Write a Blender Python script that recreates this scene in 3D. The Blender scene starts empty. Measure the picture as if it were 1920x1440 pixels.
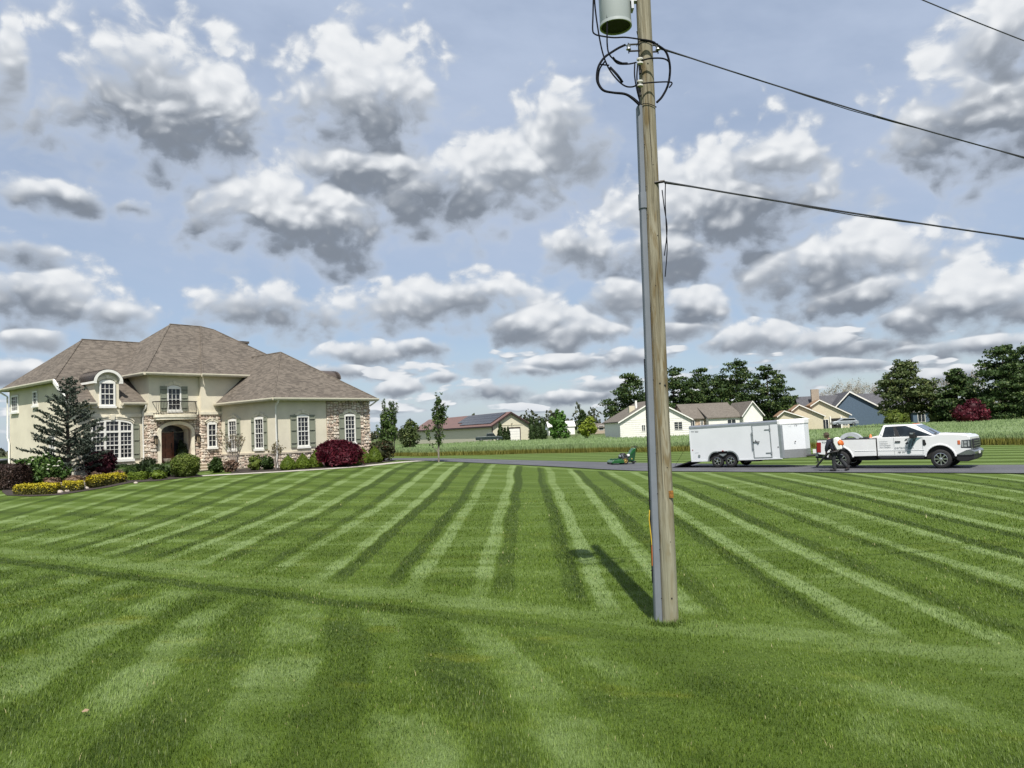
import bpy, bmesh, math, random
import numpy as np
from mathutils import Vector, Matrix, Quaternion
R = math.radians
random.seed(7)
rng = np.random.default_rng(11)
scene = bpy.context.scene
COL = scene.collection

# ------------------------------------------------------------------ camera
cam_d = bpy.data.cameras.new('camera')
cam = bpy.data.objects.new('camera', cam_d)
COL.objects.link(cam)
cam_d.sensor_width = 36.0
cam_d.lens = 36.0 * 1442.0 / 1920.0
cam_d.clip_start = 0.05
cam_d.clip_end = 9000.0
PITCH, ROLL, EYE = math.atan(88 / 1442), 0.043, 2.7
fw = Vector((0, math.cos(PITCH), math.sin(PITCH)))
r0 = Vector((1, 0, 0))
u0 = r0.cross(fw)
cr, cu = r0 * math.cos(ROLL) - u0 * math.sin(ROLL), r0 * math.sin(ROLL) + u0 * math.cos(ROLL)
cam.matrix_world = Matrix(((cr.x, cu.x, -fw.x, 0), (cr.y, cu.y, -fw.y, 0), (cr.z, cu.z, -fw.z, EYE), (0, 0, 0, 1)))
scene.camera = cam

# ------------------------------------------------------------------ render settings
scene.render.engine = 'CYCLES'
vs = scene.view_settings
scene.display_settings.display_device = 'sRGB'
vs.view_transform = 'Standard'
vs.look = 'None'
vs.exposure = 0.33
vs.gamma = 1.0
vs.use_curve_mapping = False
cy = scene.cycles
cy.max_bounces = 6
cy.diffuse_bounces = 2
cy.glossy_bounces = 3
cy.transmission_bounces = 4
cy.transparent_max_bounces = 8
cy.caustics_reflective = False
cy.caustics_refractive = False
cy.sample_clamp_indirect = 4.0

# ------------------------------------------------------------------ sun
SUN_EL, SUN_AZ = R(56.0), R(-3.6)        # shadows run towards azimuth SUN_AZ (0 = +Y, positive to +X)
tosun = Vector((-math.sin(SUN_AZ) * math.cos(SUN_EL), -math.cos(SUN_AZ) * math.cos(SUN_EL), math.sin(SUN_EL)))
sun_d = bpy.data.lights.new('sun', 'SUN')
sun_d.energy = 5.0
sun_d.angle = R(0.55)
sun_d.color = (1.0, 0.955, 0.88)
sun = bpy.data.objects.new('sun', sun_d)
COL.objects.link(sun)
sun.rotation_euler = tosun.to_track_quat('Z', 'Y').to_euler()
sun.location = (0, -20, 60)


# ------------------------------------------------------------------ node expression helper
class X:
    """a shader value that builds Math nodes when it is calculated with"""
    def __init__(s, nt, v):
        s.nt, s.v = nt, v

    def _op(s, op, *a, clamp=False):
        n = s.nt.nodes.new('ShaderNodeMath')
        n.operation = op
        n.use_clamp = clamp
        for i, q in enumerate((s,) + a):
            q = q.v if isinstance(q, X) else q
            if isinstance(q, (int, float)):
                n.inputs[i].default_value = q
            else:
                s.nt.links.new(q, n.inputs[i])
        return X(s.nt, n.outputs[0])

    def __add__(s, o): return s._op('ADD', o)
    __radd__ = __add__
    def __sub__(s, o): return s._op('SUBTRACT', o)
    def __rsub__(s, o): return (s * -1.0) + o
    def __mul__(s, o): return s._op('MULTIPLY', o)
    __rmul__ = __mul__
    def __truediv__(s, o): return s._op('DIVIDE', o)
    def max(s, o): return s._op('MAXIMUM', o)
    def min(s, o): return s._op('MINIMUM', o)
    def abs(s): return s._op('ABSOLUTE')
    def frac(s): return s._op('FRACT')
    def sin(s): return s._op('SINE')
    def pow(s, o): return s._op('POWER', o)
    def gt(s, o): return s._op('GREATER_THAN', o)
    def clamp(s): return s._op('ADD', 0.0, clamp=True)
    def lerp(s, a, b):      # s is the factor
        return (b - a) * s + a if isinstance(a, X) or isinstance(b, X) else s * (b - a) + a

    def smooth(s, a, b, lo=0.0, hi=1.0):
        n = s.nt.nodes.new('ShaderNodeMapRange')
        n.interpolation_type = 'SMOOTHSTEP'
        s.nt.links.new(s.v, n.inputs[0])
        for i, q in enumerate((a, b, lo, hi)):
            n.inputs[i + 1].default_value = q
        return X(s.nt, n.outputs[0])


def combine(nt, x, y, z):
    n = nt.nodes.new('ShaderNodeCombineXYZ')
    for i, q in enumerate((x, y, z)):
        if isinstance(q, X):
            nt.links.new(q.v, n.inputs[i])
        else:
            n.inputs[i].default_value = q
    return n.outputs[0]


def noise(nt, vec, scale, detail=4.0, rough=0.55, dist=0.0, lac=2.0):
    n = nt.nodes.new('ShaderNodeTexNoise')
    n.inputs['Scale'].default_value = scale
    n.inputs['Detail'].default_value = detail
    n.inputs['Roughness'].default_value = rough
    n.inputs['Lacunarity'].default_value = lac
    n.inputs['Distortion'].default_value = dist
    if vec is not None:
        nt.links.new(vec, n.inputs['Vector'])
    return X(nt, n.outputs[0])


def mixc(nt, f, a, b):
    n = nt.nodes.new('ShaderNodeMix')
    n.data_type = 'RGBA'
    for i, q in ((0, f), (6, a), (7, b)):
        if isinstance(q, X):
            q = q.v
        if isinstance(q, (int, float)):
            n.inputs[i].default_value = q
        elif isinstance(q, tuple):
            n.inputs[i].default_value = (*q, 1)
        else:
            nt.links.new(q, n.inputs[i])
    return n.outputs[2]


# ------------------------------------------------------------------ sky: Nishita light blue behind a thin veil and a field of cumulus
CLOUDS = [(-0.414, 0.383, 0.117, 0.076, 1), (-0.425, 0.413, 0.069, 0.049, 0.3), (-0.174, 0.399, 0.096, 0.076, 0.7), (-0.177, 0.334, 0.102, 0.042, 1), (-0.266, 0.278, 0.127, 0.059, 0.9), (-0.081, 0.305, 0.131, 0.052, 0.7), (0.081, 0.363, 0.066, 0.059, 0.3), (0.012, 0.325, 0.083, 0.049, 0.4), (-0.583, 0.404, 0.016, 0.05, 0.1), (-0.532, 0.28, 0.050, 0.017, 0.9), (-0.455, 0.278, 0.034, 0.012, 0.9), (-0.571, 0.214, 0.047, 0.021, 0.7), (-0.561, 0.168, 0.07, 0.038, 0.6), (-0.48, 0.154, 0.04, 0.026, 0.4), (-0.307, 0.16, 0.083, 0.033, 0.5), (-0.072, 0.164, 0.118, 0.038, 0.5), (0.031, 0.136, 0.083, 0.026, 0.6), (-0.184, 0.105, 0.048, 0.015, 0.5), (-0.116, 0.11, 0.041, 0.014, 0.5), (-0.041, 0.087, 0.026, 0.014, 0.2), (-0.145, 0.063, 0.031, 0.012, 0.4), (0.083, 0.123, 0.076, 0.026, 0.5), (0.07, 0.083, 0.066, 0.015, 0.6), (0.29, 0.263, 0.126, 0.08, 0.8), (0.338, 0.307, 0.072, 0.042, 0.3), (0.098, 0.228, 0.052, 0.035, 0.5), (0.221, 0.212, 0.101, 0.038, 0.9), (0.403, 0.179, 0.108, 0.043, 0.6), (0.436, 0.141, 0.082, 0.038, 0.8), (0.15, 0.163, 0.048, 0.031, 0.4), (0.23, 0.141, 0.047, 0.029, 0.8), (0.573, 0.318, 0.093, 0.069, 0.8), (0.593, 0.378, 0.052, 0.062, 0.4), (0.533, 0.118, 0.102, 0.036, 0.6), (0.473, 0.103, 0.068, 0.031, 0.6), (0.306, 0.098, 0.063, 0.019, 0.4), (0.392, 0.091, 0.051, 0.019, 0.5), (0.443, 0.081, 0.069, 0.017, 0.5), (0.471, 0.072, 0.037, 0.011, 0.3), (0.55, 0.071, 0.071, 0.015, 0.6), (0.216, 0.118, 0.054, 0.018, 0.4), (0.153, 0.088, 0.034, 0.015, 0.4), (-0.021, 0.051, 0.062, 0.014, 0.5), (-0.09, 0.07, 0.028, 0.008, 0.3), (0.082, 0.04, 0.076, 0.012, 0.6), (-0.554, 0.122, 0.035, 0.015, 0.2), (-0.218, 0.082, 0.041, 0.011, 0.4), (0.028, 0.074, 0.049, 0.012, 0.4), (0.395, 0.059, 0.083, 0.012, 0.5), (0.543, 0.042, 0.065, 0.011, 0.5), (-0.574, 0.086, 0.052, 0.014, 0.4), (0.117, 0.052, 0.041, 0.01, 0.4)]


def build_world():
    w = bpy.data.worlds.new('World')
    scene.world = w
    w.use_nodes = True
    w.cycles.sampling_method = 'MANUAL'
    w.cycles.sample_map_resolution = 512
    nt = w.node_tree
    nt.nodes.clear()
    out = nt.nodes.new('ShaderNodeOutputWorld')
    bg = nt.nodes.new('ShaderNodeBackground')
    sky = nt.nodes.new('ShaderNodeTexSky')
    sky.sky_type = 'NISHITA'
    sky.sun_disc = False
    sky.sun_elevation = SUN_EL
    sky.sun_rotation = math.pi + SUN_AZ
    sky.air_density = 1.0
    sky.dust_density = 0.6
    sky.ozone_density = 1.5
    tc = nt.nodes.new('ShaderNodeTexCoord')
    sep = nt.nodes.new('ShaderNodeSeparateXYZ')
    nt.links.new(tc.outputs['Generated'], sep.inputs[0])
    x, y, z = (X(nt, sep.outputs[i]) for i in range(3))
    az = x._op('ARCTAN2', y)
    el = z.min(1.0).max(-1.0)._op('ARCSINE')
    # finer structure lower down, where clouds are farther away
    k = 1.0 / 1.0
    p = combine(nt, az, el * 1.25, 0.0)
    n_low = noise(nt, p, 9.0, 3.0, 0.5)
    wob_n = nt.nodes.new('ShaderNodeTexNoise')
    wob_n.inputs['Scale'].default_value = 11.0
    wob_n.inputs['Detail'].default_value = 3.0
    nt.links.new(p, wob_n.inputs['Vector'])
    wob = nt.nodes.new('ShaderNodeSeparateColor')
    nt.links.new(wob_n.outputs['Color'], wob.inputs[0])
    amp = el.smooth(0.02, 0.35, 0.015, 0.062)
    aw = az + (X(nt, wob.outputs[0]) - 0.5) * amp
    ew = el + (X(nt, wob.outputs[1]) - 0.5) * amp * 0.55
    pw = combine(nt, aw, ew, 0.0)
    E = None
    V = None
    D = None
    for (a, e, ra, re, dk) in CLOUDS:
        n1 = nt.nodes.new('ShaderNodeVectorMath')
        n1.operation = 'MULTIPLY_ADD'
        nt.links.new(pw, n1.inputs[0])
        ra, re = ra * 1.27, re * 1.33
        n1.inputs[1].default_value = (1 / ra, 1 / re, 0)
        n1.inputs[2].default_value = (-a / ra, -e / re, 0)
        n2 = nt.nodes.new('ShaderNodeVectorMath')
        n2.operation = 'LENGTH'
        nt.links.new(n1.outputs[0], n2.inputs[0])
        ei = 1.0 - X(nt, n2.outputs['Value'])
        s2 = nt.nodes.new('ShaderNodeSeparateXYZ')
        nt.links.new(n1.outputs[0], s2.inputs[0])
        vi = X(nt, s2.outputs[1])
        if E is None:
            E, V, D = ei, vi, vi * 0.0 + dk
        else:
            g = (ei - E)._op('MULTIPLY_ADD', 4.0, 0.5, clamp=True)
            V = g.lerp(V, vi)
            D = g.lerp(D, dk)
            E = E.max(ei)
    # elsewhere the same kind of clouds carry on
    side = (az.abs() - 0.62).smooth(0.0, 0.2)
    high = el.smooth(0.46, 0.6)
    away = side.max(high)
    nb = noise(nt, combine(nt, az, el * 1.6, 4.0), 5.0, 2.0, 0.5)
    E = E.max((nb - 0.56) * 5.0 * away - (1.0 - away) * 4.0)
    # rows of small far clouds low over the horizon
    nl = noise(nt, combine(nt, aw * 1.0, ew * 3.4, 9.0), 13.0, 3.0, 0.5)
    lowb = el.smooth(0.16, 0.09) * el.smooth(0.0, 0.025)
    nlu = noise(nt, combine(nt, aw * 1.0, ew * 3.4 + 0.03, 9.0), 13.0, 3.0, 0.5)
    El = (nl - 0.495) * 3.4 * lowb - (1.0 - lowb) * 3.0
    gl = (El - E)._op('MULTIPLY_ADD', 4.0, 0.5, clamp=True)
    V = gl.lerp(V, (nl - nlu) * 9.0)
    D = gl.lerp(D, 0.45)
    E = E.max(El)
    def voro(vec, scale, sm=0.8):
        n = nt.nodes.new('ShaderNodeTexVoronoi')
        n.voronoi_dimensions = '2D'
        n.feature = 'SMOOTH_F1'
        n.inputs['Scale'].default_value = scale
        n.inputs['Smoothness'].default_value = sm
        nt.links.new(vec, n.inputs['Vector'])
        return X(nt, n.outputs['Distance'])

    fine = el.smooth(0.03, 0.2, 1.0, 0.45)
    # domain for the billows, warped a little so that no cell edges show
    q1 = noise(nt, combine(nt, aw, ew * 1.3, 1.0), 17.0, 7.0, 0.52)
    q2 = noise(nt, combine(nt, aw, ew * 1.3, 5.0), 40.0, 8.0, 0.62)
    bw = combine(nt, aw + (q1 - 0.5) * 0.014, ew * 1.25 + (q2 - 0.5) * 0.012, 0.0)
    bu = combine(nt, aw - 0.003 + (q1 - 0.5) * 0.014, ew * 1.25 + 0.011 + (q2 - 0.5) * 0.012, 0.0)
    v1, v1u = voro(bw, 22.0), voro(bu, 22.0)
    v2, v2u = voro(bw, 56.0), voro(bu, 56.0)
    bill = (0.42 - v1) * 0.8 + (0.42 - v2) * 0.38
    q3 = noise(nt, combine(nt, aw, ew * 1.2, 8.0), 7.5, 3.0, 0.5)
    fb = (q3 - 0.5) * 1.3 + (q1 - 0.5) * 1.35 + (q2 - 0.5) * (0.45 + fine * 0.45) + bill * 0.85
    dens = E + fb * 1.0 + 0.05
    up = (V + (q3 - 0.5) * 1.5 + (q1 - 0.5) * 0.8).smooth(-0.75, 0.85)
    # ragged thin rims: the upper side is crisper than the base
    soft = dens.smooth(-0.15, 0.85)
    crisp = dens.smooth(-0.04, 0.44)
    alpha = (up.lerp(soft, crisp) * el.smooth(-0.01, 0.03)).clamp()
    core = dens.smooth(0.05, 0.85)
    relief = (v1u - v1) * 1.1 + (v2u - v2) * 0.75 + (q2 - 0.5) * 0.7
    shade = (up * 1.2 - 0.22 + bill * 0.45 + relief * 0.22).smooth(0.0, 1.0)
    dark = core * (1.0 - shade) * (D * 0.55 + 0.45)
    c_white = (0.60, 0.65, 0.72)
    c_grey = (0.235, 0.27, 0.325)
    cl = mixc(nt, (dark * 1.25).clamp(), c_white, c_grey)
    hl = (shade * shade * dens.smooth(0.02, 0.42) * (relief * 0.4 + 0.74)).clamp()
    cl = mixc(nt, (hl * 0.95).clamp(), cl, (0.95, 0.965, 0.98))
    # thin high veil
    veil_n = noise(nt, combine(nt, az + el * 0.6, el * 2.2, 7.0), 3.2, 5.0, 0.6)
    mul = nt.nodes.new('ShaderNodeVectorMath')
    mul.operation = 'SCALE'
    mul.inputs['Scale'].default_value = 0.115
    nt.links.new(sky.outputs[0], mul.inputs[0])
    veil = (veil_n.smooth(0.25, 0.75, 0.62, 1.0) * el.smooth(0.02, 0.22, 0.60, 1.0) * el.smooth(0.5, 1.1, 1.0, 0.45)).clamp()
    lowtint = el.smooth(0.0, 0.30)
    veilc = mixc(nt, lowtint, (0.44, 0.58, 0.80), (0.485, 0.575, 0.745))
    base = mixc(nt, veil, mul.outputs[0], veilc)
    final = mixc(nt, alpha, base, cl)
    # hazy band right at the horizon
    final = mixc(nt, el.smooth(-0.02, 0.045, 0.5, 0.0), final, (0.46, 0.58, 0.74))
    nt.links.new(final, bg.inputs['Color'])
    bg.inputs['Strength'].default_value = 0.76
    nt.links.new(bg.outputs[0], out.inputs['Surface'])


build_world()


# ------------------------------------------------------------------ terrain
def S(t):
    t = np.clip(t, 0, 1)
    return t * t * (3 - 2 * t)


def terrain(x, y):
    d = np.hypot(x + 18, y - 49)
    s = -.54 * (x + .5) - .84 * (y - 11)
    bank = .125 * np.log1p(np.exp(np.clip(s * 1.6, -30, 30))) / 1.6
    return .25 * S((y - 12) / 20) + .9 * S((27 - d) / 19) + .3 * S((y - 100) / 80) + np.minimum(bank, 1.3)


def gz(x, y):
    return float(terrain(x, y))


# frame of the plot: b runs along the house front, a runs away to the left along the drive
BE = R(51)
HB = np.array([math.cos(BE), math.sin(BE)])
HA = np.array([-math.sin(BE), math.cos(BE)])
HO = np.array([-13.561, 44.0])


def hw(b, a):
    p = HO + HB * b + HA * a
    return float(p[0]), float(p[1])


def hloc(x, y):
    d = np.stack([np.asarray(x) - HO[0], np.asarray(y) - HO[1]])
    return HB[0] * d[0] + HB[1] * d[1], HA[0] * d[0] + HA[1] * d[1]


# ------------------------------------------------------------------ object helpers
def link(o, parent=None):
    COL.objects.link(o)
    if parent is not None:
        o.parent = parent
    return o


def tag(o, label=None, cat=None, group=None, kind=None):
    for k, v in (('label', label), ('category', cat), ('group', group), ('kind', kind)):
        if v:
            o[k] = v
    return o


def thing(name, label, cat, loc=(0, 0, 0), rz=0.0, group=None):
    o = bpy.data.objects.new(name, None)
    o.empty_display_size = 0.3
    link(o)
    o.location = loc
    o.rotation_euler = (0, 0, rz)
    return tag(o, label, cat, group)


def copy_tree(o, parent=None):
    c = o.copy()
    COL.objects.link(c)
    c.parent = parent
    for ch in [q for q in bpy.data.objects if q.parent == o]:
        copy_tree(ch, c)
    return c


class MB:
    """collects shapes; build() links them as one mesh object"""
    def __init__(s, M=None):
        s.v, s.f, s.m, s.M = [], [], [], M

    def add(s, verts, faces, mi=0):
        o = len(s.v)
        if s.M is not None:
            verts = [tuple(s.M @ Vector(p)) for p in verts]
        s.v += [tuple(p) for p in verts]
        s.f += [tuple(i + o for i in f) for f in faces]
        s.m += [mi] * len(faces)
        return s

    def box(s, x0, x1, y0, y1, z0, z1, mi=0):
        v = [(x0, y0, z0), (x1, y0, z0), (x1, y1, z0), (x0, y1, z0), (x0, y0, z1), (x1, y0, z1), (x1, y1, z1), (x0, y1, z1)]
        return s.add(v, [(3, 2, 1, 0), (4, 5, 6, 7), (0, 1, 5, 4), (1, 2, 6, 5), (2, 3, 7, 6), (3, 0, 4, 7)], mi)

    def hexa(s, b4, t4, mi=0):
        return s.add(list(b4) + list(t4), [(3, 2, 1, 0), (4, 5, 6, 7), (0, 1, 5, 4), (1, 2, 6, 5), (2, 3, 7, 6), (3, 0, 4, 7)], mi)

    def poly(s, pts, mi=0):
        return s.add(pts, [tuple(range(len(pts)))], mi)

    def prism(s, pts, axis, a0, a1, mi=0):
        """extrude a 2-D polygon along an axis ('x','y','z')"""
        def P(u, w, t):
            return {'x': (t, u, w), 'y': (u, t, w), 'z': (u, w, t)}[axis]
        n = len(pts)
        v = [P(u, w, a0) for u, w in pts] + [P(u, w, a1) for u, w in pts]
        f = [tuple(range(n)), tuple(range(2 * n - 1, n - 1, -1))]
        f += [(i, i + n, (i + 1) % n + n, (i + 1) % n) for i in range(n)]
        return s.add(v, f, mi)

    def tube(s, pts, r, seg=6, mi=0, cap=True):
        pts = [Vector(p) for p in pts]
        n = len(pts)
        rs = r if isinstance(r, (list, tuple)) else [r] * n
        v, f = [], []
        up = None
        for i, p in enumerate(pts):
            d = (pts[min(i + 1, n - 1)] - pts[max(i - 1, 0)])
            d = d.normalized() if d.length > 1e-9 else Vector((0, 0, 1))
            if up is None:
                up = Vector((1, 0, 0)) if abs(d.x) < .9 else Vector((0, 1, 0))
            a = d.cross(up)
            a = a.normalized() if a.length > 1e-6 else d.orthogonal().normalized()
            b = a.cross(d)
            up = b
            up = (up - d * up.dot(d))
            for k in range(seg):
                t = 2 * math.pi * k / seg
                v.append(p + (a * math.cos(t) + b * math.sin(t)) * rs[i])
            up = b
        for i in range(n - 1):
            for k in range(seg):
                k2 = (k + 1) % seg
                f.append((i * seg + k, i * seg + k2, (i + 1) * seg + k2, (i + 1) * seg + k))
        if cap:
            f.append(tuple(range(seg - 1, -1, -1)))
            f.append(tuple(range((n - 1) * seg, n * seg)))
        return s.add(v, f, mi)

    def lathe(s, prof, c, axis='z', seg=24, mi=0, closed=False):
        """prof: list of (radius, height along axis)"""
        v, f = [], []
        n = len(prof)
        for r, h in prof:
            for k in range(seg):
                t = 2 * math.pi * k / seg
                a, b = r * math.cos(t), r * math.sin(t)
                q = {'z': (a, b, h), 'y': (a, h, b), 'x': (h, a, b)}[axis]
                v.append((c[0] + q[0], c[1] + q[1], c[2] + q[2]))
        for i in range(n - (0 if closed else 1)):
            j = (i + 1) % n
            for k in range(seg):
                k2 = (k + 1) % seg
                f.append((i * seg + k, i * seg + k2, j * seg + k2, j * seg + k))
        if not closed:
            if prof[0][0] > 1e-6:
                f.append(tuple(range(seg - 1, -1, -1)))
            if prof[-1][0] > 1e-6:
                f.append(tuple(range((n - 1) * seg, n * seg)))
        return s.add(v, f, mi)

    def ball(s, c, r, seg=10, rings=6, mi=0):
        r = r if isinstance(r, (tuple, list)) else (r, r, r)
        v, f = [], []
        for i in range(rings + 1):
            t = math.pi * i / rings
            for k in range(seg):
                u = 2 * math.pi * k / seg
                v.append((c[0] + r[0] * math.sin(t) * math.cos(u), c[1] + r[1] * math.sin(t) * math.sin(u), c[2] + r[2] * math.cos(t)))
        for i in range(rings):
            for k in range(seg):
                k2 = (k + 1) % seg
                f.append((i * seg + k, (i + 1) * seg + k, (i + 1) * seg + k2, i * seg + k2))
        return s.add(v, f, mi)

    def build(s, name, mats, parent=None, smooth=False, bevel=0.0, loc=None):
        me = bpy.data.meshes.new(name)
        me.from_pydata(s.v, [], s.f)
        mats = mats if isinstance(mats, (list, tuple)) else [mats]
        for m in mats:
            me.materials.append(m)
        if len(mats) > 1:
            me.polygons.foreach_set('material_index', s.m)
        if smooth:
            me.polygons.foreach_set('use_smooth', [True] * len(s.f))
        bm = bmesh.new()
        bm.from_mesh(me)
        bmesh.ops.recalc_face_normals(bm, faces=bm.faces)
        bm.to_mesh(me)
        bm.free()
        if smooth:
            try:
                me.set_sharp_from_angle(angle=R(50))
            except Exception:
                pass
        me.update()
        o = bpy.data.objects.new(name, me)
        link(o, parent)
        if loc:
            o.location = loc
        if bevel:
            b = o.modifiers.new('bevel', 'BEVEL')
            b.width = bevel
            b.segments = 2
            b.limit_method = 'ANGLE'
            b.angle_limit = R(35)
        return o


def np_mesh(name, V, F, mats, parent=None, smooth=False):
    """V: (n,3) array; F: list of arrays of faces with equal corner counts"""
    me = bpy.data.meshes.new(name)
    loops = np.concatenate([f.ravel() for f in F]).astype(np.int32)
    tot = np.concatenate([np.full(len(f), f.shape[1]) for f in F]).astype(np.int32)
    st = np.concatenate([[0], np.cumsum(tot)[:-1]]).astype(np.int32)
    me.vertices.add(len(V))
    me.vertices.foreach_set('co', np.ascontiguousarray(V, dtype=np.float32).ravel())
    me.loops.add(len(loops))
    me.loops.foreach_set('vertex_index', loops)
    me.polygons.add(len(tot))
    me.polygons.foreach_set('loop_start', st)
    me.polygons.foreach_set('loop_total', tot)
    if smooth:
        me.polygons.foreach_set('use_smooth', np.ones(len(tot), dtype=bool))
    me.update(calc_edges=True)
    for m in (mats if isinstance(mats, (list, tuple)) else [mats]):
        me.materials.append(m)
    o = bpy.data.objects.new(name, me)
    return link(o, parent)


# ------------------------------------------------------------------ materials
def newmat(name):
    m = bpy.data.materials.new(name)
    m.use_nodes = True
    nt = m.node_tree
    bs = nt.nodes['Principled BSDF']
    return m, nt, bs


def geo_pos(nt):
    return nt.nodes.new('ShaderNodeNewGeometry').outputs['Position']


def obj_pos(nt):
    return nt.nodes.new('ShaderNodeTexCoord').outputs['Object']


def island(nt):
    return X(nt, nt.nodes.new('ShaderNodeNewGeometry').outputs['Random Per Island'])


def addbump(nt, bs, h, strength=0.3, dist=0.02):
    b = nt.nodes.new('ShaderNodeBump')
    b.inputs['Strength'].default_value = strength
    b.inputs['Distance'].default_value = dist
    nt.links.new(h.v if isinstance(h, X) else h, b.inputs['Height'])
    nt.links.new(b.outputs[0], bs.inputs['Normal'])


def mat(name, col, rough=0.6, metal=0.0, var=0.12, scale=3.0, bump=0.0, bscale=40.0, spec=0.5, coat=0.0):
    m, nt, bs = newmat(name)
    bs.inputs['Roughness'].default_value = rough
    bs.inputs['Metallic'].default_value = metal
    bs.inputs['Specular IOR Level'].default_value = spec
    bs.inputs['Coat Weight'].default_value = coat
    n = noise(nt, obj_pos(nt), scale, 6.0, 0.6)
    f = n.smooth(0.3, 0.7)
    lo = tuple(c * (1 - var) for c in col)
    hi = tuple(min(1.0, c * (1 + var)) for c in col)
    nt.links.new(mixc(nt, f, lo, hi), bs.inputs['Base Color'])
    if bump:
        addbump(nt, bs, noise(nt, obj_pos(nt), bscale, 4.0, 0.6), bump, 0.01)
    return m


def leafmat(name, a, b, c=None, rough=0.55, trans=0.25, cf=0.12):
    """leaf colour differs from leaf to leaf; some light comes through"""
    m, nt, bs = newmat(name)
    r = island(nt)
    n = noise(nt, obj_pos(nt), 1.3, 3.0, 0.5)
    f = (r * 0.65 + n * 0.7 - 0.2).clamp()
    col = mixc(nt, f, a, b)
    if c:
        col = mixc(nt, (r * 7.31).frac().gt(1 - cf), col, c)
    nt.links.new(col, bs.inputs['Base Color'])
    bs.inputs['Roughness'].default_value = rough
    bs.inputs['Specular IOR Level'].default_value = 0.25
    tr = nt.nodes.new('ShaderNodeBsdfTranslucent')
    nt.links.new(col, tr.inputs['Color'])
    mx = nt.nodes.new('ShaderNodeMixShader')
    mx.inputs[0].default_value = trans
    nt.links.new(bs.outputs[0], mx.inputs[1])
    nt.links.new(tr.outputs[0], mx.inputs[2])
    nt.links.new(mx.outputs[0], nt.nodes['Material Output'].inputs['Surface'])
    return m


def bump01(x, c, w):
    """soft bump of half-width w round c on the unit circle, x a fraction"""
    d = ((x - (c - 0.5)).frac() - 0.5).abs()
    return d.smooth(w, w * 0.55)


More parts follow.
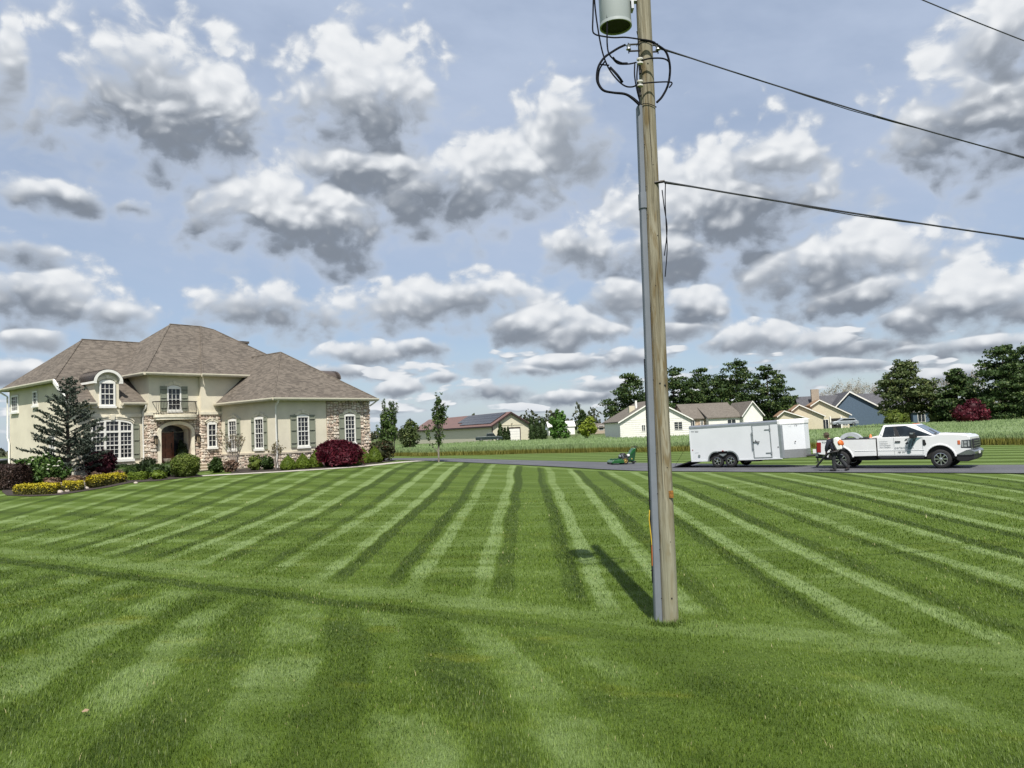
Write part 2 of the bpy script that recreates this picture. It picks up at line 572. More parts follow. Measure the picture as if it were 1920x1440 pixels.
def lawn_colour(nt, pos):
    """mown turf: sheen of blades bent by a two-pass mower, painted as light and dark bands, older crossing bands, bank mown on its own line"""
    sep = nt.nodes.new('ShaderNodeSeparateXYZ')
    nt.links.new(pos, sep.inputs[0])
    x, y = X(nt, sep.outputs[0]), X(nt, sep.outputs[1])
    xy = combine(nt, x, y, 0.0)
    wob = noise(nt, combine(nt, x * 0.6, y * 0.16, 0.0), 1.0, 2.0, 0.5)
    rag = noise(nt, xy, 3.2, 3.0, 0.6)
    streak = noise(nt, combine(nt, x * 0.55, y * 2.4, 3.0), 0.9, 5.0, 0.62)
    patch = noise(nt, xy, 0.35, 4.0, 0.6)
    fine = noise(nt, xy, 16.0, 3.0, 0.7)
    s = (x + 0.5) * -0.54 + (y - 11.0) * -0.84          # > 0 on the bank by the road
    s = s + (wob - 0.5) * 0.6
    # main bands: sheen of the leaning blades, painted into the colour
    u = x - y * 0.0173 + (wob - 0.5) * 0.42 + (rag - 0.5) * 0.16
    t = ((u + 0.95) / 3.2).frac()
    L = bump01(t, 0.0, 0.066) + bump01(t, 0.635, 0.066)
    D = bump01(t, 0.125, 0.072) + bump01(t, 0.495, 0.068)
    mid = bump01(t, 0.31, 0.16) * 0.16 - bump01(t, 0.82, 0.16) * 0.05
    idx = ((u + 0.95) / 1.6)._op('FLOOR')
    vary = noise(nt, combine(nt, idx * 3.7, y * 0.035, 5.0), 1.0, 1.0, 0.5).smooth(0.3, 0.7, 0.62, 1.15)
    main = (L * 0.92 - D * 1.02 - mid * 0.5) * vary
    # older, fainter passes across
    c = y + x * 0.33 + (wob - 0.5) * 0.8
    t2 = (c / 2.9).frac()
    cross = bump01(t2, 0.2, 0.13) * 0.30 - bump01(t2, 0.7, 0.16) * 0.36
    leftw = x.smooth(6.0, -14.0, 0.25, 1.35)
    streak2 = noise(nt, combine(nt, x * 0.32, y * 1.25, 13.0), 1.0, 4.0, 0.6)
    fadel = x.smooth(-8.0, -20.0, 1.0, 0.62)
    main = main * fadel * streak.smooth(0.2, 0.7, 0.55, 1.12) + cross * leftw + (streak - 0.5) * 1.45 + (streak2 - 0.5) * 0.9
    # turning strip along the toe of the bank
    edge = s.smooth(-2.6, -0.9)
    te = bump01((s / 2.3 + 0.55).frac(), 0.55, 0.15) * x.smooth(-3.0, 3.0, -0.85, -0.18) + bump01((s / 2.3 + 0.55).frac(), 0.12, 0.2) * 0.35
    main = edge.lerp(main, te + (streak - 0.5) * 1.2)
    # the bank
    u3 = x + y * 0.215 + (wob - 0.5) * 0.7 + (rag - 0.5) * 0.22
    t3 = ((u3 + 1.02) / 2.35).frac()
    bank = bump01(t3, 0.12, 0.16) * 0.62 + bump01(t3, 0.58, 0.13) * 0.52 - bump01(t3, 0.84, 0.14) * 0.6 - bump01(t3, 0.36, 0.13) * 0.45
    p2 = noise(nt, combine(nt, x + 31.0, y * 0.8 + 7.0, 0.0), 0.75, 5.0, 0.66)
    bank = bank * patch.smooth(0.3, 0.65, 0.35, 0.95) * x.smooth(-0.6, 2.0, 0.95, 0.16) + (patch - 0.5) * 1.6 + (p2 - 0.5) * 2.5 - 0.12
    bk = s.smooth(0.1, 0.9)
    v = bk.lerp(main, bank)
    # beyond the drive: faint passes along it
    b = (x - HO[0]) * float(HB[0]) + (y - HO[1]) * float(HB[1])
    verge = b.smooth(9.0, 10.5)
    t4 = (b / 3.0).frac()
    vv = bump01(t4, 0.3, 0.2) * 0.55 - bump01(t4, 0.75, 0.2) * 0.6 + (streak - 0.5) * 0.8
    v = verge.lerp(v, vv)
    v = v * 1.10 + (patch - 0.5) * 0.55 + (rag - 0.5) * 0.35
    lo = mixc(nt, (v * 1.0 + 1.0).clamp(), (0.024, 0.050, 0.002), (0.080, 0.134, 0.014))
    col = mixc(nt, (v * 1.0).clamp(), lo, (0.210, 0.290, 0.108))
    # yellower thin turf in places, mostly on the bank
    yel = noise(nt, xy, 0.8, 4.0, 0.65).smooth(0.55, 0.75) * bk.lerp(0.25, 0.62)
    col = mixc(nt, yel, col, (0.185, 0.205, 0.012))
    col = mixc(nt, fine.smooth(0.35, 0.75, 0.0, 0.32), col, (0.155, 0.215, 0.035))
    return col, fine, streak


def make_lawn_mats():
    m, nt, bs = newmat('lawn_turf')
    pos = geo_pos(nt)
    col, fine, streak = lawn_colour(nt, pos)
    d2 = noise(nt, pos, 60.0, 3.0, 0.7)
    # soil and thatch seen between blades close by
    col = mixc(nt, d2.smooth(0.35, 0.65, 0.35, 0.0), col, (0.03, 0.04, 0.008))
    # rough meadow beyond the plot
    sep = nt.nodes.new('ShaderNodeSeparateXYZ')
    nt.links.new(pos, sep.inputs[0])
    x, y = X(nt, sep.outputs[0]), X(nt, sep.outputs[1])
    b = (x - HO[0]) * float(HB[0]) + (y - HO[1]) * float(HB[1])
    a = (x - HO[0]) * float(HA[0]) + (y - HO[1]) * float(HA[1])
    far = b.smooth(36.0, 40.0).max(a.smooth(24.0, 40.0))
    nf = noise(nt, combine(nt, x * 0.02, y * 0.012, 0.0), 1.0, 6.0, 0.6)
    fcol = mixc(nt, nf.smooth(0.35, 0.65), (0.085, 0.12, 0.034), (0.125, 0.15, 0.062))
    col = mixc(nt, far, col, fcol)
    dim = nt.nodes.new('ShaderNodeVectorMath')
    dim.operation = 'SCALE'
    dim.inputs['Scale'].default_value = 0.90
    nt.links.new(col, dim.inputs[0])
    nt.links.new(dim.outputs[0], bs.inputs['Base Color'])
    bs.inputs['Roughness'].default_value = 0.85
    bs.inputs['Specular IOR Level'].default_value = 0.2
    addbump(nt, bs, noise(nt, pos, 34.0, 5.0, 0.7), 0.55, 0.05)
    g, nt, bs = newmat('grass_blade')
    pos = geo_pos(nt)
    col, fine, streak = lawn_colour(nt, pos)
    r = island(nt)
    col = mixc(nt, (r * 1.0).smooth(0.45, 1.0, 0.0, 0.5), col, (0.19, 0.26, 0.035))
    col = mixc(nt, (r * 5.7).frac().smooth(0.55, 1.0, 0.0, 0.34), col, (0.030, 0.070, 0.006))
    col = mixc(nt, (r * 17.3).frac().gt(0.996), col, (0.36, 0.33, 0.16))
    gain = nt.nodes.new('ShaderNodeVectorMath')
    gain.operation = 'SCALE'
    gain.inputs['Scale'].default_value = 1.22
    nt.links.new(col, gain.inputs[0])
    nt.links.new(gain.outputs[0], bs.inputs['Base Color'])
    bs.inputs['Roughness'].default_value = 0.5
    bs.inputs['Specular IOR Level'].default_value = 0.3
    tr = nt.nodes.new('ShaderNodeBsdfTranslucent')
    nt.links.new(gain.outputs[0], tr.inputs['Color'])
    mx = nt.nodes.new('ShaderNodeMixShader')
    mx.inputs[0].default_value = 0.35
    nt.links.new(bs.outputs[0], mx.inputs[1])
    nt.links.new(tr.outputs[0], mx.inputs[2])
    nt.links.new(mx.outputs[0], nt.nodes['Material Output'].inputs['Surface'])
    return m, g


M = {}
M['lawn'], M['blade'] = make_lawn_mats()


def asphalt():
    m, nt, bs = newmat('driveway_asphalt')
    p = geo_pos(nt)
    n = noise(nt, p, 0.5, 5.0, 0.6)
    n2 = noise(nt, p, 45.0, 3.0, 0.7)
    c = mixc(nt, n.smooth(0.3, 0.7), (0.060, 0.062, 0.070), (0.092, 0.094, 0.103))
    c = mixc(nt, n2.smooth(0.45, 0.8, 0.0, 0.5), c, (0.17, 0.17, 0.175))
    nt.links.new(c, bs.inputs['Base Color'])
    bs.inputs['Roughness'].default_value = 0.8
    addbump(nt, bs, n2, 0.4, 0.01)
    return m


M['asphalt'] = asphalt()
M['concrete'] = mat('path_concrete', (0.42, 0.39, 0.335), 0.85, bump=0.3)
M['mulch'] = mat('bark_mulch', (0.035, 0.026, 0.02), 0.95, var=0.5, scale=14.0, bump=1.0, bscale=25.0)


# ------------------------------------------------------------------ ground sheet
def axis(lo, hi, fine_lo, fine_hi, step, grow):
    v = list(np.arange(fine_lo, fine_hi + 1e-6, step))
    s, p = step, fine_hi
    while p < hi:
        s *= grow
        p = min(hi, p + s)
        v.append(p)
    s, p, pre = step, fine_lo, []
    while p > lo:
        s *= grow
        p = max(lo, p - s)
        pre.append(p)
    return np.array(pre[::-1] + v)


def build_ground():
    xs = axis(-5000, 5000, -45, 40, 0.8, 1.25)
    ys = axis(-800, 7000, -6, 85, 0.8, 1.25)
    gx, gy = np.meshgrid(xs, ys)
    z = terrain(gx, gy)
    V = np.stack([gx.ravel(), gy.ravel(), z.ravel()], 1)
    nx, ny = len(xs), len(ys)
    i, j = np.meshgrid(np.arange(nx - 1), np.arange(ny - 1))
    k = (j * nx + i).ravel()
    F = np.stack([k, k + 1, k + nx + 1, k + nx], 1)
    o = np_mesh('lawn', V, [F], M['lawn'], smooth=True)
    o['kind'] = 'structure'


build_ground()


def ribbon(name, pts, w, lift, m, n_across=6, step=0.6):
    """a strip that lies on the terrain; pts = [(x, y)] or [(x, y, half-width)]"""
    P = [np.array(p[:2], float) for p in pts]
    Wd = [p[2] if len(p) > 2 else w for p in pts]
    C, H = [], []
    for i in range(len(P) - 1):
        L = np.linalg.norm(P[i + 1] - P[i])
        k = max(1, int(L / step))
        for q in range(k):
            C.append(P[i] + (P[i + 1] - P[i]) * q / k)
            H.append(Wd[i] + (Wd[i + 1] - Wd[i]) * q / k)
    C.append(P[-1])
    H.append(Wd[-1])
    C = np.array(C)
    for _ in range(6):
        C[1:-1] = (C[:-2] + 2 * C[1:-1] + C[2:]) / 4
    T = np.gradient(C, axis=0)
    T /= np.linalg.norm(T, axis=1)[:, None] + 1e-9
    N = np.stack([-T[:, 1], T[:, 0]], 1)
    V, F = [], []
    for i in range(len(C)):
        for q in range(n_across + 1):
            o = (q / n_across * 2 - 1) * H[i]
            p = C[i] + N[i] * o
            V.append((p[0], p[1], terrain(p[0], p[1]) + lift))
    na = n_across + 1
    for i in range(len(C) - 1):
        for q in range(n_across):
            F.append((i * na + q, i * na + q + 1, (i + 1) * na + q + 1, (i + 1) * na + q))
    o = np_mesh(name, np.array(V), [np.array(F)], m, smooth=True)
    o['kind'] = 'structure'
    return o


DRIVE_B0, DRIVE_B1 = 9.3, 14.5
ribbon('driveway', [(*hw(11.85, -95), 2.55), (*hw(11.85, -34), 2.55), (*hw(12.2, -25), 2.45), (*hw(13.6, -18), 3.1), (*hw(15.0, -12), 3.7), (*hw(14.4, -7), 4.4), (*hw(12.6, -3), 4.0), (*hw(11.6, 1), 3.2), (*hw(11.6, 12), 3.0), (*hw(12.0, 30), 3.0)], 2.55, 0.035, M['asphalt'], n_across=10)
ribbon('path', [(-16.4, 38.7), (-15.6, 38.95), (-14.8, 39.1), (-13.9, 39.35), (-12.6, 39.75), (-11.3, 40.6), (-9.8, 41.45), (-8.5, 43.1), (-7.6, 45.3), (-6.9, 47.5), (-6.0, 49.2), (-5.0, 50.4)], 0.36, 0.015, M['concrete'])


def on_ground_poly(name, pts, lift, m, step=0.45):
    P = np.array(pts)
    x0, y0 = P.min(0)
    x1, y1 = P.max(0)
    bm = bmesh.new()
    bm.faces.new([bm.verts.new((p[0], p[1], 0)) for p in pts])
    for k in range(1, int((x1 - x0) / step) + 1):
        bmesh.ops.bisect_plane(bm, geom=bm.verts[:] + bm.edges[:] + bm.faces[:], plane_co=(x0 + k * step, 0, 0), plane_no=(1, 0, 0))
    for k in range(1, int((y1 - y0) / step) + 1):
        bmesh.ops.bisect_plane(bm, geom=bm.verts[:] + bm.edges[:] + bm.faces[:], plane_co=(0, y0 + k * step, 0), plane_no=(0, 1, 0))
    for v in bm.verts:
        v.co.z = gz(v.co.x, v.co.y) + lift
    me = bpy.data.meshes.new(name)
    bm.to_mesh(me)
    bm.free()
    me.materials.append(m)
    o = bpy.data.objects.new(name, me)
    link(o)
    o['kind'] = 'structure'
    return o


BED_R = [hw(-3.9, -1.6), hw(-2.4, -3.1), hw(-1.2, -3.5), hw(0.2, -4.05), hw(2.2, -4.0), hw(4.4, -3.2), hw(6.2, -2.3), hw(7.6, -1.6), hw(8.6, 0.3), hw(8.2, 2.0), hw(7.2, 3.0), hw(6.9, 0.2), hw(-0.1, 0.2), hw(-0.1, 5.7), hw(-1.2, 5.7), hw(-1.2, 3.0), hw(-2.2, 0.6)]
BED_L = [hw(-4.6, 0.6), hw(-5.6, -2.0), hw(-6.6, -1.7), hw(-7.7, -1.75), hw(-8.7, -1.1), hw(-10.0, -1.9), hw(-11.2, -2.2), hw(-12.3, -2.4), hw(-13.1, -1.4), hw(-13.4, .4), hw(-12.9, 2.6), hw(-11.9, 5.5), hw(-10.2, 9.0), hw(-9.6, 14.0), hw(-8.1, 14.0), hw(-8.1, 6.7), hw(-4.4, 6.7), hw(-3.9, 5.9), hw(-3.6, 3.0)]
on_ground_poly('mulch_bed', BED_R, 0.02, M['mulch'])
on_ground_poly('mulch_bed', BED_L, 0.02, M['mulch'])


# ------------------------------------------------------------------ blades of grass (ever sparser and broader with distance)
def build_grass(n=470000):
    r = np.exp(rng.uniform(math.log(3.4), math.log(33.0), n))
    th = rng.uniform(R(-41), R(41), n)
    x, y = r * np.sin(th), r * np.cos(th)
    bb, aa = hloc(x, y)
    keep = (bb < 9.1) & ~((bb > -14) & (bb < 9) & (aa > -2.2))
    keep &= np.hypot(x - 2.0, y - 10.6) > 0.13
    keep &= rng.random(n) < np.clip((34.0 - r) / 14.0, 0, 1)
    x, y, r = x[keep], y[keep], r[keep]
    # untrimmed tufts round the foot of the pole
    k = 1500
    pa, pr = rng.uniform(0, 2 * math.pi, k), 0.125 + np.abs(rng.normal(0, .06, k))
    x = np.concatenate([x, 1.96 + np.cos(pa) * pr * 1.15])
    y = np.concatenate([y, 10.58 + np.sin(pa) * pr])
    r = np.concatenate([r, np.full(k, 10.6)])
    n = len(x)
    z = terrain(x, y)
    h = rng.uniform(0.018, 0.040, n) * (1 + 0.25 * np.sin(x * 2.1) * np.sin(y * 1.7)) * np.clip(r / 9, 1.0, 1.35)
    tall = rng.random(n) < 0.012
    h = np.where(tall, h * 1.7, h)
    h[-k:] *= rng.uniform(1.0, 2.3, k)
    w = np.maximum(0.0032, 0.00075 * r) * rng.uniform(0.7, 1.3, n)
    ang = rng.uniform(0, 2 * math.pi, n)
    lean = rng.uniform(0.1, 0.95, n) * h
    # combed by the mower
    u = x - y * 0.0173
    comb = np.sin(2 * math.pi * (u + 0.95) / 3.2)
    lx = np.cos(ang) * lean
    ly = np.sin(ang) * lean + comb * 0.35 * h
    px, py = -np.sin(ang) * w / 2, np.cos(ang) * w / 2
    # half of the blades turn their flat side to any side
    V = np.empty((n, 5, 3), np.float32)
    base = np.stack([x, y, z - 0.004], 1)
    side = np.stack([px, py, np.zeros(n)], 1)
    midp = base + np.stack([lx * 0.35, ly * 0.35, h * 0.58], 1)
    tip = base + np.stack([lx, ly, h], 1)
    V[:, 0], V[:, 1] = base - side, base + side
    V[:, 2], V[:, 3] = midp + side * 0.75, midp - side * 0.75
    V[:, 4] = tip
    k = np.arange(n) * 5
    Q = np.stack([k, k + 1, k + 2, k + 3], 1)
    T = np.stack([k + 3, k + 2, k + 4], 1)
    o = np_mesh('grass', V.reshape(-1, 3), [Q, T], M['blade'])
    tag(o, 'short mown green grass blades covering the lawn and the near bank', 'grass', kind='stuff')


build_grass()


# ------------------------------------------------------------------ standing grain beyond the drive
def crop_mat():
    m, nt, bs = newmat('grain_stalk')
    sep = nt.nodes.new('ShaderNodeSeparateXYZ')
    p = geo_pos(nt)
    nt.links.new(p, sep.inputs[0])
    x, y, z = (X(nt, sep.outputs[i]) for i in range(3))
    g = (y - 100.0).smooth(0.0, 80.0) * 0.3 + 0.25
    hgt = z - g
    n = noise(nt, p, 0.12, 4.0, 0.6)
    r = island(nt)
    fl = noise(nt, p, 2.2, 4.0, 0.7)
    t = (hgt + (n - 0.5) * 0.3 + (fl - 0.5) * 0.25).smooth(0.34, 0.56)
    low = mixc(nt, r, (0.135, 0.135, 0.022), (0.24, 0.225, 0.06))
    top = mixc(nt, (fl * 0.9 + n * 0.8 - 0.35).clamp(), (0.185, 0.265, 0.105), (0.27, 0.355, 0.165))
    top = mixc(nt, noise(nt, p, 5.0, 2.0, 0.6).smooth(0.58, 0.72), top, (0.33, 0.37, 0.21))
    c = mixc(nt, t, low, top)
    nt.links.new(c, bs.inputs['Base Color'])
    bs.inputs['Roughness'].default_value = 0.7
    bs.inputs['Specular IOR Level'].default_value = 0.2
    tr = nt.nodes.new('ShaderNodeBsdfTranslucent')
    nt.links.new(c, tr.inputs['Color'])
    mx = nt.nodes.new('ShaderNodeMixShader')
    mx.inputs[0].default_value = 0.3
    nt.links.new(bs.outputs[0], mx.inputs[1])
    nt.links.new(tr.outputs[0], mx.inputs[2])
    nt.links.new(mx.outputs[0], nt.nodes['Material Output'].inputs['Surface'])
    return m


M['grain'] = crop_mat()


def build_crop():
    B, A_ = [], []
    n1 = 42000
    a = rng.uniform(-75, 95, n1)
    b = 37.5 + np.abs(rng.normal(0, 2.2, n1))
    B.append(b)
    A_.append(a)
    n2 = 120000
    b = 37.5 + 118 * rng.random(n2) ** 1.5
    a = rng.uniform(-110, 105, n2)
    B.append(b)
    A_.append(a)
    b, a = np.concatenate(B), np.concatenate(A_)
    b = b + 0.9 * np.sin(a * 0.21) + 0.5 * np.sin(a * 0.63 + 1) + (b < 41) * rng.normal(0, .35, len(b))
    x = HO[0] + HB[0] * b + HA[0] * a
    y = HO[1] + HB[1] * b + HA[1] * a
    keep = (y < 158) & (np.abs(x) < 0.75 * y + 8) & (y > 20)
    # yards of the far houses and the barn stay clear
    keep &= ~((y > 118) & (x > 16) & (x < 60)) & ~((y > 139) & (x > 48)) & ~((y > 138) & (x < 12))
    x, y, b = x[keep], y[keep], b[keep]
    n = len(x)
    z = terrain(x, y)
    h = rng.uniform(0.74, 0.95, n) * (0.93 + 0.12 * np.sin(x * .35) * np.sin(y * .27)) * np.clip((b - 36.2) / 1.3, 0.6, 1.0)
    d = np.hypot(x, y)
    w = 0.00055 * d * rng.uniform(0.7, 1.5, n)
    ang = rng.uniform(0, math.pi, n)
    side = np.stack([np.cos(ang) * w / 2, np.sin(ang) * w / 2, np.zeros(n)], 1)
    base = np.stack([x, y, z - 0.02], 1)
    ln = rng.normal(0, 0.12, (n, 2))
    mid = base + np.stack([ln[:, 0] * .3, ln[:, 1] * .3, h * .62], 1)
    tip = base + np.stack([ln[:, 0], ln[:, 1], h], 1)
    V = np.empty((n, 6, 3), np.float32)
    V[:, 0], V[:, 1] = base - side * .7, base + side * .7
    V[:, 2], V[:, 3] = mid + side, mid - side
    V[:, 4], V[:, 5] = tip + side * 1.1, tip - side * 0.5
    k = np.arange(n) * 6
    Q = np.concatenate([np.stack([k, k + 1, k + 2, k + 3], 1), np.stack([k + 3, k + 2, k + 4, k + 5], 1)])
    V = V.reshape(-1, 3)
    # close-set heads make a nearly shut, softly uneven surface
    gb, ga = np.meshgrid(np.arange(39.6, 156, 1.1), np.arange(-105, 100, 1.1))
    gx = HO[0] + HB[0] * gb + HA[0] * ga
    gy = HO[1] + HB[1] * gb + HA[1] * ga
    ok = (gy < 158) & (gy > 20) & (np.abs(gx) < 0.75 * gy + 8)
    ok &= ~((gy > 118) & (gx > 16) & (gx < 60)) & ~((gy > 139) & (gx > 48)) & ~((gy > 138) & (gx < 12))
    gz_ = terrain(gx, gy) + 0.60 + 0.05 * np.sin(gx * .35) * np.sin(gy * .27) + rng.normal(0, .025, gx.shape) - 0.5 * np.clip((41.0 - gb) / 1.5, 0, 1)
    base_i = len(V)
    V = np.concatenate([V, np.stack([gx.ravel(), gy.ravel(), gz_.ravel()], 1)])
    na_, nb_ = gx.shape
    ii, jj = np.meshgrid(np.arange(na_ - 1), np.arange(nb_ - 1), indexing='ij')
    kk = (ii * nb_ + jj).ravel()
    okf = (ok[:-1, :-1] & ok[1:, 1:] & ok[:-1, 1:] & ok[1:, :-1]).ravel()
    kk = kk[okf] + base_i
    Q = np.concatenate([Q, np.stack([kk, kk + 1, kk + nb_ + 1, kk + nb_], 1)])
    o = np_mesh('grain_field', V, [Q], M['grain'])
    tag(o, 'tall pale green grain standing in the field beyond the driveway', 'crop', kind='stuff')


build_crop()


# ================================================================== house materials
def stucco_mat(name, col):
    m, nt, bs = newmat(name)
    p = obj_pos(nt)
    n = noise(nt, p, 0.7, 5.0, 0.6)
    n2 = noise(nt, p, 30.0, 4.0, 0.6)
    c = mixc(nt, n.smooth(0.3, 0.7), tuple(q * .90 for q in col), tuple(min(1, q * 1.06) for q in col))
    nt.links.new(c, bs.inputs['Base Color'])
    bs.inputs['Roughness'].default_value = 0.9
    bs.inputs['Specular IOR Level'].default_value = 0.2
    addbump(nt, bs, n2, 0.25, 0.01)
    return m


def shingle_mat(name, dark, light, row=0.145):
    m, nt, bs = newmat(name)
    p = obj_pos(nt)
    sep = nt.nodes.new('ShaderNodeSeparateXYZ')
    nt.links.new(p, sep.inputs[0])
    x, y, z = (X(nt, sep.outputs[i]) for i in range(3))
    rowc = (z / (row * 0.55))
    cell = nt.nodes.new('ShaderNodeTexWhiteNoise')
    cell.noise_dimensions = '3D'
    off = rowc._op('FLOOR')
    nt.links.new(combine(nt, ((x * 1.0 + off * 0.37) / 0.24)._op('FLOOR'), ((y * 1.0 + off * 0.61) / 0.24)._op('FLOOR'), off), cell.inputs['Vector'])
    r = X(nt, cell.outputs['Value'])
    n = noise(nt, p, 0.55, 5.0, 0.6)
    n3 = noise(nt, p, 9.0, 4.0, 0.7)
    f = (r * 0.55 + n * 0.45 + (n3 - 0.5) * 0.7).clamp()
    c = mixc(nt, f, dark, light)
    nt.links.new(c, bs.inputs['Base Color'])
    bs.inputs['Roughness'].default_value = 0.95
    bs.inputs['Specular IOR Level'].default_value = 0.2
    saw = rowc.frac()
    addbump(nt, bs, saw * -0.6 + r * 0.6, 0.6, 0.03)
    return m


def stone_mat(name):
    m, nt, bs = newmat(name)
    r = island(nt)
    ramp = nt.nodes.new('ShaderNodeValToRGB')
    nt.links.new(r.v, ramp.inputs[0])
    e = ramp.color_ramp
    e.interpolation = 'CONSTANT'
    cols = [(0.53, 0.45, 0.36), (0.63, 0.55, 0.45), (0.45, 0.35, 0.28), (0.68, 0.61, 0.51), (0.55, 0.43, 0.35), (0.37, 0.30, 0.25), (0.59, 0.55, 0.47), (0.52, 0.41, 0.33), (0.20, 0.18, 0.16), (0.67, 0.62, 0.54)]
    while len(e.elements) < len(cols):
        e.elements.new(0.5)
    pos = [0, .13, .26, .36, .49, .6, .67, .79, .88, .92]
    for q, (c, p) in enumerate(zip(cols, pos)):
        e.elements[q].position = p
        e.elements[q].color = (*c, 1)
    n = noise(nt, obj_pos(nt), 14.0, 4.0, 0.6)
    c = mixc(nt, n.smooth(0.3, 0.7, 0.0, 0.35), ramp.outputs[0], (0.62, 0.52, 0.42))
    nt.links.new(c, bs.inputs['Base Color'])
    bs.inputs['Roughness'].default_value = 0.9
    bs.inputs['Specular IOR Level'].default_value = 0.2
    addbump(nt, bs, n, 0.5, 0.02)
    return m


def glass_mat(name, col=(0.012, 0.014, 0.018), rough=0.06):
    m, nt, bs = newmat(name)
    n = noise(nt, obj_pos(nt), 1.7, 3.0, 0.5)
    nt.links.new(mixc(nt, n.smooth(0.35, 0.7), col, tuple(c * 2.2 for c in col)), bs.inputs['Base Color'])
    bs.inputs['Roughness'].default_value = rough
    bs.inputs['Specular IOR Level'].default_value = 0.5
    return m


def seam_metal(name, col):
    return mat(name, col, 0.42, 0.6, 0.12, 2.0)


M['stucco'] = stucco_mat('stucco_cream', (0.67, 0.62, 0.492))
M['trimc'] = mat('stucco_trim', (0.70, 0.65, 0.52), 0.8)
M['white'] = mat('white_paint', (0.78, 0.77, 0.72), 0.5, var=0.05)
M['gutter'] = mat('gutter_cream', (0.62, 0.575, 0.46), 0.45, var=0.05)
M['soffit'] = mat('soffit', (0.50, 0.46, 0.36), 0.8, var=0.05)
M['shingle'] = shingle_mat('roof_shingle', (0.060, 0.051, 0.043), (0.19, 0.162, 0.133))
M['stone'] = stone_mat('field_stone')
M['mortar'] = mat('mortar', (0.36, 0.295, 0.23), 0.95, bump=0.4)
M['shutter'] = mat('shutter_sage', (0.235, 0.25, 0.19), 0.6, var=0.06)
M['glass'] = glass_mat('window_glass')
M['bronze'] = seam_metal('bronze_roof', (0.055, 0.045, 0.038))
M['iron'] = mat('wrought_iron', (0.02, 0.018, 0.016), 0.5, 0.6)
M['door'] = mat('mahogany', (0.10, 0.032, 0.014), 0.4, var=0.35, scale=5.0)
M['dark'] = mat('dark_void', (0.012, 0.011, 0.01), 0.8)
M['lampglass'] = mat('lamp_glass', (0.30, 0.24, 0.16), 0.3)
M['limestone'] = mat('limestone', (0.52, 0.455, 0.36), 0.85, bump=0.3)

HZ = 1.15
house = thing('house', 'cream stucco house with stone porch, hipped brown shingle roof and sage shutters', 'house', (HO[0], HO[1], 0.0), BE)


def Mat4(o, u, n):
    """matrix for wall-mounted pieces: local x along u, y outward n, z up"""
    u, n = Vector(u), Vector(n)
    return Matrix(((u.x, n.x, 0, o[0]), (u.y, n.y, 0, o[1]), (0, 0, 1, o[2] if len(o) > 2 else 0), (0, 0, 0, 1)))


FRONT = lambda a: Mat4((0, a), (1, 0, 0), (0, -1, 0))
SIDE = lambda b: Mat4((b, 0), (0, -1, 0), (-1, 0, 0))       # local x = -a


# ------------------------------------------------------------------ walls
def wall(parent, Mx, pts, mt, th=0.2, name='wall'):
    """pts: polygon (x, z) on the wall plane, made th thick behind it"""
    mb = MB(Mx)
    mb.prism(pts, 'y', 0.0, -th)
    return mb.build(name, mt, parent)


wall(house, FRONT(0), [(0, 0.6), (6.8, 0.6), (6.8, 5.12), (0, 5.12)], M['stucco'])
wall(house, Mat4((6.8, 0), (0, 1, 0), (1, 0, 0)), [(0.2, 0.6), (12, 0.6), (12, 5.12), (0.2, 5.12)], M['stucco'])
wall(house, SIDE(0), [(-5.85, 0.6), (-0.2, 0.6), (-0.2, 5.12), (-5.85, 5.12)], M['stucco'])
# upper wall over the wing and right part of the entry front (stands a little forward)
wall(house, FRONT(5.85), [(-1.3, 4.6), (6.4, 4.6), (6.4, 6.95), (-1.3, 6.95)], M['stucco'], 0.25)
wall(house, FRONT(6.1), [(-4.35, 4.6), (-1.3, 4.6), (-1.3, 6.95), (-4.35, 6.95)], M['stucco'], 0.25)
wall(house, SIDE(-4.35), [(-12.0, 0.6), (-6.35, 0.6), (-6.35, 6.95), (-12.0, 6.95)], M['stucco'], 0.2)
wall(house, FRONT(5.85), [(-1.3, 0.6), (0.0, 0.6), (0.0, 4.6), (-1.3, 4.6)], M['mortar'], 0.25)
# bay wing and left end wall
wall(house, FRONT(6.8), [(-8.06, 0.6), (-4.35, 0.6), (-4.35, 5.3), (-8.06, 5.3)], M['stucco'])
wall(house, SIDE(-8.06), [(-16.7, 0.6), (-7.0, 0.6), (-7.0, 5.6), (-8.5, 6.56), (-16.7, 6.56)], M['stucco'])

# porch front with its arched opening
AB0, AB1, ASP, ARISE = -3.73, -1.88, 3.52, 0.42


def arch_pts(c, hw_, sp, rise, n=16):
    return [(c - hw_ * math.cos(math.pi * k / n), sp + rise * math.sin(math.pi * k / n)) for k in range(n + 1)]


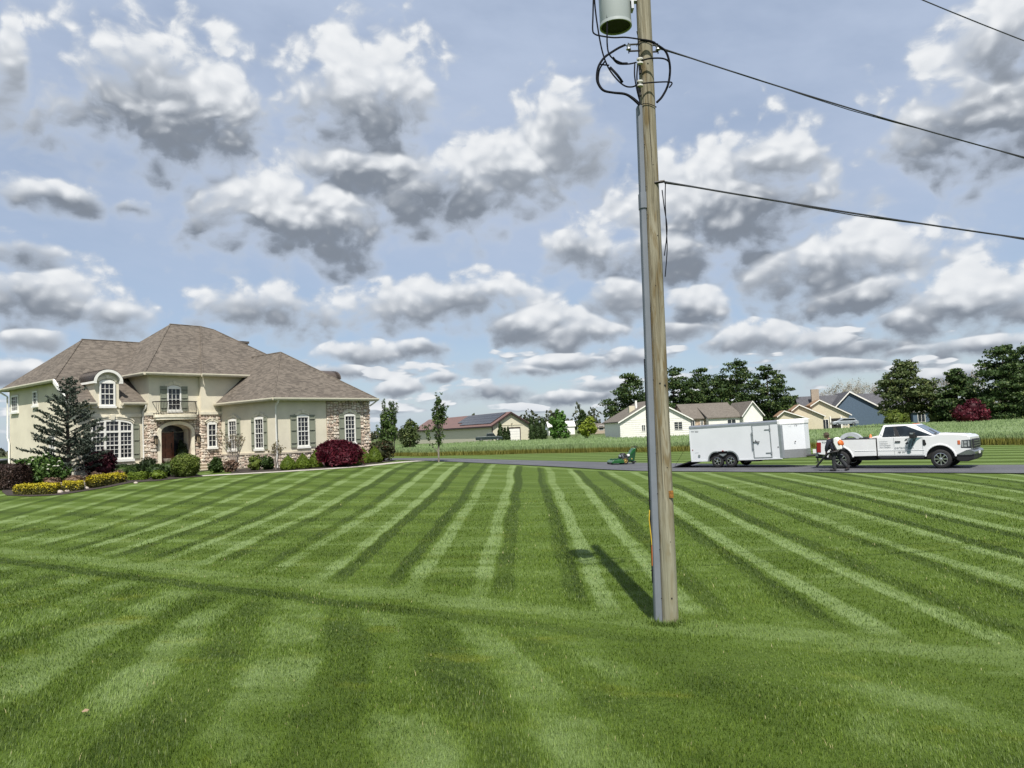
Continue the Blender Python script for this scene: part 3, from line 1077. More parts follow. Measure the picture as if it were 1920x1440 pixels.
def porch():
    c, h = (AB0 + AB1) / 2, (AB1 - AB0) / 2
    mb = MB(FRONT(6.1))
    mb.box(-4.35, AB0, -0.25, 0, 0.6, 4.6)
    mb.box(AB1, -1.3, -0.25, 0, 0.6, 4.6)
    ar = arch_pts(c, h, ASP, ARISE)
    top = [(x, 4.6) for x, z in ar]
    for i in range(len(ar) - 1):
        q = [ar[i], ar[i + 1], top[i + 1], top[i]]
        mb.prism(q, 'y', 0.0, -0.25)
    mb.build('wall', M['mortar'], house)
    # niche behind: side walls, vault, back wall, floor
    mb = MB(FRONT(6.1))
    mb.box(AB0 - .12, AB0, -.85, -0.25, 0.6, ASP)
    mb.box(AB1, AB1 + .12, -.85, -0.25, 0.6, ASP)
    for i in range(len(ar) - 1):
        q = [ar[i], ar[i + 1], (ar[i + 1][0], ar[i + 1][1] + .15), (ar[i][0], ar[i][1] + .15)]
        mb.prism(q, 'y', -0.25, -.85)
    mb.box(AB0, AB1, -1.0, -.85, 0.6, 4.2)
    mb.build('porch_niche', M['stucco'], house)
    MB(FRONT(6.1)).box(AB0, AB1, -.85, 0.0, 1.2, 1.62).build('porch_floor', M['limestone'], house)
    # arch surround
    mb = MB(FRONT(6.1))
    o = arch_pts(c, h + 0.20, ASP, ARISE + 0.20, 20)
    i_ = arch_pts(c, h, ASP, ARISE, 20)
    for k in range(20):
        mb.prism([i_[k], i_[k + 1], o[k + 1], o[k]], 'y', 0.0, 0.14)
    mb.box(AB0 - .20, AB0, -.02, 0.14, 1.0, ASP)
    mb.box(AB1, AB1 + .20, -.02, 0.14, 1.0, ASP)
    mb.build('arch_surround', M['trimc'], house)
    # door and dark side light on the back wall
    d = MB(FRONT(6.1))
    d.box(-3.62, -2.58, -.84, -.78, 1.64, 3.50)
    for z0, z1 in ((1.8, 2.35), (2.45, 3.38)):
        for x0 in (-3.54, -3.04):
            d.box(x0, x0 + .40, -.78, -.755, z0, z1)
    do = d.build('door', M['door'], house, bevel=0.01)
    MB(FRONT(6.1)).box(-2.70, -2.65, -.76, -.72, 2.55, 2.85).build('handle', M['iron'], do)
    MB(FRONT(6.1)).box(-2.55, AB1, -.845, -.80, 1.64, 3.50).build('side_light', M['glass'], house)
    MB(FRONT(6.1)).prism([(AB0 + .02, 3.53), (AB1 - .02, 3.53)] + arch_pts(c, h - .02, ASP + .02, ARISE - .03, 12)[::-1], 'y', -.845, -.81).build('transom', M['glass'], house)
    for x0 in (-3.73, -2.58):
        MB(FRONT(6.1)).box(x0, x0 + .06, -.84, -.77, 1.62, 3.53).build('door_jamb', M['door'], house)


porch()


# ------------------------------------------------------------------ stone facing
def stones(name, Mx, regions, holes, seed, size=(0.10, 0.36), rows=(0.085, 0.25)):
    rg = random.Random(seed)
    mb = MB(Mx)
    strips = []
    for (x0, x1, z0, z1) in regions:
        x = x0
        while x < x1 - 1e-6:
            w = rg.uniform(.38, .8)
            if x1 - x - w < .3:
                w = x1 - x
            strips.append((x, x + w, z0, z1))
            x += w
    for (x0, x1, z0, z1) in strips:
        z = z0
        while z < z1 - 0.03:
            h = min(rg.uniform(*rows), z1 - z)
            if z1 - z - h < 0.06:
                h = z1 - z
            x = x0
            while x < x1 - 0.02:
                w = min(rg.uniform(*size), x1 - x)
                if x1 - x - w < 0.09:
                    w = x1 - x
                cx, cz = x + w / 2, z + h / 2
                if not any(hh(cx, cz, w / 2, h / 2) for hh in holes):
                    g = 0.008
                    p = rg.uniform(0.035, 0.085)
                    c = min(w, h) * rg.uniform(0.12, 0.3)
                    j = lambda s: rg.uniform(-s, s)
                    xa, xb, za, zb = x + g, x + w - g, z + g, z + h - g
                    tl = j(0.05)
                    ring = [(xa + c, za + j(.012)), (xb - c, za + j(.012) + tl * .5), (xb + j(.01), za + c), (xb + j(.01), zb - c), (xb - c, zb + j(.012) + tl), (xa + c, zb + j(.012)), (xa + j(.01), zb - c), (xa + j(.01), za + c)]
                    mx, mz = (xa + xb) / 2, (za + zb) / 2
                    inner = [(mx + (u - mx) * .78, mz + (v - mz) * .74) for u, v in ring]
                    V = [(u, -0.03, v) for u, v in ring] + [(u, p + j(.012), v) for u, v in inner]
                    F = [(k, (k + 1) % 8, (k + 1) % 8 + 8, k + 8) for k in range(8)] + [tuple(range(8, 16))]
                    mb.add(V, F)
                x += w
            z += h
    o = mb.build(name, M['stone'], house)
    o['kind'] = 'stuff'
    return o


def rect_hole(x0, x1, z0, z1):
    return lambda cx, cz, w, h: x0 - w * .5 < cx < x1 + w * .5 and z0 - h * .5 < cz < z1 + h * .5


def arch_hole(cx, cz, w, h):
    c, hw2 = (AB0 + AB1) / 2, (AB1 - AB0) / 2 + 0.16
    if abs(cx - c) > hw2 + w * .5:
        return False
    if cz < ASP:
        return True
    u = min(1.0, abs(cx - c) / hw2)
    return cz - h * .4 < ASP + (ARISE + .18) * math.sqrt(1 - u * u)


MB(FRONT(0)).box(3.5, 6.86, -.1, 0.02, 0.6, 5.1).build('stone_backing', M['mortar'], house)
stones('stone_cladding', FRONT(6.1), [(-4.35, -1.3, 1.0, 4.5)], [arch_hole], 1)
stones('stone_cladding', FRONT(5.85), [(-1.34, -0.0, 1.0, 4.5)], [rect_hole(-1.0, -.33, 2.45, 4.1)], 2)
stones('stone_cladding', SIDE(-4.35), [(-6.8, -6.06, 1.0, 4.5)], [], 3)
stones('stone_cladding', FRONT(-0.02), [(3.5, 6.9, 0.9, 5.08)], [rect_hole(4.82, 5.62, 2.35, 4.15), rect_hole(4.42, 6.02, 2.4, 4.1)], 4)
stones('stone_cladding', FRONT(0), [(0.0, 3.5, 0.9, 1.96)], [], 5)
stones('stone_cladding', SIDE(0), [(-5.85, 0.0, 0.9, 1.96)], [], 6)
# stone step in face of the right-hand entry part
stones('stone_cladding', SIDE(-1.3), [(-6.1, -5.85, 1.0, 4.5)], [], 8)

# ledges and bands
mb = MB()
mb.box(-.05, 3.5, -.09, 0.0, 1.96, 2.06)
mb.box(-.09, 0.0, 0.0, 5.85, 1.96, 2.06)
mb.build('stone_ledge', M['limestone'], house)
mb = MB()
mb.box(-4.43, -1.3, 6.0, 6.1, 4.5, 4.68)
mb.box(-1.38, 0.0, 5.75, 5.85, 4.5, 4.68)
mb.box(-4.43, -4.35, 6.1, 6.8, 4.5, 4.68)
mb.box(-8.12, -4.43, 6.72, 6.8, 4.44, 4.62)
mb.build('belt_course', M['trimc'], house)
MB().box(-8.1, -4.36, 6.7, 6.8, 1.62, 1.76).build('water_table', M['trimc'], house)


# ------------------------------------------------------------------ roofs
def roof(parent, faces, eave=(), name='roof', mt=None, th=0.16):
    """faces: polygons of 3-D points; a skirt and a soffit close them below"""
    mb = MB()
    for f in faces:
        mb.poly(f, 0)
    for f in faces:
        low = [(p[0], p[1], p[2] - th) for p in f]
        mb.poly(low[::-1], 1)
    for a, b in eave:
        mb.poly([a, b, (b[0], b[1], b[2] - th), (a[0], a[1], a[2] - th)], 2)
    return mb.build(name, [mt or M['shingle'], M['soffit'], M['gutter']], parent)


def gutter(pts):
    """gutter runs in front of the eaves, each a part"""
    for (a, b, n) in pts:
        mb = MB()
        a, b, n = Vector(a), Vector(b), Vector(n)
        sec = [(0, 0.02), (0.12, 0.02), (0.12, -0.05), (0.08, -0.13), (0, -0.13)]
        v = [a + n * (0.012 + s) + Vector((0, 0, t)) for s, t in sec] + [b + n * (0.012 + s) + Vector((0, 0, t)) for s, t in sec]
        f = [(k, (k + 1) % 5, (k + 1) % 5 + 5, k + 5) for k in range(5)] + [(4, 3, 2, 1, 0), (5, 6, 7, 8, 9)]
        mb.add(v, f)
        mb.build('gutter', M['gutter'], house)


# left block with a front slope that sweeps down over the bay
zf = lambda a: 5.25 + 0.677 * (a - 6.4)
L0, L1 = (-5.3, 12.8, zf(12.8)), (1.0, 12.8, zf(12.8))
F0, F1 = (-8.46, 6.4, 5.25), (-4.05, 6.4, 5.25)
E0, E1 = (-8.46, 8.5, zf(8.5)), (-8.46, 17.1, zf(8.5))
K1 = (1.0, 17.1, zf(8.5))
N0, N1, N2, N3 = (-7.1, 6.4, 5.25), (-7.1, 7.25, zf(7.25)), (-5.75, 7.25, zf(7.25)), (-5.75, 6.4, 5.25)
roof(house, [[F0, N0, N1, N2, N3, F1, L1, L0, E0], [E1, E0, L0], [K1, E1, L0, L1]], [(F0, N0), (N3, F1), (N0, N1), (N2, N3), (E0, F0), (E1, E0)])
# entry block
P0, P1, P2 = (-.33, 11.4, 10.78), (1.83, 11.4, 10.78), (2.72, 11.3, 10.62)
ez = 6.95
roof(house, [[(-4.78, 5.66, ez), (-1.34, 5.66, ez), P1, P0], [(-4.78, 17.1, ez), (-4.78, 5.66, ez), P0],
             [(6.8, 17.1, ez), (-4.78, 17.1, ez), P0, P1, P2],
             [(-1.42, 5.40, ez), (6.8, 5.40, ez), P2, (1.83, 11.38, 10.80)], [(6.8, 5.40, ez), (6.8, 17.1, ez), P2]],
     [((-4.78, 5.66, ez), (-1.42, 5.66, ez)), ((-1.42, 5.40, ez), (6.8, 5.40, ez)), ((-4.78, 12, ez), (-4.78, 5.66, ez)), ((-1.42, 5.66, ez), (-1.42, 5.40, ez))])
# wing
G0, G1, AP, BK = (-.4, -.4, 5.15), (7.2, -.4, 5.15), (3.4, 4.4, 8.4), (3.4, 9.6, 8.4)
roof(house, [[G0, G1, AP], [(-.4, 9.6, 5.15), G0, AP, BK], [G1, (7.2, 9.6, 5.15), BK, AP]],
     [(G0, G1), ((-.4, 5.8, 5.15), G0), (G1, (7.2, 9.6, 5.15))])
gutter([((-8.46, 17.1, 6.67), (-8.46, 8.5, 6.67), (-1, 0, 0))])
gutter([((-4.78, 5.66, ez), (-1.42, 5.66, ez), (0, -1, 0)), ((-1.5, 5.40, ez), (6.8, 5.40, ez), (0, -1, 0)), ((-4.78, 10.5, ez), (-4.78, 5.6, ez), (-1, 0, 0))])
gutter([((-.5, -.4, 5.15), (7.3, -.4, 5.15), (0, -1, 0)), ((-.4, 5.8, 5.15), (-.4, -.45, 5.15), (-1, 0, 0))])
gutter([((-5.7, 6.4, 5.25), (-4.36, 6.4, 5.25), (0, -1, 0)), ((-8.46, 6.4, 5.25), (-7.12, 6.4, 5.25), (0, -1, 0))])
# white rake board where the sweeping slope meets the end wall
mb = MB()
mb.add([(-8.47, 8.5, 6.68), (-8.47, 6.38, 5.27), (-8.47, 6.38, 5.05), (-8.47, 8.5, 6.44), (-8.56, 8.5, 6.68), (-8.56, 6.38, 5.27), (-8.56, 6.38, 5.05), (-8.56, 8.5, 6.44)],
       [(0, 1, 2, 3), (7, 6, 5, 4), (0, 4, 5, 1), (1, 5, 6, 2), (2, 6, 7, 3), (3, 7, 4, 0)])
mb.build('rake_board', M['white'], house)
# ridge and hip caps
mb = MB()
for a, b in ((L0, L1), (F0, L0) if False else (E0, L0), (P0, P1), (P1, P2), ((-4.78, 5.66, ez), P0), ((6.8, 5.40, ez), P2), (G0, AP), (G1, AP), (AP, BK), ((-1.42, 5.4, ez), (1.83, 11.38, 10.8))):
    mb.tube([a, b], 0.055, 5)
mb.build('ridge_cap', M['shingle'], house)
# chimney
mb = MB()
mb.box(5.0, 5.75, 11.9, 12.5, 8.4, 10.0)
mb.box(4.93, 5.82, 11.83, 12.57, 9.9, 10.06)
ch = mb.build('chimney', mat('chimney_stone', (0.10, 0.085, 0.075), 0.9, bump=.5), house)


# ------------------------------------------------------------------ windows and shutters
def seg_arc(c, hw_, z, rise, off, n=14):
    """points of a shallow circular arch over the span c +- hw_, moved outwards by off"""
    r = (hw_ * hw_ + rise * rise) / (2 * rise)
    a = math.asin(min(1.0, hw_ / r))
    zc = z + rise - r
    return [(c + (r + off) * math.sin(-a + 2 * a * k / n), zc + (r + off) * math.cos(-a + 2 * a * k / n)) for k in range(n + 1)]


def window(Mx, uc, z0, z1, w, cols, rows, rise=0.0, sashes=2, trim=None, sill=True, casing=0.07, name='window'):
    x0, x1 = uc - w / 2, uc + w / 2
    mb = MB(Mx)
    c = casing
    mb.box(x0, x0 + c, -.02, .07, z0, z1)
    mb.box(x1 - c, x1, -.02, .07, z0, z1)
    mb.box(x0 + c, x1 - c, -.02, .068, z0, z0 + c)
    mb.box(x0 + c, x1 - c, -.02, .068, z1 - c, z1)
    if rise:
        mb.prism(seg_arc(uc, w / 2, z1, rise, 0), 'y', -.02, .06)
    gx0, gx1, gz0, gz1 = x0 + c, x1 - c, z0 + c, z1 - c
    mw = 0.022
    for k in range(1, cols):
        xx = gx0 + (gx1 - gx0) * k / cols
        mb.box(xx - mw / 2, xx + mw / 2, .012, .034, gz0, gz1)
    for k in range(1, rows):
        zz = gz0 + (gz1 - gz0) * k / rows
        t = mw if not (sashes == 2 and k * 2 == rows) else 0.05
        mb.box(gx0, gx1, .011, .036 if t == mw else .046, zz - t / 2, zz + t / 2)
    win = mb.build(name, M['white'], house)
    if sashes == 2:
        zm = (gz0 + gz1) / 2
        for za, zb in ((gz0, zm), (zm, gz1)):
            MB(Mx).add([(gx0, .008, za), (gx1, .008, za), (gx1, .008, zb), (gx0, .008, zb)], [(0, 1, 2, 3)]).build('pane', M['glass'], win)
    else:
        MB(Mx).add([(gx0, .008, gz0), (gx1, .008, gz0), (gx1, .008, gz1), (gx0, .008, gz1)], [(0, 1, 2, 3)]).build('pane', M['glass'], win)
    if sill:
        MB(Mx).box(x0 - .04, x1 + .04, 0, .13, z0 - .12, z0 - .002).build('sill', M['white'], win)
    if trim:
        tw, tr = trim
        mb = MB(Mx)
        for lo, hi, pr in ((0.0, .13, .055), (.132, .17, .085)):
            o = seg_arc(uc, w / 2 + tw, z1, tr, hi)
            i_ = seg_arc(uc, w / 2 + tw, z1, tr, lo)
            for k in range(14):
                mb.prism([i_[k], i_[k + 1], o[k + 1], o[k]], 'y', .0, pr)
        mb.prism([(uc - .05, z1 + tr - .01), (uc + .05, z1 + tr - .01), (uc + .08, z1 + tr + .2), (uc - .08, z1 + tr + .2)], 'y', 0.0, .095)
        mb.build('arch_trim', M['trimc'], win)
    return win


def shutter(Mx, x0, x1, z0, z1):
    mb = MB(Mx)
    mb.box(x0, x1, .005, .04, z0, z1)
    s = .05
    n = 3
    hs = [0.0, 0.16, 0.55, 0.93, 1.0]
    for x in (x0, x1 - s):
        mb.box(x, x + s, .04, .062, z0, z1)
    for k in range(4):
        za, zb = z0 + (z1 - z0) * hs[k], z0 + (z1 - z0) * hs[k + 1]
    for t in (0.0, 0.13, 0.52, 0.86):
        z = z0 + (z1 - z0) * t
        mb.box(x0 + s, x1 - s, .04, .06, z, z + .06)
    mb.box(x0 + s, x1 - s, .04, .06, z1 - .06, z1)
    for xx in np.linspace(x0 + s, x1 - s, 5)[1:-1]:
        mb.box(xx - .006, xx + .006, .035, .046, z0, z1)
    o = mb.build('shutter', M['shutter'], house)
    # dark strap hinges
    for t in (0.12, 0.51, 0.85):
        z = z0 + (z1 - z0) * t
        MB(Mx).box(x0 - .005, x1 + .005, .058, .066, z - .012, z + .012).build('strap_hinge', M['iron'], o)
    return o


W0 = FRONT(0)
window(W0, 1.78, 2.33, 4.1, .84, 3, 6, rise=.10, trim=(.06, .17))
shutter(W0, .93, 1.34, 2.28, 4.18)
shutter(W0, 2.22, 2.63, 2.28, 4.18)
W0b = Mat4((0, -.05), (1, 0, 0), (0, -1, 0))
window(W0b, 5.22, 2.40, 4.12, .84, 3, 6, rise=.10, trim=(.06, .17))
shutter(W0b, 4.40, 4.78, 2.38, 4.2)
shutter(W0b, 5.66, 6.04, 2.38, 4.2)
WS = SIDE(0)
for c in (1.68, 4.52):
    window(WS, -c, 2.30, 4.08, .92, 3, 6, rise=.10, trim=(.06, .17))
    shutter(WS, -c - .80, -c - .47, 2.26, 4.16)
    shutter(WS, -c + .47, -c + .80, 2.26, 4.16)
WE = FRONT(6.1)
window(WE, -2.87, 4.76, 6.12, .84, 3, 4, rise=.14, sashes=1, trim=(.06, .19))
shutter(WE, -3.70, -3.31, 4.72, 6.22)
shutter(WE, -2.43, -2.04, 4.72, 6.22)
WR = FRONT(5.80)
window(WR, -.665, 2.5, 3.95, .6, 2, 4, rise=.12, trim=(.05, .15))
# triple bay window with arched transom
WB = FRONT(6.8)


def bay_window():
    x0, x1, z0, zt, z1 = -7.3, -5.0, 2.05, 3.62, 3.98
    rise = 0.30
    c = (x0 + x1) / 2
    mb = MB(WB)
    arc = lambda x: z1 + rise * math.sqrt(max(0, 1 - ((x - c) / ((x1 - x0) / 2)) ** 2))
    # heavy frame: outer jambs, two mullions, transom bar, sill rail
    for xa, w in ((x0, .09), (x0 + .70, .11), (x1 - .81, .11), (x1 - .09, .09)):
        mb.prism([(xa, z0), (xa + w, z0), (xa + w, arc(xa + w)), (xa, arc(xa))], 'y', -.02, .09)
    mb.box(x0, x1, -.02, .085, z0, z0 + .10)
    mb.box(x0, x1, -.02, .08, zt - .05, zt + .06)
    n = 20
    xs = [x0 + (x1 - x0) * k / n for k in range(n + 1)]
    for k in range(n):
        xa, xb = xs[k], xs[k + 1]
        mb.prism([(xa, arc(xa) - .07), (xb, arc(xb) - .07), (xb, arc(xb) + .03), (xa, arc(xa) + .03)], 'y', -.02, .083)
    bays = ((x0 + .09, x0 + .70), (x0 + .81, x1 - .81), (x1 - .70, x1 - .09))
    for xa, xb in bays:
        for k in (1, 2):
            x = xa + (xb - xa) * k / 3
            mb.prism([(x - .011, z0), (x + .011, z0), (x + .011, arc(x)), (x - .011, arc(x))], 'y', .011, .034)
        for k in range(1, 6):
            z = z0 + .1 + (zt - .05 - z0 - .1) * k / 6
            t = .011 if k != 3 else .028
            mb.box(xa, xb, .010, .035 if k != 3 else .05, z - t, z + t)
        za = zt + .06
        zm = za + .55 * (arc((xa + xb) / 2) - za)
        mb.box(xa, xb, .010, .035, zm - .011, zm + .011)
    win = mb.build('bay_window', M['white'], house)
    for xa, xb in bays:
        MB(WB).add([(xa, .007, z0), (xb, .007, z0), (xb, .007, zt), (xa, .007, zt)], [(0, 1, 2, 3)]).build('pane', M['glass'], win)
        MB(WB).prism([(xa, zt), (xb, zt), (xb, arc(xb)), ((xa + xb) / 2, arc((xa + xb) / 2)), (xa, arc(xa))], 'y', .004, .0075).build('transom_pane', M['glass'], win)
    MB(WB).box(x0 - .05, x1 + .05, 0, .15, z0 - .14, z0 - .003).build('sill', M['white'], win)
    mb = MB(WB)
    for lo, hi, pr in ((.05, .15, .10), (.17, .25, .14)):
        for k in range(n):
            xa, xb = xs[k] * 1.0, xs[k + 1]
            xa2, xb2 = c + (xa - c) * 1.05, c + (xb - c) * 1.05
            if lo > .1 and 8 <= k <= 11:
                continue
            mb.prism([(xa2, arc(xa) + lo), (xb2, arc(xb) + lo), (xb2, arc(xb) + hi), (xa2, arc(xa) + hi)], 'y', 0, pr)
    mb.prism([(c - .09, z1 + rise + .02), (c + .09, z1 + rise + .02), (c + .13, z1 + rise + .3), (c - .13, z1 + rise + .3)], 'y', 0, .16)
    mb.build('arch_trim', M['trimc'], win)
    shutter(WB, x1 + .02, x1 + .37, 2.05, 4.05)
    shutter(WB, x0 - .37, x0 - .02, 2.05, 4.05)


bay_window()
# two small windows in the end wall
WL = SIDE(-8.06)
window(WL, -15.7, 5.2, 6.22, 1.15, 3, 4, sashes=1, casing=.09)
window(WL, -12.4, 5.42, 6.28, .7, 2, 4, casing=.09)
window(WL, -9.9, 2.1, 3.6, .8, 2, 4, casing=.09)


# ------------------------------------------------------------------ arched dormer above the bay
def dormer():
    c, hwd, zs, rise = -6.42, .66, 6.46, .56
    zb = 5.02
    mb = MB(FRONT(6.74))
    ar = arch_pts(c, hwd, zs, rise, 14)
    mb.prism([(c + hwd, zb), *ar[::-1], (c - hwd, zb)], 'y', 0.0, -0.2)
    d = mb.build('dormer', M['stucco'], house)
    # cheeks run back into the roof slope
    mb = MB()
    for b in (c - hwd, c + hwd - .12):
        pts = [(6.93, 5.1), (6.93, zs), (6.4 + (zs - 5.25) / .677 + .05, zs), (6.93, 5.55)]
        mb.prism([(p[0], p[1]) for p in pts], 'x', b, b + .12)
    mb.build('cheek', M['stucco'], d)
    # barrel roof with standing seams
    mb = MB()
    o = arch_pts(c, hwd + .16, zs - .04, rise + .16, 18)
    back = lambda z: 6.4 + (z - 5.25) / .677 + .4
    for k in range(18):
        (xa, za), (xb, zb_) = o[k], o[k + 1]
        mb.add([(xa, 6.5, za), (xb, 6.5, zb_), (xb, back(zb_), zb_), (xa, back(za), za),
                (xa, 6.5, za - .04), (xb, 6.5, zb_ - .04), (xb, back(zb_), zb_ - .04), (xa, back(za), za - .04)],
               [(0, 1, 2, 3), (7, 6, 5, 4), (0, 4, 5, 1), (1, 5, 6, 2), (2, 6, 7, 3), (3, 7, 4, 0)])
    rf = mb.build('roof', M['bronze'], d)
    mb = MB()
    for aa in np.arange(6.62, 9.0, .32):
        pts = [(x, aa, z + .015) for x, z in o if back(z) > aa]
        if len(pts) > 1:
            half = len(pts)
            run = []
            for p in pts:
                run.append(p)
            left = [p for p in run if p[0] <= c]
            right = [p for p in run if p[0] > c]
            for q in (left, right):
                if len(q) > 1:
                    mb.tube(q, .014, 4)
    mb.build('standing_seam', M['bronze'], rf)
    # white arched cornice
    mb = MB(FRONT(6.5))
    i_ = arch_pts(c, hwd - .02, zs - .02, rise - .02, 18)
    oo = arch_pts(c, hwd + .13, zs - .02, rise + .12, 18)
    for k in range(18):
        mb.prism([i_[k], i_[k + 1], oo[k + 1], oo[k]], 'y', -.24, .02)
    mb.box(c - hwd - .17, c - hwd + .02, -2.0, .02, zs - .12, zs)
    mb.box(c + hwd - .02, c + hwd + .13, -.5, .02, zs - .12, zs)
    mb.build('cornice', M['white'], d)
    # little brackets where it lands on the eave
    for sg in (1, -1):
        mb = MB(FRONT(6.6))
        mb.prism([(c + sg * (hwd - .05), 5.35), (c + sg * (hwd + .3), 5.28), (c + sg * (hwd + .22), 4.95), (c + sg * (hwd - .05), 4.95)], 'y', -.1, .06)
        mb.build('bracket', M['trimc'], d)


dormer()
window(FRONT(6.735), -6.42, 5.08, 6.44, .86, 3, 4, rise=.12, trim=(.05, .19), casing=.09)

# barrel dormer seen over the far hip of the wing
mb = MB()
c, hwd, zs = 3.0, .75, 6.62
o = arch_pts(c, hwd, zs, .55, 14)
fr = lambda z: 7.2 - (z - 5.15) / .855 - .1
for k in range(14):
    (ya, za), (yb, zb_) = o[k], o[k + 1]
    mb.add([(6.5, ya, za), (6.5, yb, zb_), (fr(zb_) - .2, yb, zb_), (fr(za) - .2, ya, za), (6.5, ya, za - .05), (6.5, yb, zb_ - .05), (fr(zb_) - .2, yb, zb_ - .05), (fr(za) - .2, ya, za - .05)],
           [(0, 1, 2, 3), (7, 6, 5, 4), (0, 4, 5, 1), (1, 5, 6, 2), (2, 6, 7, 3), (3, 7, 4, 0)])
mb.prism([(p[0], p[1]) for p in o] + [(c + hwd, 6.0), (c - hwd, 6.0)], 'x', 6.15, 6.4)
mb.build('barrel_dormer', seam_metal('brown_roof_metal', (0.16, 0.125, 0.10)), house)


# ------------------------------------------------------------------ balcony, lanterns, pipes, steps
def balcony():
    c = -2.87
    mb = MB()
    n = 16
    front = [(c - 1.22 + 2.44 * k / n, 6.1 - .30 - .38 * math.sin(math.pi * k / n) ** .6) for k in range(n + 1)]
    pts = [(c - 1.22, 6.1)] + front + [(c + 1.22, 6.1)]
    mb.prism(pts, 'z', 4.22, 4.36)
    pts2 = [(c + (x - c) * 1.05, 6.1 + (y - 6.1) * 1.07) for x, y in pts]
    mb.prism(pts2, 'z', 4.36, 4.50)
    b = mb.build('balcony', M['trimc'], house)
    mb = MB()
    rail = [(c - 1.3, 6.08)] + [(c + (x - c) * 1.03, 6.1 + (y - 6.1) * 1.02) for x, y in front] + [(c + 1.3, 6.08)]
    mb.tube([(x, y, 5.28) for x, y in rail], .027, 6)
    mb.tube([(x, y, 4.60) for x, y in rail], .02, 6)
    for k in range(n * 2 + 1):
        t = k / 2
        i = min(n - 1, int(t))
        f = t - i
        x = front[i][0] + (front[i + 1][0] - front[i][0]) * f
        y = front[i][1] + (front[i + 1][1] - front[i][1]) * f
        dx, dy = (x - c) * .0, -.10
        mb.tube([(x, y, 4.52), (x, y - .10, 4.72), (x, y - .05, 4.95), (x, y, 5.28)], .013, 4)
    mb.build('railing', M['iron'], b)


balcony()
for b_, a_ in ((-4.08, 6.1), (-1.50, 6.1)):
    y = a_ - .24
    mb = MB()
    mb.box(b_ - .05, b_ + .05, a_ - .10, a_ - .04, 2.95, 3.25)
    mb.tube([(b_, a_ - .1, 3.2), (b_, y, 3.34), (b_, y, 3.28)], .015, 6)
    mb.lathe([(.02, .0), (.11, .06), (.13, .08)], (b_, y, 3.2), seg=6)
    mb.lathe([(.13, .38), (.15, .36), (.05, .48), (.0, .5)], (b_, y, 2.84), seg=6)
    mb.lathe([(.0, .0), (.06, .03), (.085, .06)], (b_, y, 2.75), seg=6)
    for k in range(6):
        t = math.pi * k / 3
        mb.tube([(b_ + .09 * math.cos(t), y + .09 * math.sin(t), 2.80), (b_ + .125 * math.cos(t), y + .125 * math.sin(t), 3.24)], .012, 4)
    ln = mb.build('lantern', M['iron'], house)
    MB().lathe([(.07, 2.80), (.105, 3.22)], (b_, y, 0), seg=6).build('lamp_glass', M['lampglass'], ln)

for pts in ([(-.12, -.44, 5.05), (-.1, -.40, 4.95), (-.06, -.08, 4.70), (-.06, -.08, 1.2)],
            [(-4.42, 6.34, 5.12), (-4.42, 6.34, 5.0), (-4.44, 6.66, 4.75), (-4.44, 6.66, 1.2)],
            [(-8.5, 17.2, 6.55), (-8.3, 16.75, 6.3), (-8.16, 16.75, 6.2), (-8.16, 16.75, 3.6), (-8.16, 16.5, 3.3), (-8.16, 16.5, 1.1)],
            [(7.25, -.44, 5.05), (7.0, -.2, 4.8), (6.9, -.05, 4.7)]):
    MB().tube(pts, .05, 8).build('downspout', M['white'], house, smooth=True)

# steps climb to the porch
mb = MB()
for k in range(3):
    z0 = 1.0
    z1 = 1.26 + .16 * k
    x0, x1 = -3.4 + .0 * k, -1.32 - .10 * k
    y0 = 3.5 + .42 * k
    mb.box(x0, x1, y0, 6.0, z0, z1 - .05)
    mb.box(x0 - .03, x1 + .05, y0 - .05, 6.0, z1 - .05, z1)
mb.build('steps', M['limestone'], house)


# ================================================================== plants
M['bark'] = mat('bark', (0.085, 0.065, 0.05), 0.95, var=.3, scale=6, bump=.6, bscale=18)
M['barkgrey'] = mat('grey_bark', (0.20, 0.175, 0.15), 0.95, var=.25, scale=6, bump=.5, bscale=18)
M['twig'] = mat('pale_twig', (0.30, 0.255, 0.22), 0.9, var=.2)
M['needle'] = leafmat('pine_needle', (0.022, 0.046, 0.014), (0.066, 0.108, 0.030), (0.105, 0.14, 0.038), trans=.2)
M['needle2'] = leafmat('pine_needle_olive', (0.038, 0.062, 0.018), (0.095, 0.125, 0.040), (0.135, 0.155, 0.052), trans=.2)
M['spruce'] = leafmat('blue_cedar_needle', (0.032, 0.046, 0.034), (0.082, 0.105, 0.078), (0.13, 0.15, 0.115), trans=.15)
M['arbor'] = leafmat('arborvitae_leaf', (0.018, 0.036, 0.010), (0.045, 0.075, 0.020), trans=.15)
M['leafg'] = leafmat('green_leaf', (0.030, 0.070, 0.012), (0.080, 0.150, 0.028), (0.13, 0.20, 0.05))
M['leafm'] = leafmat('maple_leaf', (0.045, 0.110, 0.018), (0.10, 0.20, 0.035))
M['lime'] = leafmat('lime_leaf', (0.13, 0.185, 0.018), (0.24, 0.29, 0.03))
M['pear'] = leafmat('pear_leaf', (0.030, 0.062, 0.014), (0.085, 0.135, 0.032), (0.15, 0.20, 0.07))
M['box'] = leafmat('boxwood_leaf', (0.020, 0.042, 0.009), (0.060, 0.100, 0.020))
M['boxdark'] = leafmat('dark_hedge_leaf', (0.010, 0.022, 0.006), (0.030, 0.052, 0.013))
M['dwarf'] = leafmat('dwarf_conifer_leaf', (0.060, 0.100, 0.010), (0.150, 0.205, 0.018), trans=.2)
M['ball'] = leafmat('ball_shrub_leaf', (0.050, 0.085, 0.012), (0.150, 0.190, 0.030), (0.20, 0.23, 0.06))
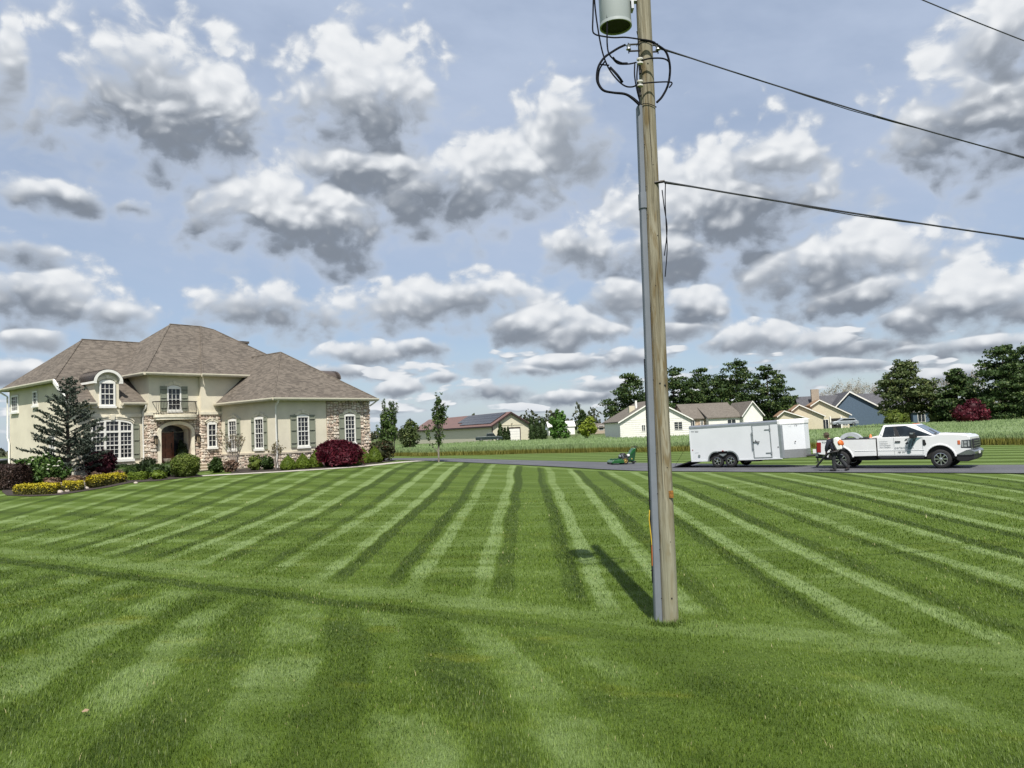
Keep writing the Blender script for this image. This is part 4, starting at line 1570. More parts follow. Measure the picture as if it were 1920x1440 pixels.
M['yellow'] = leafmat('gold_hedge_leaf', (0.16, 0.15, 0.012), (0.46, 0.38, 0.014), (0.60, 0.50, 0.03), cf=.35)
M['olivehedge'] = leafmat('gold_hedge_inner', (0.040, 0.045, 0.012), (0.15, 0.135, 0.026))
M['red'] = leafmat('red_maple_leaf', (0.036, 0.004, 0.009), (0.105, 0.010, 0.022), (0.16, 0.022, 0.035), trans=.3)
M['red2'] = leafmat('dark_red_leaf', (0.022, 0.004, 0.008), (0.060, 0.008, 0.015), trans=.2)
M['brownh'] = leafmat('brown_hedge_leaf', (0.022, 0.014, 0.011), (0.062, 0.036, 0.026), trans=.1)
M['heath'] = leafmat('dry_heather', (0.10, 0.062, 0.042), (0.20, 0.13, 0.09), trans=.1)
M['flower'] = leafmat('cream_flower', (0.55, 0.54, 0.42), (0.72, 0.72, 0.62))
M['rededge'] = mat('edging_stone', (0.40, 0.345, 0.29), 0.9, bump=.5)
M['bud'] = leafmat('young_bud_leaf', (0.13, 0.125, 0.045), (0.20, 0.15, 0.09))


def leaf_quads(P, size, rg, up=0.0, aspect=1.6, out=None):
    """one rhombus leaf per point; returns verts and quads"""
    n = len(P)
    d = rg.normal(0, 1, (n, 3))
    if out is not None:
        d = d * 0.75 + out * 0.8
    d[:, 2] += up
    d /= np.linalg.norm(d, axis=1)[:, None] + 1e-9
    e = rg.normal(0, 1, (n, 3))
    e -= d * (e * d).sum(1)[:, None]
    e /= np.linalg.norm(e, axis=1)[:, None] + 1e-9
    f = np.cross(d, e)
    s = (size * rg.uniform(0.6, 1.4, n))[:, None]
    V = np.empty((n, 4, 3))
    V[:, 0] = P - e * s * aspect * .5
    V[:, 1] = P - f * s * .5
    V[:, 2] = P + e * s * aspect * .5
    V[:, 3] = P + f * s * .5
    k = np.arange(n) * 4
    return V.reshape(-1, 3), np.stack([k, k + 1, k + 2, k + 3], 1)


def lobes_points(lobes, n, rg, clump=0.33, kc=26, shell=0.55, fill=0.25):
    """points in leaf clumps spread over the lobes (cx,cy,cz,rx,ry,rz)"""
    L = np.array(lobes, float)
    w = (L[:, 3] * L[:, 4] + L[:, 3] * L[:, 5] + L[:, 4] * L[:, 5])
    w /= w.sum()
    P, O = [], []
    for l, wi in zip(L, w):
        m = max(8, int(n * wi))
        c, r = l[:3], l[3:]
        u = rg.normal(0, 1, (kc, 3))
        u /= np.linalg.norm(u, axis=1)[:, None]
        rad = shell + (1 - shell) * rg.random(kc) ** .5
        cc = c + u * r * rad[:, None]
        idx = rg.integers(0, kc, m)
        q = rg.normal(0, 1, (m, 3))
        q /= np.linalg.norm(q, axis=1)[:, None]
        q *= (rg.random(m) ** .45)[:, None]
        cs = clump * rg.uniform(.6, 1.25, kc)
        p = cc[idx] + q * r * cs[idx][:, None]
        inn = rg.random(m) < fill
        v = rg.normal(0, 1, (m, 3))
        v /= np.linalg.norm(v, axis=1)[:, None]
        p[inn] = (c + v * r * (rg.random(m) ** .4)[:, None])[inn]
        P.append(p)
        O.append((p - c) / r)
    P, O = np.concatenate(P), np.concatenate(O)
    O /= np.linalg.norm(O, axis=1)[:, None] + 1e-9
    return P, O


def foliage(name, lobes, n, size, m, parent, seed=0, clump=.33, kc=26, shell=.55, fill=.25, up=.3, aspect=1.6, zmin=None):
    rg = np.random.default_rng(seed)
    P, O = lobes_points(lobes, n, rg, clump, kc, shell, fill)
    if zmin is not None:
        k = P[:, 2] > zmin
        P, O = P[k], O[k]
    V, F = leaf_quads(P, size, rg, up, aspect, O)
    return np_mesh(name, V, [F], m, parent)


def trunk(name, pts, r, m, parent, limbs=()):
    mb = MB()
    mb.tube(pts, r, 8)
    for q, rr in limbs:
        mb.tube(q, rr, 5)
    return mb.build(name, m, parent, smooth=True)


def tree(name, label, cat, x, y, lobes, n, size, m, th, tr, group=None, bark=None, seed=0, limbs=True, zb=None, **kw):
    """lobes in local metres above the base; th = trunk height, tr = radius"""
    t = thing(name, label, cat, (x, y, gz(x, y) if zb is None else zb), 0, group)
    rg = random.Random(seed)
    lb = []
    if limbs:
        for l in sorted(lobes, key=lambda q: -q[3])[:9]:
            z0 = max(th * .25, min(th * .92, l[2] - .45 * abs(l[0]) - .3))
            lb.append(([(0, 0, z0), (l[0] * .55, l[1] * .55, (z0 + l[2]) / 2 + .1), (l[0], l[1], l[2])], [tr * .42, tr * .26, tr * .1]))
    trunk('trunk', [(0, 0, -.15), (rg.uniform(-.05, .05), 0, th * .4), (rg.uniform(-.1, .1), 0, th * .75), (0, 0, th)], [tr * 1.15, tr * .85, tr * .55, tr * .15], bark or M['bark'], t, lb)
    foliage('crown', lobes, n, size, m, t, seed, **kw)
    return t


def bush(name, label, cat, x, y, lobes, n, size, m, group=None, seed=0, core=True, zb=None, **kw):
    z = (gz(x, y) if zb is None else zb)
    rg = np.random.default_rng(seed)
    P, O = lobes_points(lobes, n, rg, kw.pop('clump', .3), kw.pop('kc', 30), kw.pop('shell', .7), kw.pop('fill', .15))
    k = P[:, 2] > 0.0
    P, O = P[k], O[k]
    V, F = leaf_quads(P, size, rg, kw.pop('up', .3), kw.pop('aspect', 1.6), O)
    if core:
        for l in lobes:
            mb = MB().ball(l[:3], (l[3] * .80, l[4] * .80, l[5] * .80), 12, 7)
            cv = np.array(mb.v)
            cv[:, 2] = np.maximum(cv[:, 2], -.05)
            base = len(V)
            V = np.concatenate([V, cv])
            F = np.concatenate([F, np.array(mb.f) + base])
    o = np_mesh(name, V, [F], m)
    o.location = (x, y, z)
    return tag(o, label, cat, group)


def surface_shrub(name, label, cat, x, y, prof, n, size, m, group=None, seed=0, rough=.03, squash=1.0):
    """a clipped shrub: leaves close to a surface of revolution; prof = [(height, radius)]"""
    rg = np.random.default_rng(seed)
    hs, rs = np.array([p[0] for p in prof]), np.array([p[1] for p in prof])
    H = hs[-1]
    zz = rg.uniform(0, H, n * 3)
    rr = np.interp(zz, hs, rs)
    keep = rg.random(n * 3) < (rr + .05) / (rr.max() + .05)
    zz, rr = zz[keep][:n], rr[keep][:n]
    n = len(zz)
    a = rg.uniform(0, 2 * math.pi, n)
    bump = 1 + .06 * np.sin(a * 4 + zz * 7 + seed) + .05 * np.sin(a * 9 - zz * 13)
    r2 = (rr * bump + rg.normal(0, rough, n)).clip(.005)
    P = np.stack([np.cos(a) * r2, np.sin(a) * r2 * squash, zz + rg.normal(0, rough, n)], 1)
    P = P[P[:, 2] > .0]
    n = len(P)
    O = P * np.array([1, 1, .6])
    O = O / (np.linalg.norm(O, axis=1)[:, None] + 1e-9)
    V, F = leaf_quads(P, size, rg, .5, 1.6, O)
    mb = MB().lathe([(max(.004, q * .93), h * .97) for h, q in prof], (0, 0, 0), seg=18)
    quads = np.array([f for f in mb.f if len(f) == 4])
    F = np.concatenate([F, quads + len(V)])
    V = np.concatenate([V, np.array(mb.v) * np.array([1, squash, 1])])
    o = np_mesh(name, V, [F], m)
    o.location = (x, y, gz(x, y))
    return tag(o, label, cat, group)


# ---- beside the house
# dwarf conifers
DW = 'dwarf conifers along the wing'
for i, (x, y, h, r, lab) in enumerate([
        (-12.15, 41.3, .80, .41, 'rounded lime green dwarf conifer, leftmost of the row along the stone base'),
        (-11.55, 42.0, .84, .41, 'lime green dwarf conifer between the leftmost one and the pointed one by the red maple'),
        (-11.0, 42.7, 1.0, .42, 'pointed green dwarf conifer touching the left side of the red weeping maple'),
        (-9.2, 44.3, .78, .38, 'dwarf conifer half hidden behind the right side of the red maple'),
        (-9.05, 45.9, .98, .44, 'pointed dwarf conifer standing clear to the right of the red maple'),
        (-8.55, 47.0, 1.02, .46, 'last dwarf conifer on the right, in front of the dark shrub at the house corner')]):
    surface_shrub('dwarf_conifer', lab, 'shrub', x, y, [(0, r * .72), (h * .12, r * .95), (h * .28, r), (h * .48, r * .86), (h * .66, r * .62), (h * .82, r * .36), (h * .94, r * .13), (h, .01)], 2600, .034, M['dwarf'], DW, 40 + i, .018)

# red weeping maple in front of the stone wall
t = thing('red_maple', 'large dome of dark red weeping maple before the stone wall of the wing', 'shrub', (-10.0, 43.2, gz(-10.0, 43.2)))
trunk('trunk', [(0, 0, -.1), (.05, 0, .5), (0, .05, .9)], [.09, .07, .04], M['bark'], t,
      [([(0, 0, .5), (math.cos(q) * .6, math.sin(q) * .5, 1.05), (math.cos(q) * 1.05, math.sin(q) * .8, .9)], [.045, .03, .012]) for q in np.linspace(0, 6.0, 8)])
rg = np.random.default_rng(5)
n = 8500
u = rg.random(n)
ph = rg.uniform(0, 2 * math.pi, n)
rr = np.sqrt(u)
wv = 1 + .10 * np.sin(ph * 5 + 1) + .07 * np.sin(ph * 11) + .04 * np.sin(ph * 23)
topz = 1.36 * np.clip(1 - (rr / 1.06) ** 2.6, 0, 1) ** .62 + .14 * np.sin(ph * 3 + 2) * rr
zz = np.where(rg.random(n) < .62, topz + .10, (topz + .10) * rg.uniform(.35, 1, n)) + .10 * np.sin(ph * 7 + rr * 9) * rr
zz = np.maximum(zz + rg.normal(0, .04, n), .12 + .1 * rg.random(n))
P = np.stack([np.cos(ph) * rr * 1.30 * wv, np.sin(ph) * rr * .98 * wv, zz * .93], 1)
P = P + rg.normal(0, .03, P.shape)
V, F = leaf_quads(P, .075, rg, .2, 3.4, np.stack([np.cos(ph) * rr, np.sin(ph) * rr, .9 - rr * .4], 1))
np_mesh('crown', V, [F], M['red'], t)
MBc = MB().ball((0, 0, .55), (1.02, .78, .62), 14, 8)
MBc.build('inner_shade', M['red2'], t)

# shrub at the house corner on the right
bush('corner_shrub', 'dark reddish green shrub at the right corner of the stone wing', 'shrub', -8.4, 48.9, [(0, 0, .6, .75, .7, .6), (.3, -.1, .85, .5, .45, .45), (-.35, 0, .85, .45, .45, .4)], 2600, .09, leafmat('corner_leaf', (0.022, 0.032, 0.010), (0.065, 0.065, 0.024), (0.10, 0.05, 0.03)), seed=61)

# ball shrub and its darker neighbour by the steps
surface_shrub('ball_shrub', 'big clipped yellow green ball shrub just left of the porch steps', 'shrub', -16.55, 38.75, [(0, .30), (.12, .44), (.3, .58), (.55, .66), (.75, .64), (.92, .54), (1.04, .38), (1.11, .2), (1.13, .01)], 5200, .05, M['ball'], None, 62, .03)
bush('spreading_shrub', 'dark green spreading shrub left of the clipped ball shrub', 'shrub', -17.85, 39.1, [(0, 0, .32, .55, .5, .36), (-.3, -.1, .34, .4, .4, .34), (.3, 0, .40, .42, .4, .38)], 2600, .06, M['box'], seed=63)
bush('brown_shrub', 'small round russet shrub in front of the wooden door', 'shrub', -18.1, 41.6, [(0, 0, .5, .45, .4, .5)], 1500, .05, leafmat('russet_leaf', (0.07, 0.035, 0.02), (0.15, 0.075, 0.045)), seed=64)
bush('square_hedge', 'tall square clipped boxwood block at the left of the porch', 'hedge', -20.87, 43.87, [(0, 0, .42, .30, .30, .48), (.2, .2, .42, .2, .2, .49), (-.2, .2, .42, .2, .2, .49), (.2, -.2, .42, .2, .2, .49), (-.2, -.2, .42, .2, .2, .49)], 3800, .04, M['boxdark'], seed=65, clump=.25, kc=80, shell=.9)


def long_hedge(name, label, cat, x0, y0, x1, y1, h, dpt, n, leaf, m, group=None, seed=0, m2=None, zmin=.02, round_=.12):
    """box-shaped clipped hedge between two ground points"""
    rg = np.random.default_rng(seed)
    cx, cy = (x0 + x1) / 2, (y0 + y1) / 2
    L = math.hypot(x1 - x0, y1 - y0)
    ang = math.atan2(y1 - y0, x1 - x0)
    u = rg.uniform(-1, 1, n)
    v = rg.uniform(-1, 1, n)
    w = rg.uniform(0, 1, n)
    face = rg.integers(0, 5, n)
    v = np.where(face == 0, -1, np.where(face == 1, 1, v))
    w = np.where((face == 2) | (face == 4), 1, w)
    u = np.where(face == 3, np.sign(u), u)
    e = 1 - .35 * np.clip(np.abs(u) - .8, 0, 1) * 2 - .06 * (1 - w)
    # soften the edges, bulge and ripple the top
    vv = v * (1 - .22 * np.clip(w - .72, 0, 1) / .28)
    uu = u * (1 - .05 * np.clip(w - .72, 0, 1) / .28)
    top = h * (1 + .05 * np.sin(u * L * 3 + seed) + .04 * rg.normal(0, 1, n))
    P = np.stack([uu * L / 2, vv * dpt / 2 * e + rg.normal(0, .03, n), w * top + rg.normal(0, .02, n)], 1)
    P = P[P[:, 2] > zmin]
    n = len(P)
    V, F = leaf_quads(P, leaf, rg, .4, 1.5, np.stack([np.zeros(n), np.sign(P[:, 1]), np.ones(n) * .8], 1))
    top_m = P[:, 2] > h * .62
    kk = np.repeat(top_m, 1)
    o = np_mesh(name, V, [F], [m, m2 or m])
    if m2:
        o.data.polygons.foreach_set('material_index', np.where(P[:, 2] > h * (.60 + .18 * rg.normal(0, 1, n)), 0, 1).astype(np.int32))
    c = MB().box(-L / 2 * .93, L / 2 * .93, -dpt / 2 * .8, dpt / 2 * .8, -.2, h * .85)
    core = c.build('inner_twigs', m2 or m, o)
    o.location = (cx, cy, gz(cx, cy))
    o.rotation_euler = (0, 0, ang)
    return tag(o, label, cat, group)


GH = 'clipped golden hedges along the left bed'
GW = .52
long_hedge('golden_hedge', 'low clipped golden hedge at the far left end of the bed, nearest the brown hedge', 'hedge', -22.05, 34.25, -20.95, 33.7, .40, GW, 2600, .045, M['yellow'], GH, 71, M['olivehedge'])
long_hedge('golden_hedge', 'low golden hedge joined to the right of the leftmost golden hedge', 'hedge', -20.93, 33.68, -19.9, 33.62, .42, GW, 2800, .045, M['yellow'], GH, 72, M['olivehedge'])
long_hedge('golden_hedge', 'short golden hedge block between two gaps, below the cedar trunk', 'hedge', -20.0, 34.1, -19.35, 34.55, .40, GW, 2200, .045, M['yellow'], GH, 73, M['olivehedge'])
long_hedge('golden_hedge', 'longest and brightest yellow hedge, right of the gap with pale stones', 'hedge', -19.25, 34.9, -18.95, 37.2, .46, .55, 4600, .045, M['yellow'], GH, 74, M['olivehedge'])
long_hedge('green_hedge', 'low yellow green hedge trailing right of the bright golden hedges', 'hedge', -19.0, 38.0, -18.1, 37.9, .34, .5, 1800, .045, M['dwarf'], None, 75)
long_hedge('dark_hedge', 'dark clipped hedge under the big arched window', 'hedge', *hw(-7.2, 6.1), *hw(-5.0, 6.1), .55, .6, 3400, .05, M['boxdark'], None, 76)
bush('low_bush', 'low mid green bush left of the dark hedge under the window', 'shrub', -21.1, 41.5, [(0, 0, .28, .55, .5, .32), (.4, .1, .26, .4, .4, .3)], 2000, .05, M['box'], seed=77)
bush('low_bush', 'small yellow green bush at the foot of the square boxwood', 'shrub', -17.55, 37.75, [(0, 0, .2, .32, .3, .24), (.2, .1, .18, .25, .25, .22)], 1400, .045, M['dwarf'], seed=78)
long_hedge('brown_hedge', 'dark brown clipped hedge at the left edge beside the white flowering bush', 'hedge', -25.9, 37.9, -23.35, 36.6, 1.06, 1.1, 7000, .06, M['brownh'], None, 79)
HT = 'dry heather clumps behind the golden hedges'
for i, (x, y, r, lab) in enumerate([(-22.0, 36.6, .42, 'russet dry heather clump behind the second golden hedge'), (-21.2, 37.0, .48, 'tan domed heather clump below the cedar trunk'), (-20.6, 38.0, .46, 'brown heather clump behind the longest golden hedge'), (-20.2, 39.2, .42, 'reddish heather clump at the foot of the dark red bush')]):
    bush('heather', lab, 'shrub', x, y, [(0, 0, .2, r, r * .8, .26)], 1500, .04, M['heath'], HT, 80 + i, up=.6)
# white-flowering bush
t = thing('flowering_bush', 'broad green bush with cream flower heads at the left end of the house', 'shrub', (-23.6, 38.4, gz(-23.6, 38.4)))
lobes = [(0, 0, .6, 1.0, .9, .62), (-.55, -.1, .8, .62, .6, .55), (.3, -.1, .98, .7, .6, .5), (.8, -.2, .55, .65, .6, .5), (-.1, -.4, .35, 1.0, .6, .36)]
foliage('leaves', lobes, 6000, .10, M['leafg'], t, 84, shell=.75, zmin=.02)
rg = np.random.default_rng(85)
fl = MB()
for k in range(34):
    l = lobes[rg.integers(0, len(lobes))]
    q = rg.normal(0, 1, 3)
    q[1] = -abs(q[1])
    q[2] = abs(q[2]) * .9
    q /= np.linalg.norm(q)
    p = np.array(l[:3]) + q * np.array(l[3:]) * 1.03
    if p[2] > .1:
        fl.ball(tuple(p), (.075, .075, .045), 6, 4)
o = fl.build('flower_heads', M['flower'], t)
o['kind'] = 'stuff'
bush('dark_red_bush', 'dark red leaved bush behind the cedar below the arched window', 'shrub', -22.05, 41.0, [(0, 0, .75, .72, .6, .72), (.3, 0, 1.0, .48, .45, .45), (.25, -.2, .45, .55, .5, .45)], 3600, .075, M['red2'], seed=86)
# small shrubs right of the steps
SS = 'small shrubs along the wing side wall'
for i, (x, y, lb, m, lab) in enumerate([
        (-16.0, 41.2, [(0, 0, .38, .38, .35, .40), (.12, 0, .52, .24, .24, .24)], 'box', 'glossy green shrub right beside the porch steps'),
        (-15.25, 41.3, [(0, 0, .3, .38, .35, .34)], 'heath', 'sparse brown shrub next to the green one by the steps'),
        (-14.15, 42.0, [(0, 0, .38, .34, .32, .40)], 'ball', 'yellow green round shrub under the near side window'),
        (-13.55, 42.1, [(0, 0, .36, .38, .34, .38)], 'box', 'mid green shrub just left of the wing corner downspout')]):
    bush('small_shrub', lab, 'shrub', x, y, lb, 1300, .07, M[m], SS, 90 + i, core=(m != 'heath'))


def bare_shrub(name, label, x, y, h, spread, seed, buds, nbr=14):
    t = thing(name, label, 'shrub', (x, y, gz(x, y)))
    rg = random.Random(seed)
    mb = MB()
    tips = []
    for k in range(nbr):
        a = rg.uniform(0, 2 * math.pi)
        s = spread * rg.uniform(.35, 1)
        p = [(0, 0, 0), (math.cos(a) * s * .35, math.sin(a) * s * .3, h * .4), (math.cos(a) * s, math.sin(a) * s * .8, h * rg.uniform(.65, 1))]
        mb.tube(p, [.022, .014, .005], 4)
        for j in range(5):
            f = rg.uniform(.35, .95)
            q = [p[1][i] + (p[2][i] - p[1][i]) * f for i in range(3)]
            e = (q[0] + rg.uniform(-.25, .25), q[1] + rg.uniform(-.25, .25), q[2] + rg.uniform(.08, .4))
            mb.tube([tuple(q), e], [.008, .003], 3)
            tips += [Vector(q).lerp(Vector(e), rg.uniform(.2, 1)) for _ in range(buds)]
    mb.build('branches', M['twig'], t)
    P = np.array([tuple(p) for p in tips])
    r2 = np.random.default_rng(seed)
    V, F = leaf_quads(P + r2.normal(0, .03, P.shape), .055, r2, .3, 1.7)
    np_mesh('leaves', V, [F], M['bud'], t)
    return t


bare_shrub('branchy_tree', 'bare branching little tree before the far side window of the wing', -15.1, 41.7, 2.3, 1.15, 3, 4, 22)
bare_shrub('branchy_shrub', 'thin sprouting shrub at the wing corner downspout', -12.9, 41.6, 1.5, .5, 4, 5, 11)

# ---- blue cedar in front of the left wing
def cedar():
    x, y = -23.1, 39.9
    t = thing('cedar', 'tall blue grey cedar with open drooping branches before the left wing', 'tree', (x, y, gz(x, y)))
    rg = random.Random(21)
    H = 5.35
    tr = MB()
    tr.tube([(0, 0, -.2), (.03, 0, 1.2), (-.05, .02, 2.8), (-.02, 0, 4.1), (-.12, 0, H)], [.13, .11, .075, .04, .012], 8)
    tr.build('trunk', M['bark'], t, smooth=True)
    br = MB()
    pts = []
    k = 0
    z = .45
    while z < H - .1:
        f = z / H
        ln = (2.35 * (1 - f) ** .95 + .16) * rg.uniform(.55, 1.15)
        a = k * 2.4 + rg.uniform(-.6, .6)
        ca, sa = math.cos(a), math.sin(a)
        rise = ln * (.12 + .62 * min(1, f * 1.5)) * rg.uniform(.7, 1.2)
        p = [Vector((0, 0, z)), Vector((ca * ln * .35, sa * ln * .35, z + rise * .30)), Vector((ca * ln * .7, sa * ln * .7, z + rise * .66)), Vector((ca * ln, sa * ln, z + rise))]
        br.tube(p, [.026 * (1.2 - f), .018 * (1.2 - f), .011, .004], 4)
        nn = max(2, int(ln * 4.6))
        for j in range(nn):
            tt = .25 + .75 * (j + rg.random() * .6) / nn
            i = min(2, int(tt * 3))
            b0 = p[i].lerp(p[i + 1], min(1, tt * 3 - i))
            side = rg.choice((-1, 1))
            sl = ln * .30 * (1.25 - tt) + .12
            e = b0 + Vector((-sa * side * sl * .8 + ca * sl * .7, ca * side * sl * .8 + sa * sl * .7, rg.uniform(.10, .42) * sl + .02))
            br.tube([b0, e], [.008, .003], 3)
            for q in range(int(10 + sl * 72)):
                c = b0.lerp(e, rg.random())
                pts.append((c.x + rg.gauss(0, .024), c.y + rg.gauss(0, .024), c.z + rg.gauss(.01, .026)))
        for q in range(int(ln * 55)):
            tt = rg.uniform(.12, 1)
            i = min(2, int(tt * 3))
            c = p[i].lerp(p[i + 1], min(1, tt * 3 - i))
            pts.append((c.x + rg.gauss(0, .02), c.y + rg.gauss(0, .02), c.z + rg.gauss(.01, .02)))
        k += 1
        z += rg.uniform(.032, .075)
    br.build('branches', M['bark'], t)
    r2 = np.random.default_rng(22)
    P = np.array(pts)
    V, F = leaf_quads(P, .05, r2, .5, 2.4)
    np_mesh('needles', V, [F], M['spruce'], t)


cedar()

# ---- young pear tree out on the lawn
def pear(x, y, h, w, seed, label, name='pear_tree', dens=1.0, group=None):
    t = thing(name, label, 'tree', (x, y, gz(x, y)), 0, group)
    rg = random.Random(seed)
    mb = MB()
    mb.tube([(0, 0, -.1), (.02, 0, h * .25), (0, .02, h * .6), (.03, 0, h * .9)], [.06, .05, .03, .01], 6)
    pts = []
    for k in range(11):
        z0 = h * rg.uniform(.10, .45)
        a = rg.uniform(0, 2 * math.pi)
        s = w * rg.uniform(.35, 1.0)
        z1 = h * rg.uniform(.55, 1.0)
        if k == 0:
            s, z1, z0 = w * 1.5, h * .52, h * .14
            a = math.pi * 1.05
        p = [(0, 0, z0), (math.cos(a) * s * .7, math.sin(a) * s * .7, z0 + (z1 - z0) * .35), (math.cos(a) * s, math.sin(a) * s, z1)]
        mb.tube(p, [.028, .018, .006], 5)
        for j in range(int(11 * (z1 - z0) * dens)):
            f = rg.uniform(.2, 1)
            q = Vector(p[1]).lerp(Vector(p[2]), f) if f > .35 else Vector(p[0]).lerp(Vector(p[1]), f / .35)
            c = q + Vector((rg.gauss(0, .09), rg.gauss(0, .09), rg.gauss(0, .06)))
            for i in range(8):
                pts.append((c.x + rg.gauss(0, .05), c.y + rg.gauss(0, .05), c.z + rg.gauss(0, .055)))
    mb.build('trunk', M['barkgrey'], t, smooth=True)
    r2 = np.random.default_rng(seed)
    V, F = leaf_quads(np.array(pts), .085, r2, .3, 1.5)
    np_mesh('crown', V, [F], M['pear'], t)
    return t


pear(-4.72, 47.6, 4.35, .46, 31, 'slim young pear tree alone on the lawn edge before the barn')

# stone edging and loose stones along the left bed
ed = M['rededge']
ES = 'stones in the left bed'
rgs = random.Random(9)
for i, (x, y, s, lab) in enumerate([(-19.85, 33.62, .17, 'pale stone in the gap left of the short golden block'), (-19.75, 34.0, .13, 'smaller pale stone in the same gap by the short golden block'), (-19.3, 34.62, .16, 'rounded pale stone in the gap before the longest golden hedge'), (-19.45, 35.0, .13, 'flat tan stone right beside the rounded pale stone'), (-17.76, 36.1, .11, 'single white stone at the lawn edge right of the golden hedges'), (-17.3, 38.1, .15, 'pale stone under the spreading dark shrub')]):
    b = MB().ball((0, 0, .0), (s, s * .8, s * .6), 9, 6)
    v = [(p[0] * rgs.uniform(.88, 1.1), p[1] * rgs.uniform(.88, 1.1), p[2] * rgs.uniform(.9, 1.1)) for p in b.v]
    b.v = v
    o = b.build('stone', ed, None, smooth=False)
    o.location = (x, y, gz(x, y) + s * .25)
    tag(o, lab, 'stone', ES)
mb = MB()
for k, (x0, y0, x1, y1) in enumerate([(-20.9, 35.4, -19.9, 36.2), (-19.8, 36.0, -19.6, 37.4)]):
    z = gz((x0 + x1) / 2, (y0 + y1) / 2)
    L = math.hypot(x1 - x0, y1 - y0)
    b = MB(Matrix.Translation((x0, y0, z)) @ Matrix.Rotation(math.atan2(y1 - y0, x1 - x0), 4, 'Z'))
    for q in range(4):
        b.box(L * q / 4 + .01, L * (q + 1) / 4 - .01, -.10, .10, -.1, .26)
    o = b.build('edging_wall', ed)
    tag(o, ['low stone edging behind the short golden hedge block', 'low stone edging stub beside the longest golden hedge'][k], 'wall', 'stone edging in the left bed')
# urn by the porch
o = MB().lathe([(.10, 0), (.12, .04), (.07, .10), (.10, .2), (.20, .36), (.22, .42), (.18, .42), (.16, .36)], (0, 0, 0), seg=16).build('urn', M['limestone'], smooth=True)
ux, uy = hw(-3.95, 4.9)
o.location = (ux, uy, 1.55)
tag(o, 'cream stone urn at the left foot of the porch arch', 'urn')
MB().box(-.2, .2, -.2, .2, -.6, .0).build('plinth', M['limestone'], o)
ux, uy = hw(-2.2, 6.6)
bush('porch_plant', 'dark potted evergreen standing inside the porch arch', 'plant', ux, uy, [(0, 0, .55, .36, .34, .6), (0, 0, 1.0, .2, .2, .35)], 900, .06, M['boxdark'], seed=99, zb=1.63)

o = MB().add([(-.05, 0, .012), (-.02, .03, .03), (.03, .035, .015), (.06, .005, .03), (.03, -.03, .02), (-.02, -.03, .012), (0, 0, .008)], [(0, 1, 6), (1, 2, 6), (2, 3, 6), (3, 4, 6), (4, 5, 6), (5, 0, 6)]).build('fallen_leaf', mat('dry_leaf', (0.27, 0.19, 0.12), .8))
o.location = (-3.25, 5.81, gz(-3.25, 5.81) + .03)
o.scale = (.62, .62, .8)
tag(o, 'dry tan leaf lying on the grass at the lower left', 'leaf')


# ================================================================== utility pole
def pole_wood():
    m, nt, bs = newmat('weathered_pole_wood')
    p = obj_pos(nt)
    sep = nt.nodes.new('ShaderNodeSeparateXYZ')
    nt.links.new(p, sep.inputs[0])
    x, y, z = (X(nt, sep.outputs[i]) for i in range(3))
    g = combine(nt, x * 20.0, y * 20.0, z * 0.8)
    n = noise(nt, g, 1.0, 6.0, 0.65, 0.4)
    n2 = noise(nt, combine(nt, x * 70.0, y * 70.0, z * 2.0), 1.0, 3.0, 0.6)
    st = noise(nt, combine(nt, x * 9.0, y * 9.0, z * 1.6), 1.0, 3.0, 0.5, 1.2)
    c = mixc(nt, n.smooth(0.3, 0.7), (0.15, 0.132, 0.088), (0.325, 0.30, 0.225))
    c = mixc(nt, st.smooth(0.47, 0.66, 0.0, 0.85), c, (0.155, 0.115, 0.055))
    c = mixc(nt, n2.smooth(0.60, 0.72, 0.0, 0.85), c, (0.06, 0.05, 0.035))
    ck = noise(nt, combine(nt, x * 42.0, y * 42.0, z * 0.35), 1.0, 2.0, 0.5)
    c = mixc(nt, ck.smooth(0.64, 0.69, 0.0, 0.9), c, (0.045, 0.036, 0.024))
    # greener and paler towards the foot
    c = mixc(nt, z.smooth(2.6, 0.4, 0.0, 0.45), c, (0.29, 0.295, 0.215))
    nt.links.new(c, bs.inputs['Base Color'])
    bs.inputs['Roughness'].default_value = 0.9
    bs.inputs['Specular IOR Level'].default_value = 0.2
    addbump(nt, bs, n + n2 * 0.6 - ck.smooth(0.6, 0.7) * 1.2, 0.8, 0.014)
    return m


M['polewood'] = pole_wood()
M['greypvc'] = mat('grey_conduit', (0.165, 0.182, 0.21), 0.6, var=.07)
M['steel'] = mat('galvanised_steel', (0.34, 0.35, 0.36), 0.45, .7, .1)
M['cable'] = mat('black_cable', (0.006, 0.0065, 0.010), 0.75, var=.1, spec=.15)
M['wire'] = mat('overhead_cable', (0.03, 0.032, 0.037), 0.6, var=.1)
M['porcelain'] = mat('porcelain', (0.62, 0.60, 0.55), 0.25, var=.05)
M['tank'] = mat('transformer_paint', (0.40, 0.435, 0.435), 0.42, var=.04, scale=1.2)
M['tankdark'] = mat('tank_bottom', (0.016, 0.021, 0.010), 0.8)
M['orange'] = mat('orange_tag', (0.20, 0.088, 0.012), 0.7, var=.6, scale=30)
M['yellowc'] = mat('yellow_cable', (0.62, 0.42, 0.04), 0.5)
M['orangec'] = mat('orange_cable', (0.50, 0.15, 0.03), 0.5)

